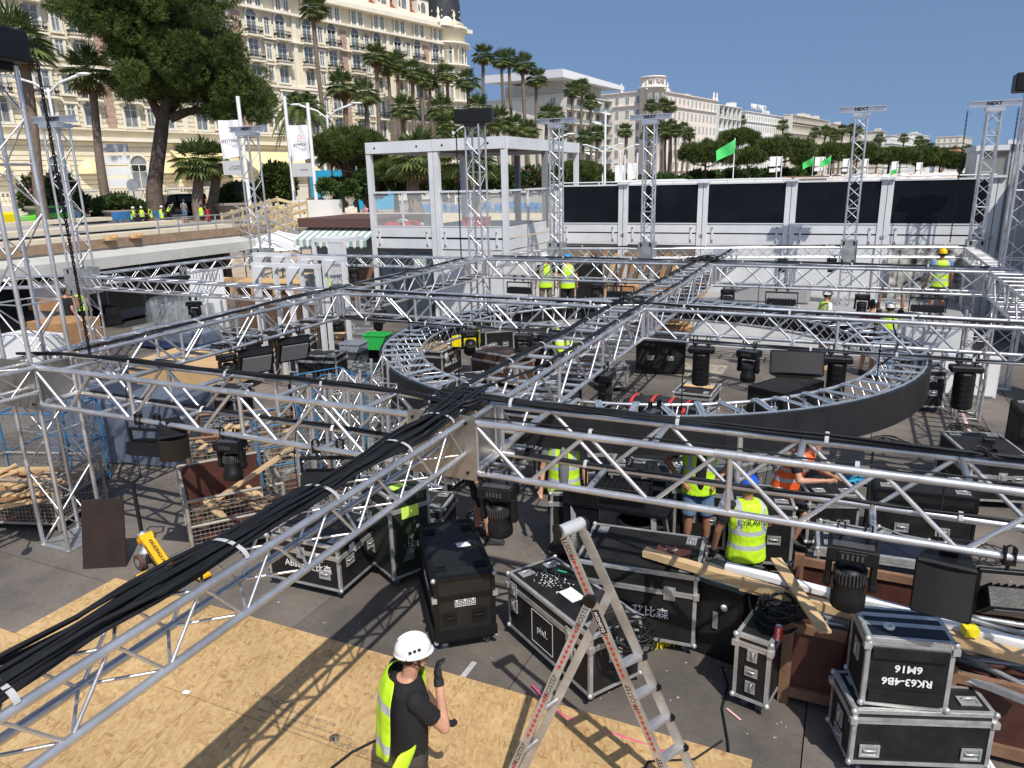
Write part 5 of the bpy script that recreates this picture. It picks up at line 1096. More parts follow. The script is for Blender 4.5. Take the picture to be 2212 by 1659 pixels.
# ================================================================== CABLES
def bundle(label,path,n,w_,h_,r=.011,step=.28,tape=1.4,wander=.35,cat='cable bundle',group='black cable bundles lying on the trusses',tapem=GREYT):
    P=[Vector(p) for p in path]; L=[0]
    for i in range(1,len(P)): L.append(L[-1]+(P[i]-P[i-1]).length)
    T=L[-1]; N=max(6,int(T/step))
    def at(s):
        for i in range(1,len(P)):
            if s<=L[i] or i==len(P)-1:
                f=(s-L[i-1])/(L[i]-L[i-1]) if L[i]>L[i-1] else 0; return P[i-1].lerp(P[i],min(max(f,0),1)),(P[i]-P[i-1]).normalized()
    t=thing('cable_bundle',label,cat,P[0],0,group); o=P[0]
    for c in range(n):
        ph=[random.uniform(0,6.28) for _ in range(6)]; u0=random.uniform(-1,1); v0=random.random(); pts=[]
        for k in range(N+1):
            s=T*k/N; p,d=at(s); sd=d.cross(Vector((0,0,1))); sd=sd.normalized() if sd.length>.1 else Vector((1,0,0))
            sq=1-.35*max(0,math.cos(2*PI*s/tape))
            u=(u0*(1-wander)+wander*math.sin(s*.9+ph[0])+.12*math.sin(s*3.1+ph[1]))*w_/2*sq
            v=(v0*h_)*(.6+.4*math.sin(s*1.1+ph[2]))+.012*abs(math.sin(s*2.3+ph[3]))
            pts.append(p-o+sd*u+Vector((0,0,max(0,v)+r)))
        m=MB(); m.tube(pts,r*random.choice((.8,1,1,1.15)),5); m.build('cable',CABLE,t)
    s=tape*.5
    while s<T and tape<50:
        p,d=at(s); sd=d.cross(Vector((0,0,1)))
        if sd.length>.3:
            sd.normalize(); m=MB(); ww=w_/2*.8+.02; hh=h_*.75+.03; vs=[]
            for a in range(11):
                th=PI*a/10; q=p-o+sd*ww*math.cos(th)+Vector((0,0,hh*math.sin(th)))
                vs+= [q-d*.015,q+d*.015]
            m.add(vs,[(2*i,2*i+1,2*i+3,2*i+2) for i in range(10)],True); m.build('tape_wrap',tapem,t)
        s+=tape*random.uniform(.6,1.3)
    return t
zc=TOP
bundle('thickest black cable bundle climbing the slim truss from lower left to the corner plate',[(-3.07,-.4,zc),(-3.07,3,zc),(-3.1,5.0,zc),(-3.2,5.9,zc+.03)],34,.36,.065,.012,tape=1.1)
bundle('cables on the right tube of the long truss beyond the corner plate',[(-3.25,5.6,zc+.04),(-2.98,7.0,zc),(-2.95,9,zc),(-2.98,11.3,zc),(-2.95,14,zc),(-3.0,17.5,zc),(-3.0,21,zc)],8,.09,.03,.01)
bundle('cables on the left tube of the long truss beyond the corner plate',[(-3.3,5.5,zc+.05),(-3.42,6.6,zc),(-3.4,9,zc),(-3.45,11.3,zc),(-3.4,14,zc),(-3.35,17.5,zc)],7,.1,.03,.01)
bundle('wavy cable bundle on the back tube between the left tower and the plate',[(-9.4,5.6,zc),(-8.8,5.78,zc),(-7.5,5.82,zc),(-6.2,5.78,zc),(-5,5.84,zc),(-3.8,5.8,zc),(-3.2,5.5,zc+.05)],9,.1,.05,.012,wander=.5)
bundle('cable bundle on the back tube right of the corner plate',[(-3.4,5.75,zc+.06),(-2.6,5.86,zc),(-1,5.9,zc),(.5,5.87,zc),(2,5.9,zc),(4.5,5.9,zc)],11,.13,.045,.011,wander=.5)
bundle('cables along the low back tube right of the corner plate',[(-2.7,5.88,zc-.5),(-1,5.86,zc-.49),(1,5.9,zc-.5),(4.4,5.88,zc-.5)],6,.07,.03,.01)
bundle('thin cable on the front tube right of the corner plate',[(-2.8,5.4,zc),(0,5.4,zc),(4.4,5.4,zc)],1,.03,.0,.008,tape=2)
bundle('cables along the low back tube left of the corner plate',[(-8.6,5.9,zc-.5),(-6,5.86,zc-.49),(-3.6,5.88,zc-.5)],5,.07,.03,.011,tape=.8,tapem=WHITEP)
bundle('loose cables on the left long truss',[(-8.9,6,zc),(-8.95,8.5,zc),(-9.2,10.5,zc),(-9.1,14,zc),(-9.3,17.3,zc)],4,.2,.02,.01,wander=.7,tape=4)
bundle('cables on the second cross truss, left half',[(-8.8,11.5,zc),(-6.5,11.35,zc),(-3.6,11.4,zc)],5,.14,.03,.01,wander=.6)
bundle('tangled cables below the second cross truss, left half',[(-8.9,11.3,zc-.5),(-6.5,11.35,zc-.52),(-3.6,11.34,zc-.5)],6,.12,.05,.011,wander=.8)
bundle('cables on the second cross truss, right half',[(-3,11.6,zc),(-1.5,11.4,zc),(1,11.4,zc),(4.5,11.4,zc)],4,.12,.02,.01,wander=.6)
bundle('cables under the second cross truss, right half',[(-2.9,11.33,zc-.5),(0,11.33,zc-.51),(4.5,11.33,zc-.5)],5,.08,.03,.01,wander=.6)
bundle('cables on the back of the third cross truss, left part',[(-8.8,18.0,zc),(-6,18.0,zc),(-3.4,18,zc)],4,.12,.03,.01,wander=.6)
bundle('cables on the back of the third cross truss, right part',[(-3,18.0,zc),(0,18.0,zc),(2.6,18,zc)],4,.12,.03,.01,wander=.6)
bundle('cables along the back lattice truss',[(-8,20.9,zc),(-5.4,21.3,zc),(0,22.6,zc),(2.9,23.1,zc)],3,.1,.03,.01,wander=.7)
def tangle(label,c,R0,n,r=.009,h=.12,cat='cable coil',group=None,coil=False):
    t=thing('cable_coil',label,cat,c,0,group)
    for i in range(n):
        ph=[random.uniform(0,6.28) for _ in range(5)]; rr=R0*random.uniform(.55,1.0); off=Vector((random.uniform(-.25,.25)*R0,random.uniform(-.25,.25)*R0,0)); pts=[]
        for k in range(26):
            a=2*PI*k/24+ph[0]; q=rr*(1+(.05 if coil else .22)*math.sin(2*a+ph[1])+(.03 if coil else .12)*math.sin(3*a+ph[2])); pts.append(off+Vector((q*math.cos(a),q*math.sin(a),r+h*(i/n)+.02*math.sin(2*a+ph[3])+.004*k/24)))
        m=MB(); m.tube(pts,r,5); m.build('cable_loop',CABLE,t)
    return t
tangle('cable knot on the corner block with the steel plate',(aB1,bA1+.1,TOP+.02),.26,9,.011,.06,group='cable knots on truss crossings'); tangle('cable knot at the far crossing of the cable truss',(aB1,bA3+.1,TOP+.02),.33,10,.011,.08,group='cable knots on truss crossings')
tangle('cable knot at the middle crossing over the ring',(aB1,bA2,TOP+.02),.25,6,.01,.06,group='cable knots on truss crossings'); tangle('cable loop on the back tube near the right end of the nearest truss',(1.0,5.9,TOP+.01),.1,4,.009,.03,group='cable knots on truss crossings')
def hang(label,p,z1,sway=.1,r=.006):
    p=Vector(p); t=MB(); n=8; t.tube([(sway*math.sin(k*.7)*k/n,sway*.5*math.sin(k*1.1)*k/n,-(p.z-z1)*k/n) for k in range(n+1)],r,5); o=t.build('hanging_cable',CABLE); o.location=p; return setp(o,label,'cable')
hang('black cable dangling from the nearest truss to the deck, right part',(.28,5.9,TOP),.05,.06,.009); hang('thin cable hanging in the nearest truss, left half',(-5.3,5.85,TOP),1.2); hang('thin cable hanging beside the wavy bundle at left',(-7.9,5.85,TOP),1.3); hang('black cable hanging down beyond the nearest truss at right',(.95,7.2,1.9),.02,.02,.008)
hang('cable drooping from second cross truss, right half',(.6,11.4,TOP),1.5,.3,.012)
# chain hoists
def chain(label,x,y,z0,z1,pitch=.07):
    t=thing('hoist_chain',label,'chain',(x,y,z0),0); m=MB()
    m.lathe((0,0,0),[(.012,-.035),(.02,-.02),(.02,.02),(.012,.035)],6); lk=MB()
    for a in range(10):
        b=2*PI*a/10; c=2*PI*(a+1)/10; lk.cyl((.013*math.cos(b),0,.036*math.sin(b)),(.013*math.cos(c),0,.036*math.sin(c)),.006,n=4,cap=False)
    me=lk.mesh('chain_link',BLK_M); n=min(290,int((z1-z0)/.052))
    for k in range(n): link('chain_link',me,t,Matrix.Translation((0,0,.03+k*(z1-z0)/n))@Matrix.Rotation(PI/2*(k%2),4,'Z')@Matrix.Diagonal((1.2,1.2,1.25,1)))
    return t
chain('thick dark chain hanging from the head of the tall left tower',-8.55,5.95,2.5,5.9); chain('chain on the left side of the middle tower',aB2-.42,bA3-.25,2.5,5.75); chain('chain left of the last back tower',2.35,23.0,2.6,5.9); chain('chain right of the last back tower',3.45,23.0,2.4,5.9); chain('chain on the big tower at the right edge',3.55,bA3-.2,2.45,5.8)
# ================================================================== FIXTURES
def clampm():
    m=MB()
    for s in(-1,1): m.box((s*.03,0,.03),(.012,.05,.1)); 
    m.box((0,0,-.03),(.075,.05,.03)); m.cyl((0,0,-.02),(0,0,-.09),.012,n=6); m.tube([(-.03,0,.06),(-.02,0,.085),(0,0,.095),(.02,0,.085),(.03,0,.06)],.008,5); return m.mesh('clamp',BLK)
CLM=clampm(); LENS=mat('dark glass lens',(.02,.022,.03),.05,0,spec=1,coat=1); FIN=mat('dark grey fins',(.06,.06,.062),.4)
def mhead(label,p,rz,sc=1,tilt=0,pan=0,group='moving head lights hanging from the trusses'):
    sc*=.72; t=thing('moving_head',label,'stage light',p,rz,group); t.scale=(sc,)*3
    for s in(-.11,.11): link('clamp',CLM,t,Matrix.Translation((s,0,0)))
    m=MB(); m.box((0,0,-.17),(.42,.3,.13)); m.box((0,-.155,-.17),(.24,.012,.09)); m.build('base',BLK,t,bev=.018)
    m=MB(); m.box((0,0,-.112),(.34,.2,.02)); 
    for k in range(5): m.box((-.08+.04*k,-.165,-.17),(.018,.012,.05))
    m.build('connector_plate',STEEL if 0 else FIN,t)
    Mp=Matrix.Translation((0,0,-.25))@Matrix.Rotation(pan,4,'Z'); m=MB(); m.box((0,0,0),(.36,.14,.05))
    for s in(-1,1): m.box((s*.185,0,-.14),(.055,.13,.28)); m.cyl((s*.155,0,-.24),(s*.22,0,-.24),.07,n=12)
    m.build('yoke',BLK,t,mtx=Mp,bev=.012)
    Mh=Mp@Matrix.Translation((0,0,-.24))@Matrix.Rotation(tilt,4,'X'); m=MB(); m.lathe((0,0,0),[(0,.17),(.09,.165),(.125,.12),(.135,.03),(.135,-.1),(.15,-.12),(.15,-.24),(.14,-.245)],18); hd=m.build('head',BLK,t,mtx=Mh)
    m=MB(); 
    for k in range(28): a=2*PI*k/28; m.box((.128*math.cos(a),.128*math.sin(a),.09),(.03,.008,.11),Matrix.Rotation(a,3,'Z'))
    m.build('cooling_fins',FIN,hd)
    m=MB(); m.lathe((0,0,-.235),[(0,-.012),(.08,-.008),(.138,0)],18); m.build('lens',LENS,hd); return t
def tall(label,p,rz,h=.5,w_=.25):
    t=thing('profile_light',label,'stage light',p,rz,'tall black lights hanging from the second cross truss')
    for s in(-.1,.1): link('clamp',CLM,t,Matrix.Translation((s,0,0)))
    m=MB(); m.box((0,0,-.12),(.4,.2,.09)); m.build('base',BLK,t,bev=.02)
    m=MB(); m.prism([(w_/2*math.cos(a)*(1.1),w_/2*math.sin(a)*1.1) for a in [PI/8+k*PI/4 for k in range(8)]],-.18-h,-.17); m.build('housing',BLK,t,bev=.02)
    m=MB(); 
    for k in range(6): m.box((0,-w_/2-.004,-.3-k*.08),(w_*.5,.008,.02))
    m.build('vent_grille',BLK_M,t); return t
def wash(label,p,rz,w_=.5,h=.26,tilt=.4,face=None,group='flat wash lights and strobes on the trusses'):
    t=thing('wash_light',label,'stage light',p,rz,group)
    for s in(-.12,.12): link('clamp',CLM,t,Matrix.Translation((s,0,0)))
    m=MB(); m.box((0,0,-.1),(w_+.08,.04,.03)); 
    for s in(-1,1): m.box((s*(w_/2+.03),0,-.25),(.02,.04,.3))
    m.build('bracket',BLK,t,bev=.004)
    Mh=Matrix.Translation((0,0,-.32))@Matrix.Rotation(tilt,4,'X'); m=MB(); m.box((0,0,0),(w_,.14,h)); 
    for k in range(10): m.box((-w_/2+.04+k*(w_-.08)/9,.08,0),(.012,.04,h*.8))
    m.build('housing',BLK,t,mtx=Mh,bev=.012); m=MB(); m.box((0,-.075,0),(w_*.86,.012,h*.78)); m.build('lens_panel',face or FIN,t,mtx=Mh); return t
def spk(label,p,rz,d=(.45,.4,.65),tilt=0,front=None,group=None):
    t=thing('loudspeaker',label,'loudspeaker',p,rz,group); Mx=Matrix.Rotation(tilt,4,'X')
    w_,dd,h=d; m=MB(); m.add([(-w_/2,-dd/2,0),(w_/2,-dd/2,0),(w_*.32,dd/2,0),(-w_*.32,dd/2,0),(-w_/2,-dd/2,-h),(w_/2,-dd/2,-h),(w_*.32,dd/2,-h),(-w_*.32,dd/2,-h)],[(0,1,2,3),(7,6,5,4),(0,4,5,1),(1,5,6,2),(2,6,7,3),(3,7,4,0)])
    m.build('cabinet',BLK,t,mtx=Mx,bev=.015)
    g=MB(); n=6
    vs=[(w_*.46*(k/n*2-1),-dd/2-.006-.035*math.cos((k/n-.5)*PI),z) for z in(-.03,-h+.03) for k in range(n+1)]; g.add(vs,[(k,k+1,n+2+k,n+1+k) for k in range(n)],True); g.build('grille',mat('black speaker grille',(.02,.02,.022),.6,0,0,0,.3,300),t,mtx=Mx)
    m=MB(); m.box((0,dd*.1,.03),(w_*.3,.05,.06)); m.build('bracket',BLK,t,mtx=Mx); return t
zb=TOP-.5
mhead('large moving head just right of the corner plate on the nearest truss',(-2.64,5.37,zb),.1,1.05,tilt=.15); mhead('largest moving head at the right of the nearest truss, above the timber planks',(.2,5.37,zb),.0,1.12,tilt=.1); mhead('moving head left of the upright truss stack on the nearest truss',(-5.76,5.37,zb),.25,.95,tilt=-.1)
spk('black curved loudspeaker cabinet under the nearest truss at the right',(.8,5.42,zb-.08),-.15,(.38,.3,.42)); spk('tilted black loudspeaker under the nearest truss left of the wire cages',(-6.6,5.37,zb-.02),.9,(.32,.3,.4),.5)
wash('flat light at the right edge of the picture under the nearest truss',(1.25,5.37,zb),.2,.5,.3,.9); wash('flat light under the middle of the left truss beside the cable bundle',(-4.5,5.4,zb),.4,.5,.35,1.2); wash('flat black light left of the tilted loudspeaker',(-6.95,5.37,zb),.2,.45,.3,1.3)
for x,lb in ((-1.99,'leftmost tall black light under the second cross truss'),(-.05,'tall black light between speaker wedge and ring edge'),(1.55,'tall black light at the right outside the ring')): tall(lb,(x,11.34,zb),.1)
mhead('moving head between the first tall light and the speaker wedge',(-1.28,11.34,zb),-.3,1.05); spk('wide black speaker wedge under the second cross truss',(-.62,11.3,zb-.05),.15,(.75,.45,.36),-.35)
mhead('moving head tilted outwards left above the silver edged case in the ring',(-6.05,11.34,zb),.6,1.0,tilt=.8); mhead('moving head above the brown trunk inside the ring',(-5.0,11.34,zb),.2,1.0); mhead('moving head just right of the one above the brown trunk',(-4.6,11.4,zb),-.2,.9)
mhead('moving head on the right tube of the long cable truss above the red strapped bag',(-2.9,9.3,zb),PI/2,1.0,tilt=.1); spk('black cylinder like light under the long cable truss',(-3.35,9.1,zb-.1),.7,(.28,.28,.35))
for x,lb,kind in ((-5.7,'moving head under third cross truss near the timber stacks','m'),(-5.11,'strobe in a bracket right of the moving head by the timber stacks','w'),(-7.84,'wash light under third cross truss beside the cabin','w'),(-2.54,'moving head under third truss before the white wall, left','m'),(-1.36,'pad shaped strobe before the white wall','w'),(.29,'moving head under the third truss before the worker reaching up','m'),(1.54,'pad shaped strobe in front of the worker with yellow hard hat','w')):
    mhead(lb,(x,17.53,zb),.0,1.0) if kind=='m' else wash(lb,(x,17.53,zb),0,.62,.22,1.4)
for x,y,z,lb in ((-1.6,20.0,2.45,'small moving head beyond the third truss, left of a pair'),(-.45,20.3,2.45,'small moving head beyond the third truss, right of a pair'),(-6.9,20.9,2.3,'small light under the back lattice near the fifth tower')): mhead(lb,(x,y,z),.1,.75)
q=BP(417,645,12.0); mhead('moving head under the slim truss before the wrapped round pallet',(q.x,12.0,q.z),.2,.95); q=BP(395,590,13.6); mhead('moving head hanging at the slim truss behind the wrapped pallet',(q.x,13.6,q.z),.2,.85); q=BP(765,575,17.3); mhead('moving head on the slim truss before the dark blue case',(q.x,17.3,q.z),.2,.9)
for x,lb in ((545,'floodlight on the left long truss, left of a pair'),(630,'floodlight with pale lens on the left long truss, right of a pair')): q=AP(x,735,-8.85); wash(lb,(-8.84,q.y,zb),PI/2-.5,.55,.42,.5,face=mat('grey lens panel',(.25,.25,.25),.3))
for y_,lb in ((8.4,'black speaker like light under the far half of the left long truss'),(12.6,'light on the left long truss over the hard plastic case')): mhead(lb,(-8.84,y_,zb),1.2,.9,tilt=.5)
# hoist motor with upside down lettering
q=DP(30,930,Vector((-8.85,4.3)).length); mo=thing('chain_hoist','black chain hoist motor with upside down lettering at the left edge','hoist',(-8.8,4.5,1.92)); m=MB(); m.box((0,0,0),(.5,.24,.24)); m.build('motor_body',BLK,mo,bev=.04)
m=MB(); m.lathe((-.02,0,-.2),[(.05,-.02),(.09,-.02),(.09,.02),(.05,.02),(.05,-.02)],12,axis=(0,1,0)); m.tube([(.0,0,-.25),(.03,0,-.6)],.012,6); m.build('hook',BLK,mo); m=MB(); m.lathe((.06,0,-.68),[(0,-.1),(.05,-.09),(.06,0),(.045,.09),(0,.1)],10); m.build('red_plug',RED,mo); m=MB(); m.tube([(0,0,.1),(0,0,.55)],.012,6); m.build('load_chain',BLK_M,mo)
text('CHAINMASTER',INKW,mo,face_mtx((.0,-.124,.0),(-1,0,0),(0,0,-1)),.055)
# ================================================================== FLIGHT CASES
EDG=mat('aluminium case edging',(.5,.5,.49),.42,.6,8,.25,.1,60)
_hd={}
def dish(w_=.17,h=.13,blk=False):
    k=(w_,h,blk)
    if k in _hd: return _hd[k]
    m=MB(); m.m=0; t_=.018
    for s in(-1,1): m.box((s*(w_/2-t_/2),-.004,0),(t_,.01,h)); m.box((0,-.004,s*(h/2-t_/2)),(w_-2*t_,.01,t_))
    m.m=1; m.box((0,.0,0),(w_-.03,.004,h-.03)); m.m=0; m.tube([(-w_*.3,-.004,h*.12),(-w_*.27,-.02,h*.12),(w_*.27,-.02,h*.12),(w_*.3,-.004,h*.12)],.008,6)
    for sx in(-1,1):
        for sz in(-1,1): m.cyl((sx*(w_/2-.009),-.008,sz*(h/2-.009)),(sx*(w_/2-.009),-.012,sz*(h/2-.009)),.005,n=6)
    _hd[k]=m.mesh('handle',[BLK_M if blk else EDG,ALU_D if not blk else BLK]); return _hd[k]
def latchmesh():
    m=MB(); m.box((0,-.005,0),(.11,.01,.14)); m.box((0,-.014,0),(.05,.01,.1)); m.cyl((0,-.014,.02),(0,-.024,.02),.02,n=10); m.box((0,-.022,.02),(.035,.008,.008)); return m.mesh('latch',EDG)
LAT=latchmesh()
m=MB(); m.m=0; m.cyl((-.018,0,-.07),(.018,0,-.07),.045,n=14); m.m=1; m.box((0,.0,.005),(.09,.09,.012)); m.box((-.026,0,-.035),(.006,.05,.08)); m.box((.026,0,-.035),(.006,.05,.08)); CAS=m.mesh('caster',[mat('blue grey caster wheel',(.06,.07,.09),.5),STEEL])
_b=MB(); _b.ell((0,0,0),(.026,.026,.026),8,6); BALLM=_b.mesh('corner_ball',EDG)
def fcase(label,F,ang,lr,ll,h,z0=0,body=None,wheels=True,lid=.14,handles=(),latches=(),stripes=(),edge=None,name='flight_case',dishes_top=True,group='black flight cases with aluminium edges',ball=True,cat='flight case',ew=.03):
    """corner F towards the camera; local x along the right face, y along the left face"""
    body=body or CASE; edge=edge or EDG; wh=.115 if wheels else 0
    t=thing(name,label,cat,(F[0],F[1],z0),ang,group); b0=wh; H=h-wh; e=.004
    m=MB(); m.box((lr/2,ll/2,b0+(H-lid)/2),(lr-.006,ll-.006,H-lid-.004)); m.build('body',body,t)
    m=MB(); m.box((lr/2,ll/2,h-lid/2),(lr-.006,ll-.006,lid-.004)); m.build('lid',body,t)
    zs=[b0+ew/2,h-ew/2]
    def strip(c,d): boxo('edge_strip',c,d,edge,t)
    for z in zs:
        strip((lr/2,0,z),(lr,.008,ew)); strip((lr/2,ll,z),(lr,.008,ew)); strip((0,ll/2,z),(.008,ll,ew)); strip((lr,ll/2,z),(.008,ll,ew))
    for x in(ew/2,lr-ew/2):
        strip((x,0,(b0+h)/2),(ew,.0075,H-.002)); strip((x,ll,(b0+h)/2),(ew,.0075,H-.002)); strip((x,ll/2,h),(ew,ll+.006,.007))
    for y in(ew/2,ll-ew/2):
        strip((0,y,(b0+h)/2),(.0075,ew,H-.002)); strip((lr,y,(b0+h)/2),(.0075,ew,H-.002)); strip((lr/2,y,h),(lr+.006,ew,.0074))
    zl=h-lid
    for dz in(-.014,.014):
        strip((lr/2,-.003,zl+dz),(lr,.01,.024)); strip((-.003,ll/2,zl+dz),(.01,ll,.024)); strip((lr+.003,ll/2,zl+dz),(.01,ll,.024))
    if ball:
        for x in(0,lr):
            for y in(0,ll):
                for z in(b0+.015,h-.01): link('corner_ball',BALLM,t,Matrix.Translation((x,y,z)))
                boxo('corner_plate',(x,y,zl),(.05,.05,.05),EDG,t)
    for f,u,z,*r in handles:
        M=Matrix.Translation((u,-.004,z)) if f=='R' else Matrix.Translation((-.004,u,z))@R3(0,0,-PI/2)
        if r and r[0]: M=M@Matrix.Rotation(PI/2,4,'Y')
        link('handle',dish(.15 if min(lr,ll)>.4 else .11,.11 if min(lr,ll)>.4 else .085),t,M)
    for f,u in latches:
        link('latch',LAT,t,Matrix.Translation((u,-.008,zl)) if f=='R' else Matrix.Translation((-.008,u,zl))@R3(0,0,-PI/2))
    if dishes_top and lr>.4 and ll>.4:
        for x in(.14,lr-.14):
            for y in (.13,ll-.13): link('stacking_dish',dish(.15,.1),t,Matrix.Translation((x,y,h+.004))@R3(-PI/2,0,0))
    if wheels:
        for x in(.09,lr-.09):
            for y in(.09,ll-.09): link('caster',CAS,t,Matrix.Translation((x,y,b0-.002))@R3(0,0,random.uniform(0,3)))
    return t
def ftext(t,s,face,u,z,size,m=INKW,up=1,bold=.001,name='lettering'):
    if face=='R': M=face_mtx((u,-.0065,z),(up,0,0),(0,0,up))
    elif face=='L': M=face_mtx((-.0065,u,z),(0,-up,0),(0,0,up))
    else: M=face_mtx((u,z,face+.006),(up,0,0),(0,up,0))
    return text(s,m,t,M,size,bold=bold,th=.0008)
def icons(t,u,z,w_=.2,n=5,face='R'):
    m=MB(); s=w_/n
    def q(x,y,dx,dz): m.box((x,0,y),(dx,.002,dz))
    for zz in(-s*.9,0,s*.9): q(0,zz,w_,.004)
    for i in range(n+1): q(-w_/2+i*s,0,.004,s*1.8)
    for i in range(n):
        cx=-w_/2+(i+.5)*s
        if i%2: q(cx,s*.35,s*.5,s*.12); q(cx,s*.55,s*.12,s*.4)
        else: m.cyl((cx,0,s*.6),(cx,-.001,s*.6),s*.28,n=10); q(cx,s*.25,s*.1,s*.4)
        q(cx,-s*.45,s*.5,s*.2)
    m.build('handling_icons',INKW,t,mtx=Matrix.Translation((u,-.007,z)) if face=='R' else Matrix.Translation((-.007,u,z))@R3(0,0,-PI/2))
D2=math.radians
# Absen left (under the slim truss)
c=fcase('flight case with white Absen lettering under the slim cable truss',(-4.82,5.78),D2(92),.85,.98,.66,handles=(('R',.2,.42),('R',.62,.42),('L',.2,.3)),latches=(('L',.5),)); ftext(c,'Absen 艾比森','L',.42,.36,.11); icons(c,.38,.5,.16); boxo('paper_label',(-.008,.25,.5),(.003,.08,.1),WHITEP,c); boxo('paper_label',(.25,-.008,.55),(.1,.003,.1),WHITEP,c)
GRN=mat('dark green case laminate',(.018,.026,.017),.5,0,2,.3,.05,60)
c=fcase('tall dark green flight case with bright yellow green label',(-4.42,6.22),D2(62),.52,.72,1.14,body=GRN,handles=(('L',.5,.75,1),('L',.5,.35)),lid=.2,dishes_top=False); boxo('yellow_label',(.22,.2,1.147),(.2,.13,.003),mat('lime label',(.55,.8,.1),.6),c,.2); boxo('yellow_label',(.26,-.008,.9),(.22,.003,.14),mat('lime label',(0,0,0)),c)
text('INGE',mat('faded white marker',(.3,.32,.3),.7),c,face_mtx((.25,-.008,.5),(0,0,1),(-1,0,0)),.1); m=MB()
for k in range(5): m.tube([(.14+.03*k,-.007,.3),(.2+.02*k,-.007,.42),(.16+.05*k,-.007,.52)],.003,4)
m.build('palm_drawing',mat('faded white marker',(0,0,0)),c)
# black plastic case
PLC=mat('ribbed black plastic',(.014,.014,.013),.38,0,3,.3,.15,120)
c=fcase('all black plastic case with shallow recessed grips and white handling icons',(-3.36,5.36),D2(38),.6,1.22,.82,body=PLC,edge=BLK,lid=.22,ew=.045,dishes_top=False,wheels=True,name='plastic_case',group='other equipment cases')
for u in(.14,.44): link('handle',dish(.15,.12,True),c,Matrix.Translation((u,-.006,.38)))
for x,y in((.1,.2),(.5,.2),(.1,1.0),(.5,1.0)): link('handle',dish(.12,.1,True),c,Matrix.Translation((x,y,.826))@R3(-PI/2,0,0))
icons(c,.3,.54,.2); boxo('base_rail',(.3,-.012,.2),(.62,.03,.1),BLK,c); boxo('base_rail',(-.012,.62,.2),(.03,1.24,.1),BLK,c); boxo('paper_label',(.4,.62,.829),(.14,.1,.003),WHITEP,c,.1); ftext(c,'Absen','L',.6,.5,.13)
# pixl case
c=fcase('long flight case with square pixl logo beside the ladder',(-1.73,5.21),D2(57),.58,1.32,.72,handles=(('R',.28,.45),('L',.25,.42,1),('L',1.2,.42,1)),latches=(('L',.28),('L',1.2)),lid=.13)
ftext(c,'pixl.','L',.72,.37,.105,bold=0)
m=MB()
for a,b,d_,e_ in ((.55,.89,.2,.2),(.55,.89,.54,.54)): m.box((-.007,.72,d_),(.002,.34,.008))
for y in(.55,.89): m.box((-.007,y,.37),(.002,.008,.34))
m.build('logo_square',INKW,c)
boxo('paper_label',(.27,.62,.726),(.15,.22,.003),WHITEP,c,.0); boxo('green_tape',(.45,1.02,.725),(.02,.1,.002),mat('green tape',(.02,.4,.2),.5),c,.5)
m=MB(); random.seed(3)
for k in range(90): x,y=.25+random.gauss(0,.07),.95+random.gauss(0,.1); m.box((x,y,.724),(random.uniform(.004,.014),random.uniform(.004,.012),.003),Matrix.Rotation(random.uniform(0,3),3,'Z'))
m.build('plaster_crumbs',WHITEP,c)
m=MB(); m.box((.35,.25,.78),(.24,.34,.1)); m.box((.35,.25,.84),(.2,.3,.02)); o=m.build('tool_bag',mat('black ribbed bag',(.02,.02,.02),.8,0,3,.2,.5,90),None,bev=.02); o.matrix_basis=Matrix.Translation((-1.73,5.21,-.005))@R3(0,0,D2(57)); setp(o,'black ribbed box lying on the case with the pixl logo','box')
tangle('tangle of black cables hanging over the right end of the pixl case',(-1.38,5.28,.73),.2,12,.008,.16); 
# Absen right
c=fcase('wide flight case with Absen lettering, screws on its lid, behind the ladder',(-1.04,6.28),D2(95),.85,1.18,.86,handles=(('R',.2,.5),('R',.6,.5)),latches=(('L',.25),),lid=.2); ftext(c,'Absen 艾比森','L',.6,.42,.12)
m=MB(); m.box((0,0,.01),(.34,.3,.02)); o=m.build('plywood_square',[WOOD_R]); o.location=(-1.35,6.65,.87); o.rotation_euler=(0,0,.05); setp(o,'small dark plywood square with bolts lying on the wide case','board')
t=thing('bolts','handful of loose silver bolts on the small dark plywood square','bolts',(-1.38,6.65,.893))
for k in range(9): a=random.uniform(0,3); x,y=random.gauss(0,.035),random.gauss(0,.03); rod('bolt',(x,y,.006),(x+.035*math.cos(a),y+.035*math.sin(a),.006),.005,STEEL,t,6)
# small rack with cans
c=fcase('narrow upright flight case with three handles, cable coil and red can on top',(-.31,5.67),D2(78),.62,.3,.74,handles=(('L',.15,.57,1),('L',.15,.41),('L',.15,.26,1)),lid=.09)
tangle('big coil of black cables with yellow tie on the narrow upright case',(-.28,6.05,.745),.2,16,.009,.2,coil=True)
cn=thing('drink_can','red drink can with white script lettering on the narrow case','can',(-.27,5.76,.745)); m=MB(); m.lathe((0,0,0),[(.02,0),(.033,.008),(.033,.11),(.026,.122),(.026,.124)],18); m.build('can_body',RED,cn,bev=0); m=MB(); m.lathe((0,0,0),[(0,.118),(.025,.118),(.028,.124)],18); m.build('can_lid',ALU,cn); text('Coca-Cola',INKW,cn,face_mtx((.0,-.0345,.062),(0,0,1),(-1,0,0)),.028,bold=.001)
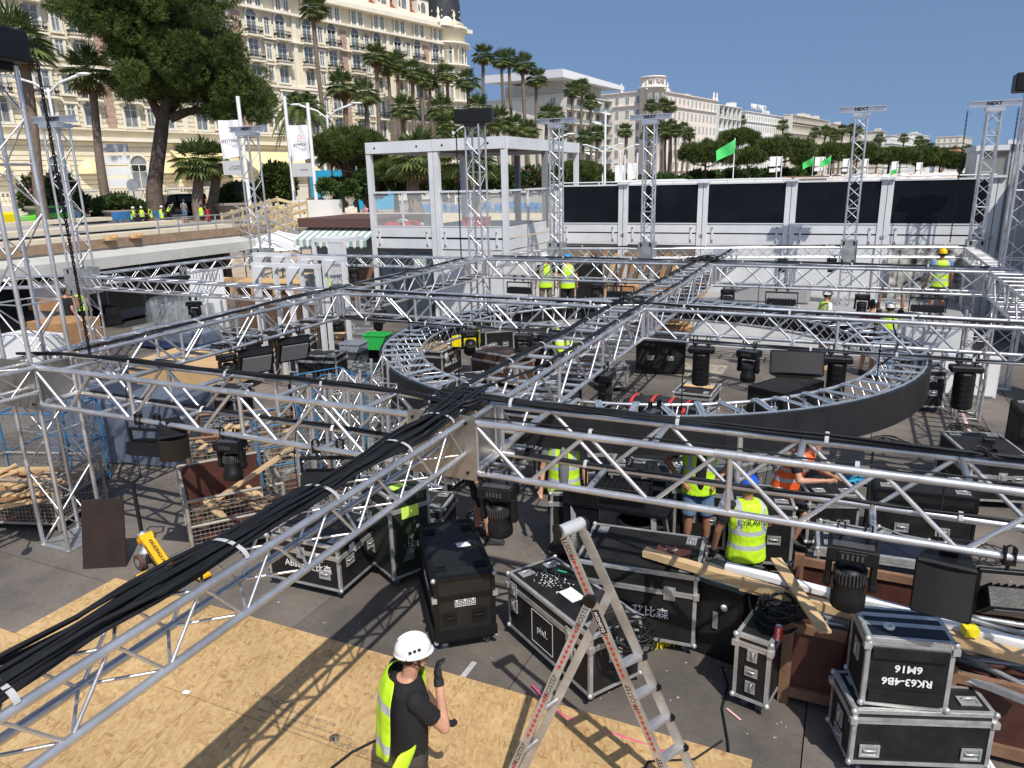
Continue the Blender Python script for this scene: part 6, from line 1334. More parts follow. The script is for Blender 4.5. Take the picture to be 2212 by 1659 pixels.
# black amp / subwoofer behind
c=fcase('black subwoofer box with worn grey top beside the yellow broom',(-.62,6.3),D2(78),.62,.5,.76,body=CASE,edge=BLK,lid=.05,wheels=False,dishes_top=False,ball=False,name='subwoofer',group='black loudspeaker boxes',cat='loudspeaker'); boxo('worn_top',(.31,.25,.765),(.6,.48,.006),mat('scuffed grey paint',(.09,.09,.085),.8,0,8,.5),c); boxo('grille_label',(-.01,.25,.42),(.004,.05,.18),ALU_D,c); m=MB(); m.lathe((-.012,.17,.58),[(0,0),(.035,0),(.035,.004),(0,.004)],14,axis=(-1,0,0)); m.build('badge',INKW,c)
# bottom right stack
c=fcase('large flight case at the bottom right carrying the rack case',(.33,5.28),D2(20),1.02,.46,.6,z0=0,handles=(('R',.14,.24),('R',.88,.24),('L',.23,.36,1),('L',.23,.2)),lid=.09)
cr=G(1858,1520,.61); c=fcase('rack case stencilled RK63-4B6 upside down, on top of the large case',(cr.x,cr.y),D2(14),.6,.42,.58,z0=.61,body=CASE,wheels=False,lid=.06,handles=(('L',.2,.35,1),),dishes_top=False)
for z in (.1,.47): boxo('board',(.3,-.014,z),(.52,.022,.09),CASE,c)
ftext(c,'RK63-4B6','R',.3,.23,.085,up=-1,bold=.002); ftext(c,'6M16','R',.3,.34,.085,up=-1,bold=.002)
for k in(.14,.31): boxo('top_strip',(.3,.09+k*.7,.584),(.6,.05,.006),EDG,c)
boxo('blue_top',(.3,.21,.582),(.54,.36,.003),CASE_B,c)
m=MB(); m.lathe((0,0,0),[(.018,0),(.04,0),(.04,.022),(.018,.022),(.018,0)],18); o=m.build('tape_roll',[WHITEP]); o.location=(c.location.x+.14,c.location.y+.17,1.2); setp(o,'small white tape roll on the stencilled rack case','tape roll')
# other cases
c=fcase('silver edged flight case in the ring with Absen lettering',(-8.32,14.21),D2(93),1.0,1.2,.74,handles=(('R',.25,.5),('R',.7,.5),('L',.3,.4),('L',.8,.4)),latches=(('L',.5),)); ftext(c,'Absen 艾比森','R',.5,.38,.14); boxo('wood_top',(.5,.6,.745),(.9,1.0,.006),mat('worn plywood',(.3,.22,.12),.8),c); boxo('paper_label',(.2,-.008,.6),(.14,.003,.12),WHITEP,c)
crate('yellow plastic crate standing on the silver edged case in the ring',(-8.1,15.0,.75),(.6,.45,.35),YEL,.3); m=MB(); m.lathe((0,0,0),[(.03,0),(.04,.1),(.042,.1)],12); o=m.build('paper_cup',WHITEP); o.location=(-8.35,14.6,.75); setp(o,'white paper cup beside the yellow crate','cup')
c=fcase('brown trunk case in the ring under a moving head',(-6.5,14.2),D2(75),.7,1.3,.75,body=mat('brown laminate',(.07,.035,.025),.5,0,2,.3),handles=(('L',.4,.4),),lid=.2); fcase('second brown case in the ring with black box on top',(-5.4,15.3),D2(80),.8,1.4,.95,body=mat('brown laminate',(0,0,0)),handles=(('L',.4,.4),)); 
c=fcase('big black speaker like box lying in the ring',(-.9,13.7),D2(62),1.35,.75,.62,body=CASE,edge=BLK,wheels=False,lid=.05,ball=False,dishes_top=False,name='speaker_box',group='black loudspeaker boxes',cat='loudspeaker')
c=fcase('low flight case with pale plywood inset in the ring',(-2.25,14.1),D2(88),.9,.75,.34,wheels=False,lid=.1,dishes_top=True); boxo('plywood_inset',(.6,.37,.345),(.25,.6,.006),WOOD,c); 
fcase('flat flight case lid lying before the plywood inset case',(-2.2,12.9),D2(80),.9,.9,.2,wheels=False,lid=.06)
c=fcase('flight case pair at the right edge beyond the nearest truss, small box on its lid',(1.73,11.0),D2(14),.78,1.15,.72,handles=(('R',.18,.45),('R',.6,.45)),latches=(('R',.4),),lid=.25); m=MB(); m.box((0,0,.04),(.14,.12,.08)); o=m.build('small_box',[BLK],bev=.01); o.location=(2.0,11.7,.74); setp(o,'tiny dark box on the right edge flight case','box')
c=fcase('black flight case with two handles just outside the ring at right',(1.1,15.4),D2(10),.75,.6,.85,handles=(('R',.2,.4),('R',.55,.4))); ftext(c,'HUDSON','R',.38,.65,.1)
c=fcase('black case with cable mess behind the nearest truss at the far right',(1.1,7.35),D2(60),.62,1.0,.72,handles=(('L',.25,.4),('L',.75,.4)),lid=.3); tangle('thin grey and black cables on the case at far right',(1.35,7.95,.73),.25,9,.006,.06)
c=fcase('open topped black case lying on the scaffold crate behind the largest moving head',(-.05,7.25),D2(4),1.2,.5,.28,z0=.62,body=CASE_B,wheels=False,lid=.06)
c=fcase('tall case at the work table behind the nearest truss, right of the plate',(-3.0,7.5),D2(15),.55,.6,.9,handles=(('R',.28,.5),),latches=(('R',.28),)); 
for x,y,a,lr,ll,h,lb in ((-1.7,8.3,5,.62,.6,.95,'black case behind the worker in denim shorts'),(-1.0,8.1,12,.7,.6,.85,'case with corner casters beside the worker in denim shorts'),(-2.45,8.6,3,.6,.6,.8,'black case under the folding work table'),(-.2,8.9,20,.6,.9,.75,'flight case behind the worker in orange vest')):
    fcase(lb,(x,y),D2(a),lr,ll,h,handles=(('R',lr*.3,h*.5),('R',lr*.7,h*.5)))
t=thing('work_table','folding ladder legged work table with black equipment behind the nearest truss','table',(-2.3,7.35,0)); m=MB(); m.box((.1,.3,.86),(1.2,.5,.04)); m.build('table_top',BLK,t); 
for sx in(-.4,.55):
    for sy in(.1,.5): beamo('leg',(sx,sy,.84),(sx+.1,sy+(.2 if sy>.3 else -.2),0),.06,.03,ALU,t)
wash('flat light fixture lying on the work table',(-2.2,7.6,1.35),.1,.7,.3,1.57); mhead('moving head standing beside the work table',(-1.95,8.2,1.9),1.0,.9)
tb=thing('rubbish_bin','black tapered bin between two workers behind the nearest truss','bin',(-1.95,7.55,0)); m=MB(); m.lathe((0,0,0),[(.17,0),(.22,.7),(.24,.7),(.24,.73),(.2,.73)],18); m.build('bin_body',BLK_M,tb)
ch=thing('office_chair','office chair base with castors behind the ladder','chair',(-2.6,7.2,0))
for k in range(5): a=k*1.257; m=MB(); m.tube([(0,0,.12),(.28*math.cos(a),.28*math.sin(a),.09)],.02,6); m.ell((.28*math.cos(a),.28*math.sin(a),.035),(.03,.03,.035),8,6); m.build('leg',mat('grey plastic',(.15,.15,.15),.4),ch)
rod('gas_column',(0,0,.1),(0,0,.42),.025,BLK,ch); m=MB(); m.box((0,0,.46),(.48,.46,.08)); m.build('seat',BLK,ch,bev=.03); m=MB(); m.box((0,.25,.8),(.44,.06,.5)); m.build('backrest',BLK,ch,bev=.02)
bg_=thing('duffel_bag','black equipment bag with red straps lying in the ring','bag',(-3.0,13.3,0),-.15); m=MB(); m.ell((0,0,.24),(.85,.3,.22),18,10); m.ell((.3,.1,.22),(.5,.32,.2),14,8); remesh(m,'bag_body',mat('black nylon',(.02,.02,.022),.7,0,5,.3,.8,9),bg_,.03)
for x in(-.55,-.15,.2,.5): 
    m=MB(); vs=[]
    for k in range(9): th=-.2+PI*k/8*1.1; vs+=[(x-.03,-.32*math.cos(th),.24+.245*math.sin(th)*(1-.25*abs(x))),(x+.03,-.32*math.cos(th),.24+.245*math.sin(th)*(1-.25*abs(x)))]
    m.add(vs,[(2*k,2*k+1,2*k+3,2*k+2) for k in range(8)],True); m.build('red_strap',mat('red webbing',(.55,.04,.04),.6),bg_)
rp=thing('aluminium_ramp','long aluminium ramps lying in the ring before the strapped bag','ramp',(-3.9,12.3,0))
for k in range(4): 
    b=beamo('ramp_profile',(0,.22*k,.06),(2.4,.22*k-.5,.06),.17,.08,ALU_D,rp)
    for q in range(9): rod('hole',(.2+q*.25,.22*k-.5*(.2+q*.25)/2.4,.099),(.2+q*.25,.22*k-.5*(.2+q*.25)/2.4,.104),.018,BLK_M,rp,8)
# ---- ladder
ld=thing('folding_ladder','silver folding ladder with red marks and repeated lettering in the foreground','ladder',(-1.5,4.3,0))
LO=Vector((-1.5,4.3,0)); A0=Vector((-1.62,4.25,2.2)); A1=Vector((-.66,4.26,.02)); B0=Vector((-1.53,4.37,2.2)); B1=Vector((-.55,4.47,.02)); HN=A0.lerp(A1,.22)
RAIL=mat('brushed ladder aluminium',(.44,.41,.37),.42,.6,6,.25,.05,20)
beamo('rail',A0-LO,A1-LO,.06,.026,RAIL,ld,up=(0,1,0)); beamo('rail',B0-LO,B1-LO,.06,.026,RAIL,ld,up=(0,1,0))
C1=G(1060,1765,.02); beamo('rail',HN-LO+Vector((0,-.03,0)),C1-LO,.06,.024,RAIL,ld,up=(0,1,0)); C2=C1+Vector((.05,.2,0)); beamo('rail',B0.lerp(B1,.22)-LO,C2-LO,.06,.024,RAIL,ld,up=(0,1,0))
m=MB(); m.cyl(A0-LO+Vector((0,-.03,.0)),B0-LO+Vector((0,.03,.0)),.046,n=14); m.build('top_cap',mat('white grey plastic cap',(.55,.55,.55),.35,.3),ld)
for P_,Q_ in((A0,-1),(B0,1)): m=MB(); d=(B0-A0).normalized(); m.cyl(P_-LO+d*Q_*.03,P_-LO+d*Q_*.045,.052,n=14); m.build('end_ring',BLK,ld)
m=MB(); m.cyl(HN-LO+Vector((0,-.05,0)),HN-LO+Vector((0,.0,0)),.045,n=14); m.build('hinge',BLK,ld)
for k in range(3,9):
    f=.12+k*.105; a=A0.lerp(A1,f)-LO; b=B0.lerp(B1,f)-LO; d=(A1-A0).normalized(); u=Vector((0,0,1)); beamo('tread',a+Vector((0,.0,0)),b,.07,.022,ALU,ld)
    beamo('tread_foot',b,b+Vector((.02,.03,0)),.09,.035,BLK,ld)
for k in (3,5,7): f=.2+k*.1; q1=HN.lerp(C1,f)-LO; q2=B0.lerp(B1,.22).lerp(C2,f)-LO; rod('rung',q1,q2,.016,ALU,ld)
REDM=mat('red scale marks',(.38,.04,.03),.5)
def railtext(p,q,off,side=-1,n=3):
    p=Vector(p)-LO;q=Vector(q)-LO; d=(q-p); L_=d.length; d.normalize(); nrm=Vector((0,-1,0)); nrm=(nrm-d*nrm.dot(d)).normalized(); u=nrm.cross(-d)   # lettering runs up the rail
    rt=-d; up=nrm.cross(rt)
    s=.12
    while s<L_-.1:
        c=p+d*s+nrm*off
        text('PROSTEP',INK,ld,face_mtx(c,rt,up),.05,th=.0006); s+=.24
        c=p+d*s+nrm*off; m=MB(); M=Matrix((rt,up,nrm)).transposed()
        for k in range(9): m.box(M@Vector((-(k-4)*.042,0,0)),(.02,.022,.001),M); m.box(M@Vector((-(k-4)*.042-.016,0,0)),(.016,.007,.001),M)
        m.build('red_scale',REDM,ld,mtx=Matrix.Translation(c)); s+=.34
railtext(A0,A1,.0142); railtext(HN+Vector((0,-.03,0)),C1,.0132)
d=(A1-A0).normalized(); nn=Vector((0,-1,0)); c=HN.lerp(A1,.09)-LO+nn*.0145; boxo('brand_plate',(0,0,0),(.04,.002,.16),BLK,ld).matrix_basis=Matrix.Translation(c)@(Vector((0,0,1)).rotation_difference(d)).to_matrix().to_4x4()@Matrix.Diagonal((.045,.002,.18,1))
text('DUSHOW',INKW,ld,face_mtx(c+nn*.003,-d,Vector((0,-1,0)).cross(-d)),.035)
text('H T W J',mat('purple marker',(.16,.1,.4),.6),ld,face_mtx(A0.lerp(A1,.52)-LO+nn*.0155,Vector((0,-1,0)).cross(-d),d),.06,bold=.003) if 0 else None
# ---- floor tape, scraps, cables
def strip_(label,p,q,w_,mt,name='floor_tape',cat='tape'):
    m=MB(); m.beam(p,q,w_,.0015); o=m.build(name,mt); return setp(o,label,cat)
strip_('short strip of grey tape on the deck behind the foreground worker',G(1025,1430,.004),G(985,1480,.004),.055,GREYT); strip_('long thin pale tape line under the pixl case',G(1218,1435,.004),G(1165,1560,.004),.025,mat('pale tape',(.45,.42,.33),.7)); strip_('red and white barrier tape on the deck at the right edge',G(2075,880,.004),G(2105,960,.004),.05,mat('red white tape',(.6,.2,.18),.6,0,9,.1,col2=(.7,.7,.7)))
m=MB(); pk=[G(1150,1480,.02),G(1180,1515,.03),G(1215,1545,.02),G(1275,1570,.01),G(1340,1590,.02),G(1400,1610,.015),G(1440,1625,.03)]; m.tube(pk,.009,5); o=m.build('pink_ribbon',mat('pink tape',(.75,.08,.25),.6)); setp(o,'pink tape ribbon lying across boards under the ladder','ribbon')
m=MB(); m.tube([G(1560,1440,.015),G(1572,1480,.012),G(1560,1530,.012),G(1572,1600,.012),G(1580,1690,.012)],.01,6); o=m.build('floor_cable',CABLE); setp(o,'black cable running down the deck left of the narrow case','cable')
m=MB(); m.tube([G(1380,1690,.03),G(1400,1645,.03),G(1500,1640,.03),G(1560,1600,.015)],.01,6); o=m.build('floor_cable',CABLE); setp(o,'black cable on the boards at the ladder foot','cable')
m=MB(); m.tube([G(715,1660,.03),G(760,1625,.03),G(830,1590,.03)],.012,6); o=m.build('floor_cable',CABLE); setp(o,'black cable on the boards left of the foreground worker','cable')
m=MB(); bl_=G(1840,1040,.02)
for k in range(5): m.tube([bl_+Vector((random.uniform(-.3,.3),random.uniform(-.15,.15),random.uniform(0,.05))) for _ in range(6)],.02,5)
o=m.build('blue_strap',mat('blue webbing',(.03,.3,.5),.6)); setp(o,'crumpled bright blue strap on the deck right of the orange vest','strap')
# ---- broom
br=thing('broom','yellow handled push broom held by the worker in blue hard hat','broom',tuple(G(1490,1385,0)))
b0=Vector(br.location); hb1=G(1600,1190,.86); rod('handle',(0,0,.12),tuple(hb1-b0),.014,mat('yellow broom handle',(.75,.55,.02),.4),br,8); rod('grip',tuple((hb1-b0)*.45),tuple((hb1-b0)*.62),.017,BLK,br,8)
m=MB(); m.box((-.12,-.1,.09),(.5,.06,.04),Matrix.Rotation(.7,3,'Z')); m.build('head',YEL,br); m=MB()
for k in range(60): u=(k%20)/20-.5; v=(k//20-1)*.018; p=Vector((-.12+u*.46*math.cos(.7)-v,-.1+u*.46*math.sin(.7)+v,.08)); m.tube([p,p+Vector((random.uniform(-.015,.015),random.uniform(-.015,.015),-.075))],.006,3)
m.build('bristles',YEL,br)
# ---- scaffold crates and timber
def wcrate(label,x0,x1,y0,y1,h,mt=WOOD_R):
    t=thing('wooden_crate',label,'crate',((x0+x1)/2,y0,0),0,'long wooden crates full of scaffold parts'); cx=(x0+x1)/2
    for y in(0,y1-y0): boxo('side_panel',(0,y,h*.5),(x1-x0,.025,h*.8),mt,t); boxo('rail',(0,y-.02,h-.04),(x1-x0,.05,.08),WOOD_B,t); boxo('rail',(0,y-.02,.12),(x1-x0,.05,.1),WOOD_B,t)
    for x in(x0-cx,x1-cx):
        boxo('end_panel',(x,(y1-y0)/2,h*.5),(.025,y1-y0,h*.8),mt,t)
        for y in(0,y1-y0): boxo('post',(x,y-.02,h*.52),(.09,.06,h*1.04),WOOD_B,t)
    boxo('floor',(0,(y1-y0)/2,.1),(x1-x0-.03,y1-y0-.03,.03),WOOD_R,t); return t
wcrate('brown wooden crate of scaffold tubes left of the stacked rack cases',-.2,.95,6.0,7.2,.8); wcrate('brown wooden crate of scaffold tubes right of the stacked rack cases',1.0,3.2,5.9,7.1,.72)
sp=thing('scaffold_parts','heap of grey galvanised scaffold tubes and braces lying in the wooden crates','scaffold parts',(.8,6.5,.5)); random.seed(21)
for k in range(26):
    x=random.uniform(-.9,.6); y=random.uniform(-.45,.5); a=random.gauss(-.12,.16); L_=random.uniform(1.0,2.2); z=random.uniform(0,.34); p=Vector((x,y,z)); q=p+Vector((L_*math.cos(a),L_*math.sin(a),random.uniform(-.05,.05)))
    q.x=min(q.x,2.2)
    if k%3: rod('scaffold_tube',p,q,.024,STEEL,sp,8)
    else: beamo('scaffold_brace',p,q,.05,.05,ALU_D,sp)
def plank(label,p,q,w_,h,mt=WOOD,name='timber_plank',cat='plank'):
    m=MB(); m.beam(p,q,w_,h); o=m.build(name,mt); return setp(o,label,cat)
plank('squared pine timber reaching over the wide Absen case',G(1392,1192,.93),G(1692,1283,.93),.09,.07); plank('long squared pine timber running to the right edge across the crates',G(1600,1262,.9),G(2400,1468,.86),.09,.08); plank('white metal profile lying along the long pine timber',G(1568,1222,.97),G(2400,1440,.9),.09,.05,WHITEP,'metal_profile','profile')
plank('short pine board leaning diagonally across the long timber',G(1676,1207,1.02),G(1783,1366,.98),.1,.022); plank('block of pine between the timbers and a yellow end',G(2080,1360,.98),G(2110,1362,.98),.1,.07,YEL,'yellow_block','block')
strip_('torn pink and white paper strip on the deck',G(1570,1530,.01),G(1600,1555,.01),.02,mat('pink paper',(.7,.4,.4),.7),'paper_strip','paper'); 
for k,(x,y) in enumerate(((40,1418),(930,1400),(1005,1225),(1990,1600),(2100,1640))): strip_('%s white scrap of paper on the deck %s'%(('small','tiny','little','torn','large')[k],('near the manhole at far left','behind the foreground worker','by the tall green case','beside the bottom right case','at the bottom right corner')[k]),G(x,y,.006),G(x+(14 if k<3 else 40),y+3,.006),.03 if k<3 else .25,WHITEP,'paper_scrap','paper')
# ================================================================== LEFT MIDGROUND: cages, carts, stacks
MESHW=mat('galvanised mesh wire',(.33,.32,.29),.5,.5,10,.3); RUST=mat('worn grey cage frame',(.3,.28,.24),.6,.3,8,.3,.1,30)
def wiregrid(m,p,u,v,lu,lv,s=.05,r=.0028):
    p=Vector(p);u=Vector(u).normalized();v=Vector(v).normalized()
    for k in range(1,int(lu/s)): m.cyl(p+u*k*s,p+u*k*s+v*lv,r,n=4,cap=False)
    for k in range(1,int(lv/s)): m.cyl(p+v*k*s,p+v*k*s+u*lu,r,n=4,cap=False)
def cage(label,F,ang,lx,ly,h,frame=RUST,wire=MESHW,s=.055,legs=.12,sheet=None,rr=.022,fill=None,group='wire mesh cages and stillages'):
    t=thing('wire_cage',label,'wire cage',(F[0],F[1],0),ang,group); z0=legs
    for x in(0,lx):
        for y in(0,ly): rod('corner_post',(x,y,0),(x,y,h),rr,frame,t,6)
    for z in(z0,h,(z0+h)/2):
        for y in(0,ly): rod('rail',(0,y,z),(lx,y,z),rr*.8,frame,t,6)
        for x in(0,lx): rod('rail',(x,0,z),(x,ly,z),rr*.8,frame,t,6)
    for nm,p,u,l in (('f',(0,0,z0),(1,0,0),lx),('b',(0,ly,z0),(1,0,0),lx),('l',(0,0,z0),(0,1,0),ly),('r',(lx,0,z0),(0,1,0),ly)):
        m=MB(); wiregrid(m,p,u,(0,0,1),l,h-z0,s); w_=m.build('wire_mesh',wire,t); w_['kind']='stuff'
    boxo('base',(lx/2,ly/2,z0),(lx,ly,.03),WOOD_R,t)
    if sheet: 
        for q in sheet: boxo('side_sheet',*q,t)
    return t
def scraps(label,c,n,sx,sy,sz,mts,L_=.8,cat='scrap wood'):
    t=thing('scrap_wood',label,cat,c)
    for k in range(n):
        a=random.uniform(-.5,.5)+random.choice((0,1.4)); l=random.uniform(.4,1)*L_; p=Vector((random.uniform(-sx,sx),random.uniform(-sy,sy),random.uniform(0,sz))); d=Vector((math.cos(a),math.sin(a),random.uniform(-.25,.25)))*l/2
        beamo('offcut',p-d,p+d,random.uniform(.05,.14),random.uniform(.015,.04),random.choice(mts),t)
    return t
random.seed(31)
cage('front wire mesh stillage with plank sticking out, behind the pallet truck',(-7.12,5.82),D2(38),.95,1.1,.78,sheet=[((.47,1.08,.45),(.93,.01,.6),WOOD_R)]) if 0 else None
c1=cage('front wire mesh stillage holding offcuts behind the yellow pallet truck',(-7.1,5.82),D2(52),1.15,1.35,.8,rr=.028); boxo('name_plate',(-.035,.2,.6),(.012,.28,.22),mat('worn white plate',(.4,.38,.34),.7,0,9,.4),c1); boxo('back_sheet',(.57,1.33,.48),(1.1,.012,.62),WOOD_R,c1)
scraps('pale timber offcuts inside the front stillage',(-7.2,6.9,.2),14,.35,.4,.15,[WOOD,WOOD_B]); plank('pine plank leaning over the rim of the front stillage',(-7.55,6.3,.35),(-6.75,7.1,.98),.09,.04)
cage('dark rusty mesh stillage behind the front one, wood bars across',(-8.6,7.2),D2(38),1.2,1.2,.95,frame=WOOD_B,rr=.03); scraps('brown broken boards in the rusty stillage',(-8.6,8.1,.4),16,.45,.35,.35,[WOOD_B,WOOD_R,WOOD])
cage('tall blue framed roll cage left of the moving head',(-7.0,8.2),D2(60),.75,.8,1.65,frame=BLUE,wire=MESHW,s=.07,rr=.016); cage('second blue roll cage beside the truss stack',(-7.2,7.2),D2(50),.7,.8,1.3,frame=BLUE,s=.07,rr=.016)
cage('blue wire trolley with handle at the left screen truss',(-8.4,9.8),D2(25),.9,.7,1.1,frame=BLUE,s=.08,rr=.015); cage('blue mesh cart at the left edge',(-11.2,6.2),D2(20),1.0,.8,1.35,frame=BLUE,s=.08,rr=.018)
cage('grey mesh bin full of pale planks at the left edge',(-10.9,5.25),D2(18),1.5,1.0,.75,rr=.026); scraps('bright pale planks piled in the left edge mesh bin',(-10.3,5.8,.45),30,.55,.35,.25,[WOOD,WOOD,CARD],1.0)
bp_=thing('plywood_board','dark brown board standing beside the foot of the tall left tower','board',(-8.15,5.2,0)); beamo('board',(0,0,.02),(.0,.35,.02),.02,.02,WOOD_R,bp_); m=MB(); m.sheet([(-.1,-.05,0),(.35,.2,0),(.3,.35,.85),(-.12,.1,.85)],.02); m.build('panel',mat('dark phenolic board',(.025,.015,.013),.45,0,3,.3),bp_)
# pallet truck
PY=mat('yellow orange paint',(.75,.4,.01),.4,0,6,.15); pt=thing('pallet_truck','yellow hand pallet truck with black tiller in front of the mesh stillage','pallet truck',(-7.5,5.5,0),D2(-12)); 
m=MB(); m.beam((.02,0,.42),(.42,0,.12),.14,.07); m.beam((-.05,0,.36),(.06,0,.45),.16,.08); m.box((.5,0,.07),(.3,.16,.06)); m.build('frame',PY,pt,bev=.01)
for s in(-1,1): m=MB(); m.box((.55,s*.2,.07),(.7,.15,.05)); m.build('fork',PY,pt,bev=.01)
for s in(-.09,.09): m=MB(); m.cyl((-.05,s-.03,.1),(-.05,s+.03,.1),.1,n=18); m.build('wheel',mat('brown polyurethane wheel',(.1,.06,.05),.5),pt); rod('wheel_hub',(-.05,s-.035,.1),(-.05,s+.035,.1),.05,STEEL,pt,10)
m=MB(); m.lathe((-.05,0,.2),[(.09,0),(.09,.03),(.05,.05),(.05,.2),(.07,.2),(.07,.26),(0,.28)],14); m.build('pump',ALU_D,pt); m=MB(); m.tube([(-.07,0,.4),(-.12,.02,.7),(-.2,.05,1.05)],.025,8); m.tube([(-.2,.05,1.05),(-.12,.12,1.13),(-.16,.14,1.28),(-.3,.02,1.3),(-.3,-.06,1.15),(-.2,.05,1.05)],.016,6); m.build('tiller',BLK,pt)
dd=Vector((.4,0,-.3)).normalized(); text('KRUIZINGA.NL',INK,pt,face_mtx((.23,-.071,.268),dd,Vector((0,-1,0)).cross(dd)),.045,bold=.001)
text('KRUIZINGA.NL',INK,pt,face_mtx(Vector((.23,0,.268))+Vector((.3,0,.4)).normalized()*.037,dd,Vector((.6,0,.8)).cross(dd)),.055,bold=.001)
# upright truss stack
random.seed(8)
for k,(x,y,h,lb) in enumerate(((-6.6,7.55,1.9,'upright lattice truss section leftmost in the stored stack'),(-6.25,7.9,2.0,'upright lattice truss section second in the stored stack'),(-6.6,8.3,1.8,'upright lattice truss section behind the stored stack front'),(-5.9,8.3,1.75,'upright lattice truss section in the middle of the stored stack'),(-5.5,8.8,1.7,'upright lattice truss section at the right of the stored stack'),(-6.2,8.8,2.0,'upright lattice truss section at the back of the stored stack'),(-5.1,8.2,1.0,'short upright lattice truss by the stored stack'),(-5.75,7.7,1.1,'short lattice truss in front of the stored stack'))):
    truss('stored_truss',lb,(x,y,.02),(x+.05,y+.04,h),.29,.29,'truss sections stored upright',rc=.024,rb=.009,vert=True,pitch=.3)
for k,(x,y,z,a) in enumerate(((-6.0,7.2,.45,.1),(-5.6,7.5,.8,-.2),(-5.4,9.3,.6,.05),(-5.3,9.5,1.0,.0),(-6.4,9.4,1.3,.3),(-5.3,9.2,1.4,-.1))):
    truss('stored_truss','lattice truss section lying flat, %s of the flat ones'%(('lowest in front','second in front','lowest at the back','middle at the back','leaning at the left back','topmost at the back')[k]),(x,y,z),(x+1.2*math.cos(a),y+1.2*math.sin(a),z),.29,.29,'truss sections lying on the stored stack',rc=.024,rb=.009,tri=True,pitch=.3)
fcase('grey topped case under the stored truss sections',(-5.6,7.3),D2(10),1.1,.6,.4,wheels=False)
# cable drum stack, bins, hard cases
FOIL=mat('clear stretch wrap',(.6,.64,.67),.12,0,3,.2,.9,7,alpha=.17,spec=1)
wp=thing('wrapped_pallet','round stack of frames wrapped in clear plastic on blue pallet','pallet',tuple(G(430,742)),0)
m=MB(); n=28; m.lathe((0,0,0),[(1.25,.55),(1.32,.9),(1.27,1.3),(1.15,1.42),(.4,1.38),(0,1.42)],n); m.build('stretch_wrap',FOIL,wp); m=MB()
for k in range(16): a=k*.393; m.box((1.1*math.cos(a),1.1*math.sin(a),.95),(.05,.05,.8)); m.box((.7*math.cos(a),.7*math.sin(a),.95),(.09,.09,.6))
m.build('frame_leg',STEEL,wp)['kind']='stuff'; m=MB(); m.box((0,0,.3),(2.6,2.2,.5)); m.build('blue_pallet',mat('blue wrapped crate',(.02,.045,.11),.4,0,3,.3,.5,6),wp,bev=.05); m=MB(); m.box((0,0,.45),(2.7,2.3,.4)); m.build('lower_wrap',FOIL,wp,bev=.06)
wp2=thing('wrapped_crate','long blue crate wrapped in plastic film behind the tall left tower','crate',(-11.2,8.3,0),.2); m=MB(); m.box((0,0,.55),(2.6,1.1,1.1)); m.build('crate_body',mat('blue wrapped crate',(0,0,0)),wp2,bev=.03); m=MB(); m.box((0,0,.56),(2.66,1.16,1.14)); m.build('stretch_wrap',FOIL,wp2,bev=.05)
def cbox(label,p,d,rz,mt=CARD,cat='box',name='cardboard_box'):
    t=thing(name,label,cat,p,rz); m=MB(); m.box((0,0,d[2]/2),d); m.build('box_body',mt,t,bev=.008); boxo('packing_tape',(0,0,d[2]+.0015),(.06,d[1],.002),mat('brown packing tape',(.3,.2,.1),.4),t); return t
q=G(150,760); cbox('large brown cardboard box behind the tall left tower',(q.x,q.y,0),(1.5,1.1,.95),.1); q=G(118,735); cbox('brown open box stacked on the large cardboard box',(q.x,q.y+.2,.95),(1.2,.8,.35),.1)
q=G(60,715); cbox('bright yellow panel box behind the tall left tower',(q.x,q.y+1.2,.3),(1.8,.15,1.3),.1,YEL,'box','yellow_box'); q=G(50,790); cbox('white chest beside the cardboard boxes at the left',(q.x,q.y+.3,0),(1.6,.8,.8),.05,WHITEP,'box','white_chest')
q=G(430,845); cbox('wide pallet covered in creased kraft paper under the left truss',(q.x,q.y,.25),(2.3,1.5,.55),.15,PAPER,'pallet','paper_covered_pallet'); m=MB()
cs=thing('cardboard_stack','stack of flat brown cardboard sheets under the left long truss','cardboard',(-11.6,9.7,0),.25)
for k in range(16): boxo('sheet',(random.uniform(-.03,.03),random.uniform(-.03,.03),.12+k*.035),(1.7,1.0,.026),CARD,cs,random.uniform(-.03,.03))
crate('green plastic crate left of the ring',tuple(G(818,752,.5)),(.6,.42,.38),GREENP,.2); t=thing('black_bin','black tall bin carrying the green crate','bin',tuple(G(830,790)),.1); boxo('bin_body',(0,0,.25),(.55,.5,.5),BLK,t); boxo('bin_rim',(0,0,.49),(.6,.55,.04),BLK,t)
q=G(708,765); tb=thing('work_bench','dark plywood table with trestle legs left of the green crate','table',(q.x,q.y,0)); boxo('table_top',(0.2,.3,.5),(2.2,1.2,.04),WOOD_R,tb)
for x in(-.7,1.1):
    for y in(-.2,.8): boxo('leg',(x,y,.24),(.06,.06,.48),WOOD_B,tb)
for k in range(3): plank(['top','middle','bottom'][k]+' pine board lying on the dark plywood table',(q.x+.3,q.y-.1,.6-.035*k),(q.x+1.3,q.y+.4,.6-.035*k),.3,.03)
hc=thing('hard_case','black plastic hard case on the dark plywood table','case',(q.x-.2,q.y+.5,.52),.15); m=MB(); m.box((0,0,.09),(.62,.45,.18)); m.build('shell_bottom',BLK,hc,bev=.03); m=MB(); m.box((0,0,.235),(.62,.45,.09)); m.build('shell_lid',BLK,hc,bev=.03); m=MB(); m.tube([(-.1,-.23,.16),(-.1,-.27,.16),(.1,-.27,.16),(.1,-.23,.16)],.012,6); m.build('carry_handle',BLK_M,hc)
q=G(762,815); 
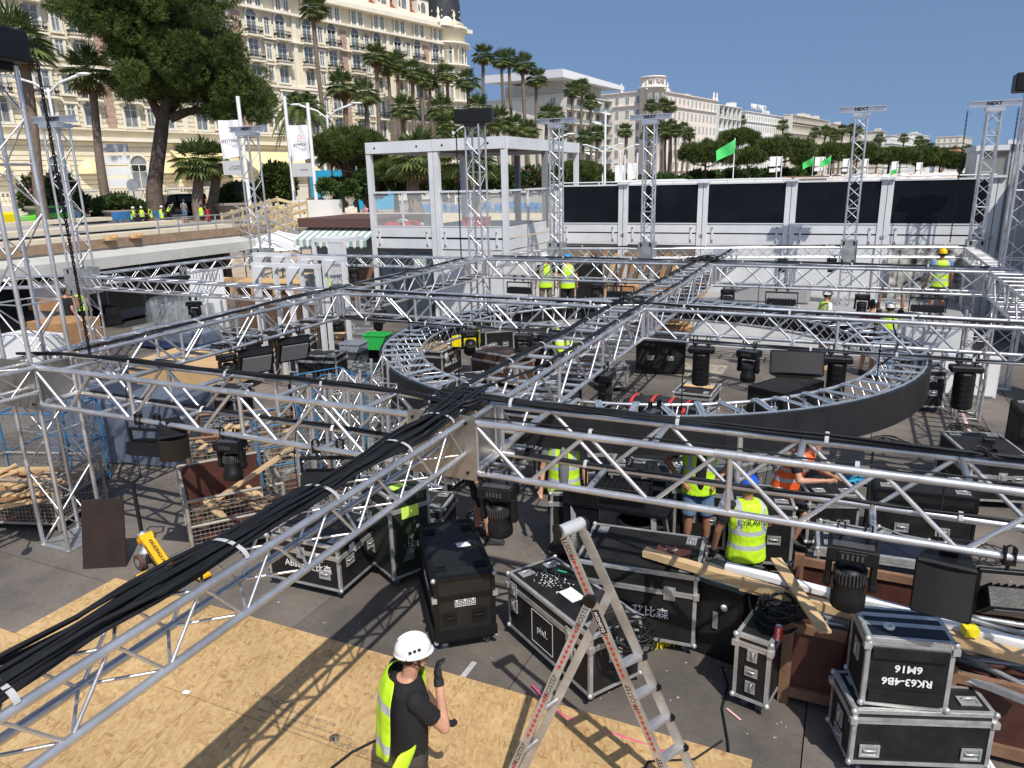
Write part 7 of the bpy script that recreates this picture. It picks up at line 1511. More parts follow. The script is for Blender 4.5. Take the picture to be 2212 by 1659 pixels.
for k,(mt,lb) in enumerate(((GLASSC,'clear storage box at the bottom of the bin stack left of the ring'),(mat('dark grey bin plastic',(.06,.065,.07),.5),'dark grey bin in the middle of the stack left of the ring'),(mat('blue grey bin plastic',(.24,.27,.31),.5),'light grey bin on top of the stack left of the ring'))):
    crate(lb,(q.x+.05*k,q.y,.28+.2*k),(.6-.04*k,.42,.2),mt,.15,'storage_bin')
fcase('low case under the grey storage bins',(q.x-.35,q.y-.35),D2(8),.9,.7,.28,wheels=False); fcase('silver edged flat case behind the blue wire trolley',(-8.9,11.1),D2(15),1.5,.9,.55,body=mat('grey case lid',(.12,.12,.12),.5),wheels=False)
tangle('coil of thick grey cable hanging on the blue wire trolley',(-8.6,10.2,.75),.3,9,.014,.15)
# white frames and doors
def frame_(m,x0,x1,z0,z1,t_=.1,y=0,d=.1):
    m.b2((x0,y,z0),(x0+t_,y+d,z1)); m.b2((x1-t_,y,z0),(x1,y+d,z1)); m.b2((x0+t_,y,z1-t_),(x1-t_,y+d,z1))
for x0,x1,yt,yb,b,lb in ((548,625,553,700,13.6,'white door frame with gusset corners, left one in front'),(545,690,575,720,12.9,'wide white door frame in front of the copper mesh panels'),(645,745,560,700,14.4,'white door frame right of the other two'),):
    p=BP(x0,yt,b);q=BP(x1,yt,b); t=thing('door_frame',lb,'door frame',(p.x,b,0),0,'white steel door frames'); L_=q.x-p.x; h=p.z
    for x in(0,L_*.52,L_-.1): boxo('post',(x+.05,0,h/2),(.09,.09,h),WHITE,t)
    boxo('lintel',(L_/2,0,h+.04),(L_,.1,.09),WHITE,t)
    for x in(.1,L_*.52+.1): m=MB(); m.sheet([(x,-.03,h),(x+.32,-.03,h),(x,-.03,h-.35)],.06); m.build('gusset',WHITE,t)
t=thing('container_frame','white corrugated container end frame lying open before the kiosk','container part',(BP(675,522,18.0).x,18.0,0)); p=BP(675,522,18.0);q=BP(742,518,18.0)
boxo('lintel',((q.x-p.x)/2,.5,p.z+.05),(q.x-p.x,1.1,.12),WHITE,t); 
for k in range(9): boxo('corrugated_rib',(q.x-p.x-.55+k*.07,-.02,p.z/2),(.045,.05,p.z),WHITE,t)
boxo('corrugated_panel',(q.x-p.x-.28,.03,p.z/2),(.62,.05,p.z),WHITE,t); boxo('post',(.04,0,p.z/2),(.1,.1,p.z),WHITE,t)
MP=mat('copper toned perforated mesh',(.3,.2,.13),.5,.5,6,.3)
t=thing('mesh_panel_stack','stack of upright bronze mesh panels behind the white frames','panels',(BP(480,600,14.8).x,14.8,0)); 
for k in range(6):
    m=MB(); wiregrid(m,(k*.35,k*.05,.2),(1,0,0),(0,0,1),1.4,1.5,.07,.008); o=m.build('mesh_panel',MP,t); 
t=thing('wall_panel_rack','white panel with row of slots standing before the restaurant','panel',(BP(385,560,15.6).x,15.6,0),.1); boxo('panel',(.9,0,1.1),(1.2,.06,2.2),WHITEP,t)
for k in range(10): boxo('slot',(.38+k*.115,-.035,2.0),(.02,.01,.16),mat('grey frame',(0,0,0)),t)
for k in range(5): boxo('frame_bar',(.02+k*.06,.02,1.1),(.035,.06,2.3),STEEL,t)
t=thing('timber_bench_stack','long pine boxes stacked before the restaurant','timber',(BP(470,560,16.4).x,16.4,0),.1); 
for k in range(4): boxo('pine_board',(1.2,k*.1,1.75+.02*k),(3.2,.12,.04),WOOD,t)
for k in range(5): boxo('divider',(-.3+k*.75,0.1,1.45),(.04,.5,.5),WOOD,t)
boxo('box_body',(1.2,.3,1.1),(3.1,.05,1.2),WOOD_B,t)
for x,y,d,lb,mt in ((600,640,(.9,.6,.5),'dark crate under the white door frames',CASE),(660,690,(.8,.6,.7),'brown crate beyond the green crate',WOOD_B),(530,700,(.8,.6,.8),'black case under the left long truss',CASE),(235,700,(.9,.5,.6),'red and black tool heap by the wrapped pallet',CASE),(790,600,(1.0,.7,.6),'dark blue case beside the cabin corner',mat('dark blue laminate',(.01,.02,.1),.5)),(245,900,(.8,.7,.7),'dark tall box behind the tilted loudspeaker',CASE),(480,830,(.9,.7,.4),'low black case near the paper covered pallet',CASE),(760,700,(1.3,.9,.5),'brown mesh stillage beyond the work table',WOOD_B),(640,760,(.9,.6,.45),'black case under the floodlights',CASE),(560,800,(.8,.6,.5),'brown box below the left long truss end',CARD),(690,640,(.9,.7,.9),'grey cabinet beside the cabin door',ALU_D)):
    q=G(x,y); cbox(lb,(q.x,q.y,0),d,random.uniform(-.3,.5),mt,'box','storage_box')
scraps('pale boards lying beside the wrapped pallet',tuple(G(470,720)),9,.8,.5,.2,[WOOD,CARD],1.5,'boards')
# pale boards at the back platform
for k in range(7): plank('pale plank stacked on the low platform, %s of the pile'%(['lowest','second','third','fourth','fifth','sixth','topmost'][k]),(-6.9+.1*k,19.6,.55+.05*k),(-3.6-.1*k,19.4+.1*(k%3),.55+.05*k),.4,.045,WOOD if k%2 else CARD)
# ================================================================== RESTAURANT, KIOSK, RAMP
AWC=mat('off white canvas',(.46,.46,.43),.8,0,2,.1,.3,8); DARKW=mat('dark restaurant glazing',(.03,.035,.04),.15,0,1,.3,spec=.8)
rs=thing('beach_restaurant','low beach restaurant with timber edged flat roof and off white awning','building',(-23,18,0))
boxo('wall',(-3,-1,1.1),(5,12,2.2),mat('grey restaurant wall',(.2,.2,.19),.8),rs)
for k in range(8): boxo('window',(-.47,-6+k*1.5,1.2),(.04,1.35,1.7),DARKW,rs); boxo('mullion',(-.45,-6.7+k*1.5,1.2),(.08,.07,1.9),mat('grey frame',(0,0,0)),rs)
boxo('roof',(-9,-2,2.62),(18.2,18,.25),mat('grey roof felt',(.33,.31,.29),.85,0,1,.15),rs); 
for k in range(5): boxo('fascia_board',(.12,-9+k*3.55,2.72),(.05,3.54,.3),mat('weathered brown fascia',(.28,.19,.12),.7,0,4,.25,.1,20),rs)
for k,(x,z,w_) in enumerate(((-2.2,2.8,.7),(-5.5,2.95,1.2),(-10,3.1,1.0))): 
    for j in range(5): boxo('cream_roof_beam',(x,-9+3.55*j,z),(w_,3.54,.16),mat('cream painted beam',(.62,.54,.4),.7,0,2,.08),rs)
m=MB(); m.add([(.1,-10,2.5),(.1,5.2,2.5),(1.0,5.2,2.35),(1.0,-10,2.35),(1.02,-10,2.0),(1.02,5.2,2.0),(.1,-10,2.46),(.1,5.2,2.46)],[(0,3,2,1),(3,4,5,2),(2,5,7),(3,6,4)]); m.build('awning',AWC,rs)
PB2=mat('light grey notice board',(.5,.52,.56),.6); boxo('notice_board',(.6,-3.3,1.15),(.04,1.2,1.3),PB2,rs)
for k in range(4): m=MB(); m.ell((0,0,.02),(.15,.15,.15),10,5,z0=0); m.lathe((0,0,0),[(.26,.02),(.15,.03)],10); o=m.build('straw_hat' if k%2 else 'straw_basket',[mat('woven straw',(.45,.27,.12),.8)]); o.location=(-22.9-.3*(k%2),17.3+.5*k,2.8); setp(o,['leftmost straw basket on the restaurant roof edge','straw hat left of the white cloth on the roof edge','straw basket right of the white cloth on the roof edge','rightmost straw hat on the restaurant roof edge'][k],'basket' if k%2==0 else 'hat')
ks=thing('kiosk','small kiosk with brown roof edge and green striped scalloped awning','kiosk',(-19.7,23.6,0)); ks.scale=(1,1,1.14); boxo('body',(1.7,1.6,1.2),(3.3,3,2.4),mat('grey roller shutter',(.3,.31,.3),.6),ks); boxo('roof',(1.7,1.5,2.66),(3.7,3.6,.3),mat('brown roof edge',(.12,.06,.05),.6),ks)
for k in range(9): boxo('shutter_slat',(1.7,.08,1.5+k*.09),(3.0,.03,.08),mat('light shutter slats',(.42,.44,.43),.5),ks)
boxo('counter_front',(1.7,.06,.7),(3,.06,1.2),WOOD_B,ks)
G1=mat('green grey awning stripe',(.25,.38,.36),.8); G2=mat('cream awning stripe',(.75,.72,.64),.8)
for k in range(22):
    x=.05+k*.155; m=MB(); m.add([(x,.05,2.5),(x+.155,.05,2.5),(x+.155,-.9,2.15),(x,-.9,2.15),(x+.155,-.92,1.95),(x+.078,-.92,1.88+.05*(k%2)),(x,-.92,1.95)],[(0,3,2,1),(3,6,5,4,2)]); m.build('awning_strip',G1 if k%2 else G2,ks)
pa=thing('white_parasol','large white parasol between the ramp and the kiosk','parasol',(-22.2,24.8,0)); m=MB(); m.lathe((0,0,2.3),[(2.3,-.35),(1.2,.0),(.05,.3),(0,.34)],8,sm=False); m.build('canopy',WHITEP,pa); rod('pole',(0,0,0),(0,0,2.5),.03,ALU_D,pa)
wb=thing('white_partition','plain white box wall beside the stone urn pillar','wall',(-29.9,35,1.8)); boxo('panel',(1.2,.5,.9),(2.9,1.0,1.75),WHITEP,wb)
for x,y,lb in ((712,470,'stone urn planter left, beside the white box wall'),(760,475,'stone urn planter on the square pillar before the cabin')):
    q=BP(x,y,36); t=thing('stone_urn',lb,'urn',(q.x,36,q.z)); boxo('pedestal',(0,0,.35),(.5,.5,.7),CREAM2,t); m=MB(); m.lathe((0,0,.7),[(.2,0),(.22,.05),(.1,.12),(.14,.3),(.3,.45),(.28,.7),(.38,.8),(.3,.82)],14); m.build('urn',CREAM2,t); tufts('plant',BUSH,[(0,0,1.7,.4,.4,.35)],260,.35,4,.18,.4,.3,t)
# wooden ramp and scaffold rails
PALE=mat('pale new timber',(.6,.48,.28),.7,0,5,.12)
rp=thing('wooden_ramp','pale timber railed ramp climbing from the restaurant roof to the promenade','ramp',(-26,24,1.8))
P0=BP(480,478,27)-Vector(rp.location);P1=BP(600,440,33)-Vector(rp.location);P2=BP(660,455,34)-Vector(rp.location)
for dz in(0,.45,.85):
    beamo('rail',P0+Vector((0,0,dz-.6)),P1+Vector((0,0,dz-.6)),.05,.16,PALE,rp); beamo('rail',P1+Vector((0,0,dz-.6)),P2+Vector((0,0,dz-.6)),.05,.16,PALE,rp); beamo('rail',P0+Vector((1.2,1,dz-.8)),P1+Vector((1.2,1,dz-.8)),.05,.14,PALE,rp)
for k in range(7): p=P0.lerp(P1,k/6); boxo('post',tuple(p+Vector((0,0,-.3))),(.08,.08,1.4),PALE,rp); boxo('post',tuple(p+Vector((1.2,1,-.4))),(.08,.08,1.3),PALE,rp)
boxo('landing',tuple(P1+Vector((1,1,-1.2))),(3,3,.15),PALE,rp)
sc_=thing('scaffold_handrail','grey scaffold tube handrails on the roof edge and stair below the banner poles','handrail',(-22.9,20,2.8))
for k in range(5): rod('post',(0,k*.9-.6,0),(0,k*.9-.6,.62),.024,STEEL,sc_,6)
for z in(.3,.6): rod('tube',(0,-.7,z),(0,3.2,z),.024,STEEL,sc_,6)
for z in(.9,.45,0,-.4): rod('tube',(0,3.2,z),(4.5,3.6,z-1.6),.024,STEEL,sc_,6); rod('tube',(0,4.4,z),(4.5,4.8,z-1.6),.024,STEEL,sc_,6)
for x in(0,1.5,3,4.5): rod('post',(x,3.4,-2.8),(x,3.4,1.0-x*.35),.024,STEEL,sc_,6)
# ================================================================== PROMENADE FURNITURE
PWH=mat('white pole paint',(.75,.75,.75),.4)
def pole_banner(label,x,yt,D,s,x2=None,ban=True,plate=None,grp=None,yb=1.8):
    p=DP(x,yt,D); t=thing('banner_pole',label,'banner pole',(p.x,p.y,1.8),0,grp); h=p.z-1.8; rod('pole',(0,0,0),(0,0,h),.13,PWH,t,10)
    lookr=Vector((_R.x,_R.y,0)).normalized(); n=Vector((lookr.y,-lookr.x,0))
    if ban:
        m=MB(); W_=1.35; Hh=2.3; cols_=8; rows_=8; vs=[]; z1=h-1.5
        for i in range(rows_+1):
            for j in range(cols_+1): u=j/cols_; v=i/rows_; q=-lookr*(u*W_+.15)+n*(.12*math.sin(u*7+v*3)*(1-.2*v))+Vector((0,0,z1-v*Hh-(.25*u*v))); vs.append(q)
        m.add(vs,[(i*9+j,i*9+j+1,(i+1)*9+j+1,(i+1)*9+j) for i in range(8) for j in range(8)],True); b=m.build('banner',mat('white banner cloth',(.78,.78,.8),.7),t)
        if s: text(s,mat('dark blue print',(.02,.03,.08),.7),t,face_mtx(-lookr*.8+n*.16+Vector((0,0,z1-1.35)),lookr,(0,0,1)),.27,bold=.005)
        if s=='ANNEX': 
            m=MB(); 
            for k in range(7): a=k*.9; m.cyl((.13*math.cos(a),0,.13*math.sin(a)),(.13*math.cos(a),.01,.13*math.sin(a)),.045,n=8)
            m.build('pink_emblem',mat('pink print',(.7,.15,.25),.7),t,mtx=Matrix.Translation(-lookr*.8+n*.17+Vector((0,0,z1-.85)))@Matrix.Rotation(math.atan2(lookr.y,lookr.x),4,'Z'))
    if plate: 
        c=-lookr*.75+Vector((0,0,h-4.6)); o=boxo('sign_plate',(0,0,0),(1.25,.08,.8),mat('light grey plate',(.45,.46,.47),.5),t); o.matrix_basis=Matrix.Translation(c)@Matrix.Rotation(math.atan2(lookr.y,lookr.x),4,'Z')@Matrix.Diagonal((1.6,.08,.95,1)); text(plate,INK,t,face_mtx(c+n*.05+lookr*.1,lookr,(0,0,1)),.17)
    return t
pole_banner('banner pole with white cloth reading HYSTERIA, nearest the round pine',513,208,56,'HYSTERIA',plate='LA PLAGE\nDU FESTIVAL'); pole_banner('banner pole with ANNEX cloth and pink emblem',664,222,58,'ANNEX',plate='ANNEX'); pole_banner('bare white pole left of the ANNEX banner',614,208,60,'',ban=False); 
pole_banner('tall plain white pole behind the second black wall panel',1308,240,90,'',ban=False)
for x,yt,lb,bn in ((1350,335,'small white banner pole, left of a pair by the palace hotel',1),(1377,330,'small white banner pole, right of a pair by the palace hotel',1)): 
    t=pole_banner(lb,x,yt,120,'',ban=True)
def lamp(label,x,yt,D,two=True):
    p=DP(x,yt,D); t=thing('street_lamp',label,'street lamp',(p.x,p.y,1.8),0,'white promenade street lamps'); h=p.z-1.8; rod('pole',(0,0,0),(0,0,h),.1,PWH,t,8); lr=Vector((_R.x,_R.y,0)).normalized()
    for s in((-1,1) if two else (1,)):
        m=MB(); m.tube([Vector((0,0,h-.3)),lr*s*.8+Vector((0,0,h+.3)),lr*s*2.2+Vector((0,0,h+.75))],[.06,.07,.1],6); m.build('arm',PWH,t); m=MB(); q=lr*s*2.5+Vector((0,0,h+.8)); m.ell(q,(.5,.22,.1),10,6,Matrix.Rotation(math.atan2(lr.y,lr.x),3,'Z')); m.build('lamp_head',PWH,t)
lamp('twin armed lamp between the tall tower and second tower',103,190,60); lamp('twin armed lamp behind the ANNEX banner',726*1.0-20,247,66); lamp('lamp above the cabin roof left part',808+170,283,75,False); lamp('lamp above the cabin roof right part',1180,308,80,False); lamp('twin lamp before the glass balconies',1422-120,325,110); lamp('twin lamp right of the glass balconies',1340,325,120)
def flag(label,x,yt,D,col,sz,s=1):
    p=DP(x,yt,D); t=thing('green_flag',label,'flag',(p.x,p.y,1.8),0,'green flags on the seafront'); h=p.z-1.8; rod('pole',(0,0,0),(0,0,h),.045*sz,PWH,t,6); lr=Vector((_R.x,_R.y,0)).normalized(); n=Vector((lr.y,-lr.x,0)); vs=[]
    for i in range(7):
        for j in range(7): u=i/6; v=j/6; vs.append(-lr*u*1.7*sz+n*.2*sz*math.sin(u*6+v*2)+Vector((0,0,h-.1-v*1.25*sz*(1-.25*u)-u*1.0*sz)))
    m=MB(); m.add(vs,[(i*7+j,(i+1)*7+j,(i+1)*7+j+1,i*7+j+1) for i in range(6) for j in range(6)],True); m.build('cloth',col,t)
GF=mat('bright green flag cloth',(.06,.5,.12),.7); flag('largest green flag before the dark pines',1588,298,75,GF,1.0); flag('green flag left of a small pair',1758,337,120,GF,.9); flag('green flag right of a small pair',1795,335,130,GF,.9); flag('tiny green flag right of the fourth tower',1938,362,200,GF,.9)
for i,(x,y) in enumerate(((1680,345),(1690,345),(1776,346),(1783,346),(1835,350),(1876,350),(1940,356),(1993,358))):
    p=DP(x,y-8,190+i*12); t=thing('small_banner','small white seafront banner, %s from the left'%['first','second','third','fourth','fifth','sixth','seventh','eighth'][i],'banner',(p.x,p.y,1.8),0,'small white banners along the beach'); h=p.z-1.8; rod('pole',(0,0,0),(0,0,h),.12,PWH,t,6); boxo('cloth',(-.9,0,h-1.2),(1.6,.06,2.2),WHITEP,t,.42); boxo('plate',(-.9,0,h-3.2),(1.6,.06,.8),WHITEP,t,.42)
# direction signs, planters, chairs, vehicles
sg=thing('direction_sign','post with four blank white direction boards left of the pine trunk','sign',tuple(Vector((DP(265,455,72).x,DP(265,455,72).y,1.8)))); lr=Vector((_R.x,_R.y,0)).normalized(); ya=math.atan2(lr.y,lr.x)
for k in range(4): boxo('sign_board',(0,0,5.9-k*.92),(2.5,.1,.66),mat('light grey plate',(0,0,0)) if k==0 else WHITEP,sg,ya)
for s in(-.9,.9): rod('post',(s*lr.x,s*lr.y,0),(s*lr.x,s*lr.y,6.2),.05,PWH,sg)
t=thing('round_sign','round road sign seen from behind beside the pine trunk','sign',(DP(295,455,64).x,DP(295,455,64).y,1.8)); rod('post',(0,0,0),(0,0,2.9),.04,BLK,t); m=MB(); m.cyl((0,0,2.9),tuple(Vector((0,0,2.9))+Vector((lr.y,-lr.x,0))*.04),.45,n=20); m.build('disc',ALU_D,t)
def planter(label,x,y,D,w_=2.2,h=1.0): p=DP(x,y,D); t=thing('planter',label,'planter',(p.x,p.y,1.8)); m=MB(); m.lathe((0,0,0),[(w_*.4,0),(w_*.5,h*.8),(w_*.54,h*.8),(w_*.54,h),(w_*.46,h)],16); m.build('pot',mat('taupe planter',(.23,.19,.16),.8),t)
planter('large taupe planter under the pink oleander',120,488,71,3.6,1.5); planter('planter under the green shrub behind the blue chairs',262,470,69.5,2.6,1.0); planter('planter below the dark drooping palms',510,462,68,3.4,1.3)
def bchair(label,x,D,rz): p=DP(x,470,D); t=thing('blue_chair',label,'chair',(p.x,p.y,1.8),rz,'blue promenade chairs'); 
def bchair(label,x,D,rz):
    p=DP(x,470,D); t=thing('blue_chair',label,'chair',(p.x,p.y,1.8),rz,'blue promenade chairs'); bm=mat('bright blue chair paint',(.02,.2,.5),.4)
    for k in range(5): boxo('seat_slat',(0,-.2+.1*k,.42),(.5,.07,.03),bm,t); boxo('back_slat',(0,-.25-.02*k,.55+.1*k),(.5,.03,.07),bm,t)
    for sx in(-.24,.24): rod('leg',(sx,.2,0),(sx,.2,.62),.02,bm,t,6); rod('leg',(sx,-.3,0),(sx,-.22,.95),.02,bm,t,6); rod('arm',(sx,-.25,.62),(sx,.22,.62),.02,bm,t,6)
for x,lb,rz in ((248,'empty blue chair left of the resting workers',1.2),(288,'blue chair under the leftmost resting worker',-1.4),(345,'blue chair seen from behind under a resting worker',-.1),(262,'second empty blue chair beside the first',1.5)): bchair(lb,x,64.1,rz)
for k in range(18): bchair('blue chair behind the cabin glass on the promenade',885+k*17+random.uniform(-4,4),55+random.uniform(0,5),random.uniform(0,6))
def car(label,x,D,L_,H_,mt,rz=HR,name='parked_car',cat='car',van=False,flip=False):
    p=DP(x,455,D); t=thing(name,label,cat,(p.x,p.y,1.8),rz); w_=1.9
    prof=[(0,.35),(0,.95*H_/1.5*.8),(L_*.18,.6*H_),(L_*.3,.97*H_),(L_*.5,H_),(L_*.97,.98*H_),(L_,.55*H_),(L_,.35)] if van else [(0,.35),(0,.55*H_),(L_*.25,.62*H_),(L_*.38,.95*H_),(L_*.55,H_),(L_*.78,.95*H_),(L_*.95,.65*H_),(L_,.6*H_),(L_,.35)]
    m=MB(); n=len(prof); m.add([(a,0,b) for a,b in prof]+[(a,w_,b) for a,b in prof],[tuple(range(n)),tuple(range(2*n-1,n-1,-1))]+[((i+1)%n,i,n+i,n+(i+1)%n) for i in range(n)]); m.build('body',mt,t,bev=.08)
    for a,b in (((.33,.5),(.54,.72)) if not van else ((.24,.4),(.44,.9))): boxo('side_window',(L_*(a+b)/2,-.01,H_*.78),(L_*(b-a),.03,H_*.26),GLASS,t)
    for a in(.18,.8):
        for y in(.02,w_-.02): m=MB(); m.cyl((L_*a,y-.12,.33),(L_*a,y+.12,.33),.33,n=16); m.build('wheel',BLK_M,t)
CARB=mat('black car paint',(.01,.01,.012),.15,0,spec=.8,coat=1); car('black van parked behind the resting workers',335,73,5.2,2.1,CARB,name='parked_van',cat='van',van=True); car('black car parked behind the planter at left',195,72,4.8,1.7,CARB,van=True,name='parked_van',cat='van'); car('grey car parked right of the black van',420,76,4.3,1.45,mat('grey car paint',(.2,.2,.21),.2,0,coat=1)); car('dark car near the hedge left of the white box wall',660,70,4.5,1.5,CARB); car('bright green small car at the far left',62,68,3.8,1.5,mat('bright green car paint',(.1,.6,.03),.25,0,coat=1)); car('dark car behind the oleander',80,80,4.4,1.6,CARB)
item_box('yellow_waste_bin','yellow waste container at the far left edge of the promenade','bin',tuple(Vector((DP(8,480,66).x,DP(8,480,66).y,1.8))),(1.4,1.2,1.2),YEL)
bb=item_box('blue_hoarding','bright blue hoarding behind the pale palms','hoarding',tuple(Vector((DP(765,400,80).x,DP(765,400,80).y,1.8))),(9,.2,4.0),mat('cyan blue hoarding',(.02,.3,.5),.5),HR*0+.4)
# long promenade wall rails beyond
for k,(x0,x1,y,D) in enumerate(((745,1210,478,40),(745,1210,466,44))): 
    a_=DP(x0,y,D); b_=DP(x1,y,D+12); m=MB(); m.beam(a_,b_,.5,.35); o=m.build('cream_parapet',mat('cream painted beam',(0,0,0))); setp(o,'long cream parapet beam behind the cabin glass, %s one'%['lower','upper'][k],'parapet')
m=MB(); m.beam(DP(-60,531,52),DP(520,490,58),.9,.35); o=m.build('cream_parapet',mat('cream painted beam',(0,0,0))); setp(o,'long cream parapet in front of the resting workers','parapet')
# ================================================================== BEACH BEYOND THE WALL
PCL=[mat('cream parasol cloth',(.7,.62,.5),.8),mat('white parasol cloth',(.78,.78,.76),.8),mat('pinkish parasol cloth',(.65,.5,.42),.8)]
pm_=[]
for c_ in PCL:
    m=MB(); m.lathe((0,0,2.2),[(1.5,-.35),(.8,-.1),(.03,.15)],8,sm=False); pm_.append((m.mesh('canopy',c_)))
random.seed(77); np_=0
for k in range(230):
    D=random.uniform(120,400); x=random.uniform(1690,2090); q=DP(x,380,D); 
    t=thing('beach_parasol','one of the many small beach parasols beyond the last wall panels','parasol',(q.x,q.y,.7),random.uniform(0,3),'small parasols crowding the far beach'); link('canopy',random.choice(pm_),t,Matrix.Diagonal((1.3,1.3,1.1,1))); rod('pole',(0,0,0),(0,0,2.4),.05,WHITEP,t,4)
def bhouse(label,x0,x1,y,D,h,mt,ln=8):
    a_=DP(x0,y,D); b_=DP(x1,y,D); t=thing('beach_pavilion',label,'pavilion',((a_.x+b_.x)/2,(a_.y+b_.y)/2,0)); w_=(b_-a_).length; z=a_.z; yy=math.atan2(b_.y-a_.y,b_.x-a_.x)
    boxo('roof',(0,0,z),(w_,ln,.3),mt,t,yy); boxo('wall',(0,0,z/2),(w_*.9,ln*.8,z-.3),mat('beige side wall',(0,0,0)),t,yy)
    for k in range(int(w_/3)+1): q=Matrix.Rotation(yy,3,'Z')@Vector((-w_/2+k*3+.2,-ln/2+.2,0)); rod('column',(q.x,q.y,0),(q.x,q.y,z),.08,WHITEP,t,6)
bhouse('long white beach pavilion roof beyond the third panel',1480,1700,392,75,.3,WHITEP); bhouse('flat white beach pavilion beyond the second panel',1345,1480,394,60,.3,WHITEP); bhouse('brown roofed beach terrace beyond the fourth panel',1690,1790,384,110,.3,WOOD_B); pass; pass
bt=thing('striped_tent','pointed grey striped tent roof above the third wall post','tent',(DP(1790,385,60).x,DP(1790,385,60).y,2.5)); m=MB(); lr_=lr; m.add([tuple(-lr_*2.0),tuple(lr_*2.0),tuple(lr_*2.1+Vector((0,0,1.9))),tuple(Vector((-lr_.y,lr_.x,0))*2)],[(0,1,2),(1,3,2),(3,0,2)]); m.build('canopy',mat('grey striped canvas',(.45,.46,.5),.8,0,6,.25),bt); rod('mast',tuple(lr_*2.1),tuple(lr_*2.1+Vector((0,0,2.0))),.05,WHITEP,bt)
# ================================================================== RIGHT EDGE
rc=thing('right_cabin','white cabin corner with glazed door behind the last tower at the right','cabin',(3.0,25.2,2.98)); 
for x in(0,.75,1.5,3.2): boxo('post',(x,0,1.0),(.09,.1,2.0),WHITE,rc)
for x in(.38,1.12): boxo('pane',(x,.02,.95),(.62,.02,1.8),GLASSC,rc)
boxo('wall',(2.4,0,1.0),(1.5,.08,2.0),WHITE,rc); boxo('roof',(1.7,1.2,2.05),(3.6,2.6,.14),WHITE,rc); boxo('side_wall',(-.02,1.2,1.0),(.06,2.3,2.0),WHITE,rc); boxo('back_wall',(1.7,2.4,1.0),(3.4,.06,2.0),WHITE,rc)
rx=thing('white_cabin_wall','white ribbed cabin wall right of the last wall post at the picture edge','wall',(3.62,24.4,0))
for k in range(14): boxo('ribbed_panel',(.2+k*.42,.1,2.55),(.4,.08+.04*(k%2),5.1),mat('white ribbed steel shade grey',(.42,.43,.44),.5,0,1,.2),rx)  # white wall coloured darker to stand for the shadows on it
boxo('eaves',(2.9,.1,5.15),(6,.3,.12),WHITE,rx)
zb_=thing('striped_hoarding','black and white wavy zebra hoarding seen between trusses at the back','hoarding',(1.2,24.2,.86)); boxo('panel',(.8,0,.75),(1.9,.04,1.5),mat('black and white zebra cloth',(.02,.02,.02),.8,0,3.5,.1,col2=(.7,.68,.62),detail=1),zb_)
rw=thing('right_wall','tall grey white cabin wall rising at the right edge behind the big tower','wall',(4.2,20.9,0)); 
for k in range(7): boxo('corrugated_panel',(.15,.4+k*.5,2.6),(.1,.46,5.2),WHITE,rw)
boxo('brown_panel',(.05,-.4,1.2),(.1,1.0,2.4),WOOD_R,rw); boxo('corner_post',(.15,0,2.6),(.2,.2,5.2),mat('light grey plate',(0,0,0)),rw)
t=thing('speaker_tower','black curtain tower leaning in at the right edge','tower',(4.15,16.4,0)); boxo('drape',(.3,0,2.9),(.6,.5,5.8),BLK,t); boxo('side_rail',(-.02,-.27,2.9),(.06,.04,5.8),ALU,t); boxo('side_rail',(-.02,.27,2.9),(.06,.04,5.8),ALU,t)
wk=thing('white_case','white cabinet on the deck at the right between tower legs','cabinet',(2.0,16.9,0)); boxo('cabinet_body',(.4,.3,.42),(1.0,.5,.82),WHITE,wk); boxo('cabinet_door',(.4,.04,.42),(.92,.02,.74),WHITEP,wk)
for z in(1.2,):
    truss('tower_truss','short lattice tower standing below the right crossing',(2.2,15.4,.02),(2.2,15.4,2.0),.39,.39,'short support towers',rc=.027,rb=.011,vert=True)
m=MB(); m.sheet([(-.8,0,0),(.8,0,0),(.8,1.6,0),(-.8,1.6,0)],.01); o=m.build('zebra_rug',mat('black and white zebra cloth',(.02,.02,.02),.8,0,3.5,.1,col2=(.7,.68,.62),detail=1)); o.location=(1.2,21.4,.875); setp(o,'zebra patterned cloth on the back stage behind the yellow hard hat','cloth')

# more gear on the deck
random.seed(99)
GREYC=mat('grey case lid',(.12,.12,.12),.5)
spots=[(-14.2,9.4,'black case near the cardboard stack'),(-13.2,12.6,'case beyond the paper covered pallet'),(-10.9,12.3,'case under the left floodlight'),(-9.9,12.9,'low case between green crate and floodlights'),(-10.2,11.2,'grey lidded case before the storage bins'),(-12.1,13.4,'black box left of the work table'),(-14.6,13.8,'long black case before the white door frames'),(-13.4,17.2,'case before the cabin door'),(-10.6,17.6,'case beside the middle tower foot'),(-9.8,8.7,'black case behind the rusty stillage'),(-10.9,9.6,'dark trunk left of the blue trolley'),(-12.4,7.6,'black crate behind the wrapped crate'),(-7.6,11.2,'case left of the ring'),(-6.9,12.3,'low black case inside the ring at left'),(-5.6,12.8,'black case inside the ring below the moving heads'),(-4.6,14.6,'tall black case in the middle of the ring'),(-4.4,16.5,'brown trunk beyond the ring centre'),(-7.2,16.9,'case at the back left of the ring'),(-2.9,9.6,'case under the long cable truss'),(-1.4,9.6,'low case behind the worker in denim shorts'),(.5,9.0,'case behind the orange vest worker at right'),(-3.9,9.2,'black case left below the ring band'),(-5.0,10.0,'case below the left front of the ring'),(3.1,9.7,'case near the right edge'),(2.6,13.0,'black case right outside the ring'),(-.1,8.0,'small case by the orange vest'),(-2.2,10.6,'flat case below the ring front'),(-11.6,15.0,'case with grey lid left of the green crate'),(-15.5,11.2,'dark box below the second tower'),(-13.6,15.2,'black case behind the work table'),(-8.2,16.2,'black speaker box left of the silver edged case'),(-5.9,8.9,'low case behind the stored truss')]
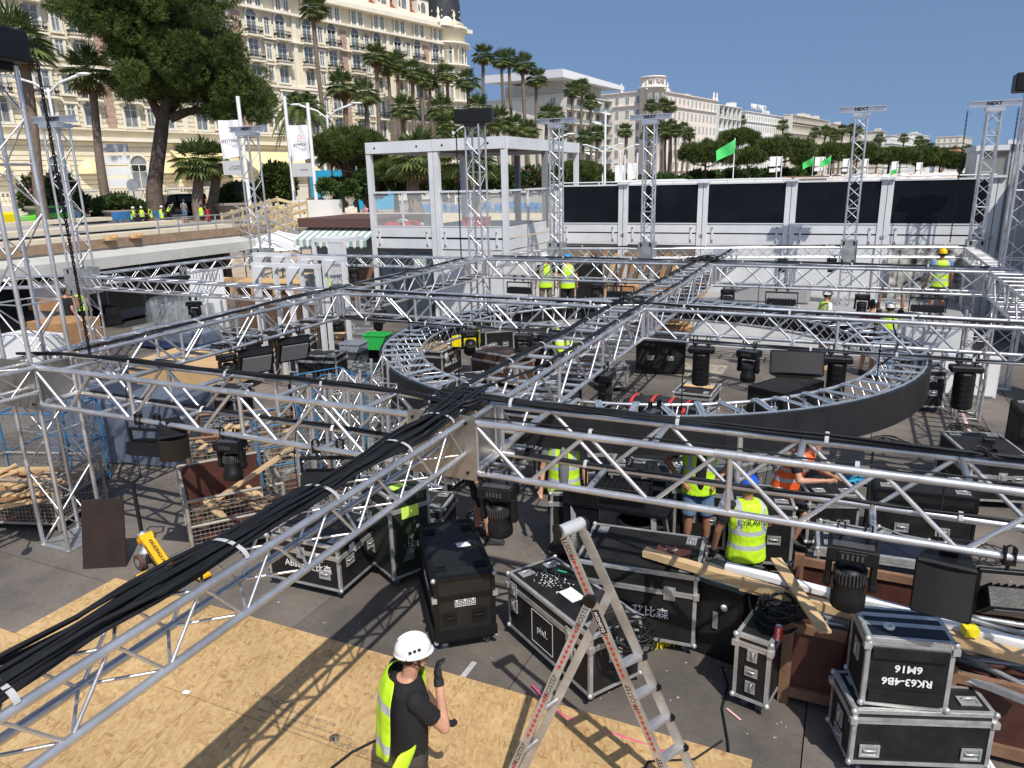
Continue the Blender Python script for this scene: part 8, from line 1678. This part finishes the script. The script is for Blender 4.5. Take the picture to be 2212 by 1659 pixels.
for i,(x,y,lb) in enumerate(spots):
    lr=random.uniform(.55,1.2); ll=random.uniform(.5,.8); h=random.uniform(.35,.95); k=i%4
    fcase('flight case: '+lb if k else lb+', plain black edges',(x,y),random.uniform(-.2,.9),lr,ll,h,body=(CASE,CASE_B,CASE,GREYC)[k],edge=(BLK if k==0 else EDG),handles=(('R',lr*.3,h*.5),('R',lr*.7,h*.5)),wheels=bool(k%2),ball=bool(k))
for i,(x,y,n) in enumerate(((-12.8,11.4,12),(-9.4,10.6,10),(-14.9,9.9,14),(-7.9,8.9,10),(-11.4,13.9,8),(-3.6,12.0,6))):
    scraps('loose %s of timber and metal offcuts on the deck %s'%(('heap','scatter','pile','bundle','strew','few pieces')[i],('by the cardboard stack','by the blue trolley','near the left wrapped crate','between the stillages','beside the work table','before the ramps')[i]),(x,y,.03),n,.7,.5,.12,[WOOD,WOOD_B,STEEL,BLK],1.1,'offcuts')
for i,(x,y,r) in enumerate(((-1.2,11.0,.35),(-4.2,8.4,.3),(.9,13.4,.3),(-10.4,10.4,.4),(-12.6,16.6,.4),(-.9,16.4,.35),(2.2,14.6,.3))):
    tangle('loose black cable loops on the deck '+('behind the denim shorts worker','left of the work table','right inside the ring','by the blue trolley','near the cabin door','before the white stage','right outside the ring')[i],(x,y,.0),r,5,.009,.03)
# shadow-side clutter scraps
t=thing('debris','small screws, chips and tape bits scattered over the dark deck','debris',(0,0,.0)); m=MB()
for k in range(900):
    x=random.uniform(-12,3.5); y=random.uniform(5.3,18.5); s=random.uniform(.008,.03); m.box((x,y,.004),(s,s*random.uniform(.3,1),.005),Matrix.Rotation(random.uniform(0,3),3,'Z'))
m.build('chips',mat('pale debris chips',(.4,.36,.3),.8),t)['kind']='stuff'

for k in range(10): plank('plank leaning in the store under the container, %s of ten'%(['first','second','third','fourth','fifth','sixth','seventh','eighth','ninth','last'][k]),(-8.6+.35*k,23.9,.55),(-8.3+.35*k,24.35,2.0+.03*(k%3)),.18,.03,(WOOD,WOOD_B,CARD)[k%3])
item_box('timber_stack','wide stack of brown boards in the store under the container','timber',(-5.4,23.4,.5),(2.6,1.2,.7),CARD); item_box('black_rack','dark rack standing under the container near the fifth tower','rack',(-7.6,22.6,.5),(.8,.6,1.4),CASE); item_box('white_bench','long white bench box on the back stage before the wall','bench',(-2.2,22.8,.857),(2.4,.8,.45),STG)
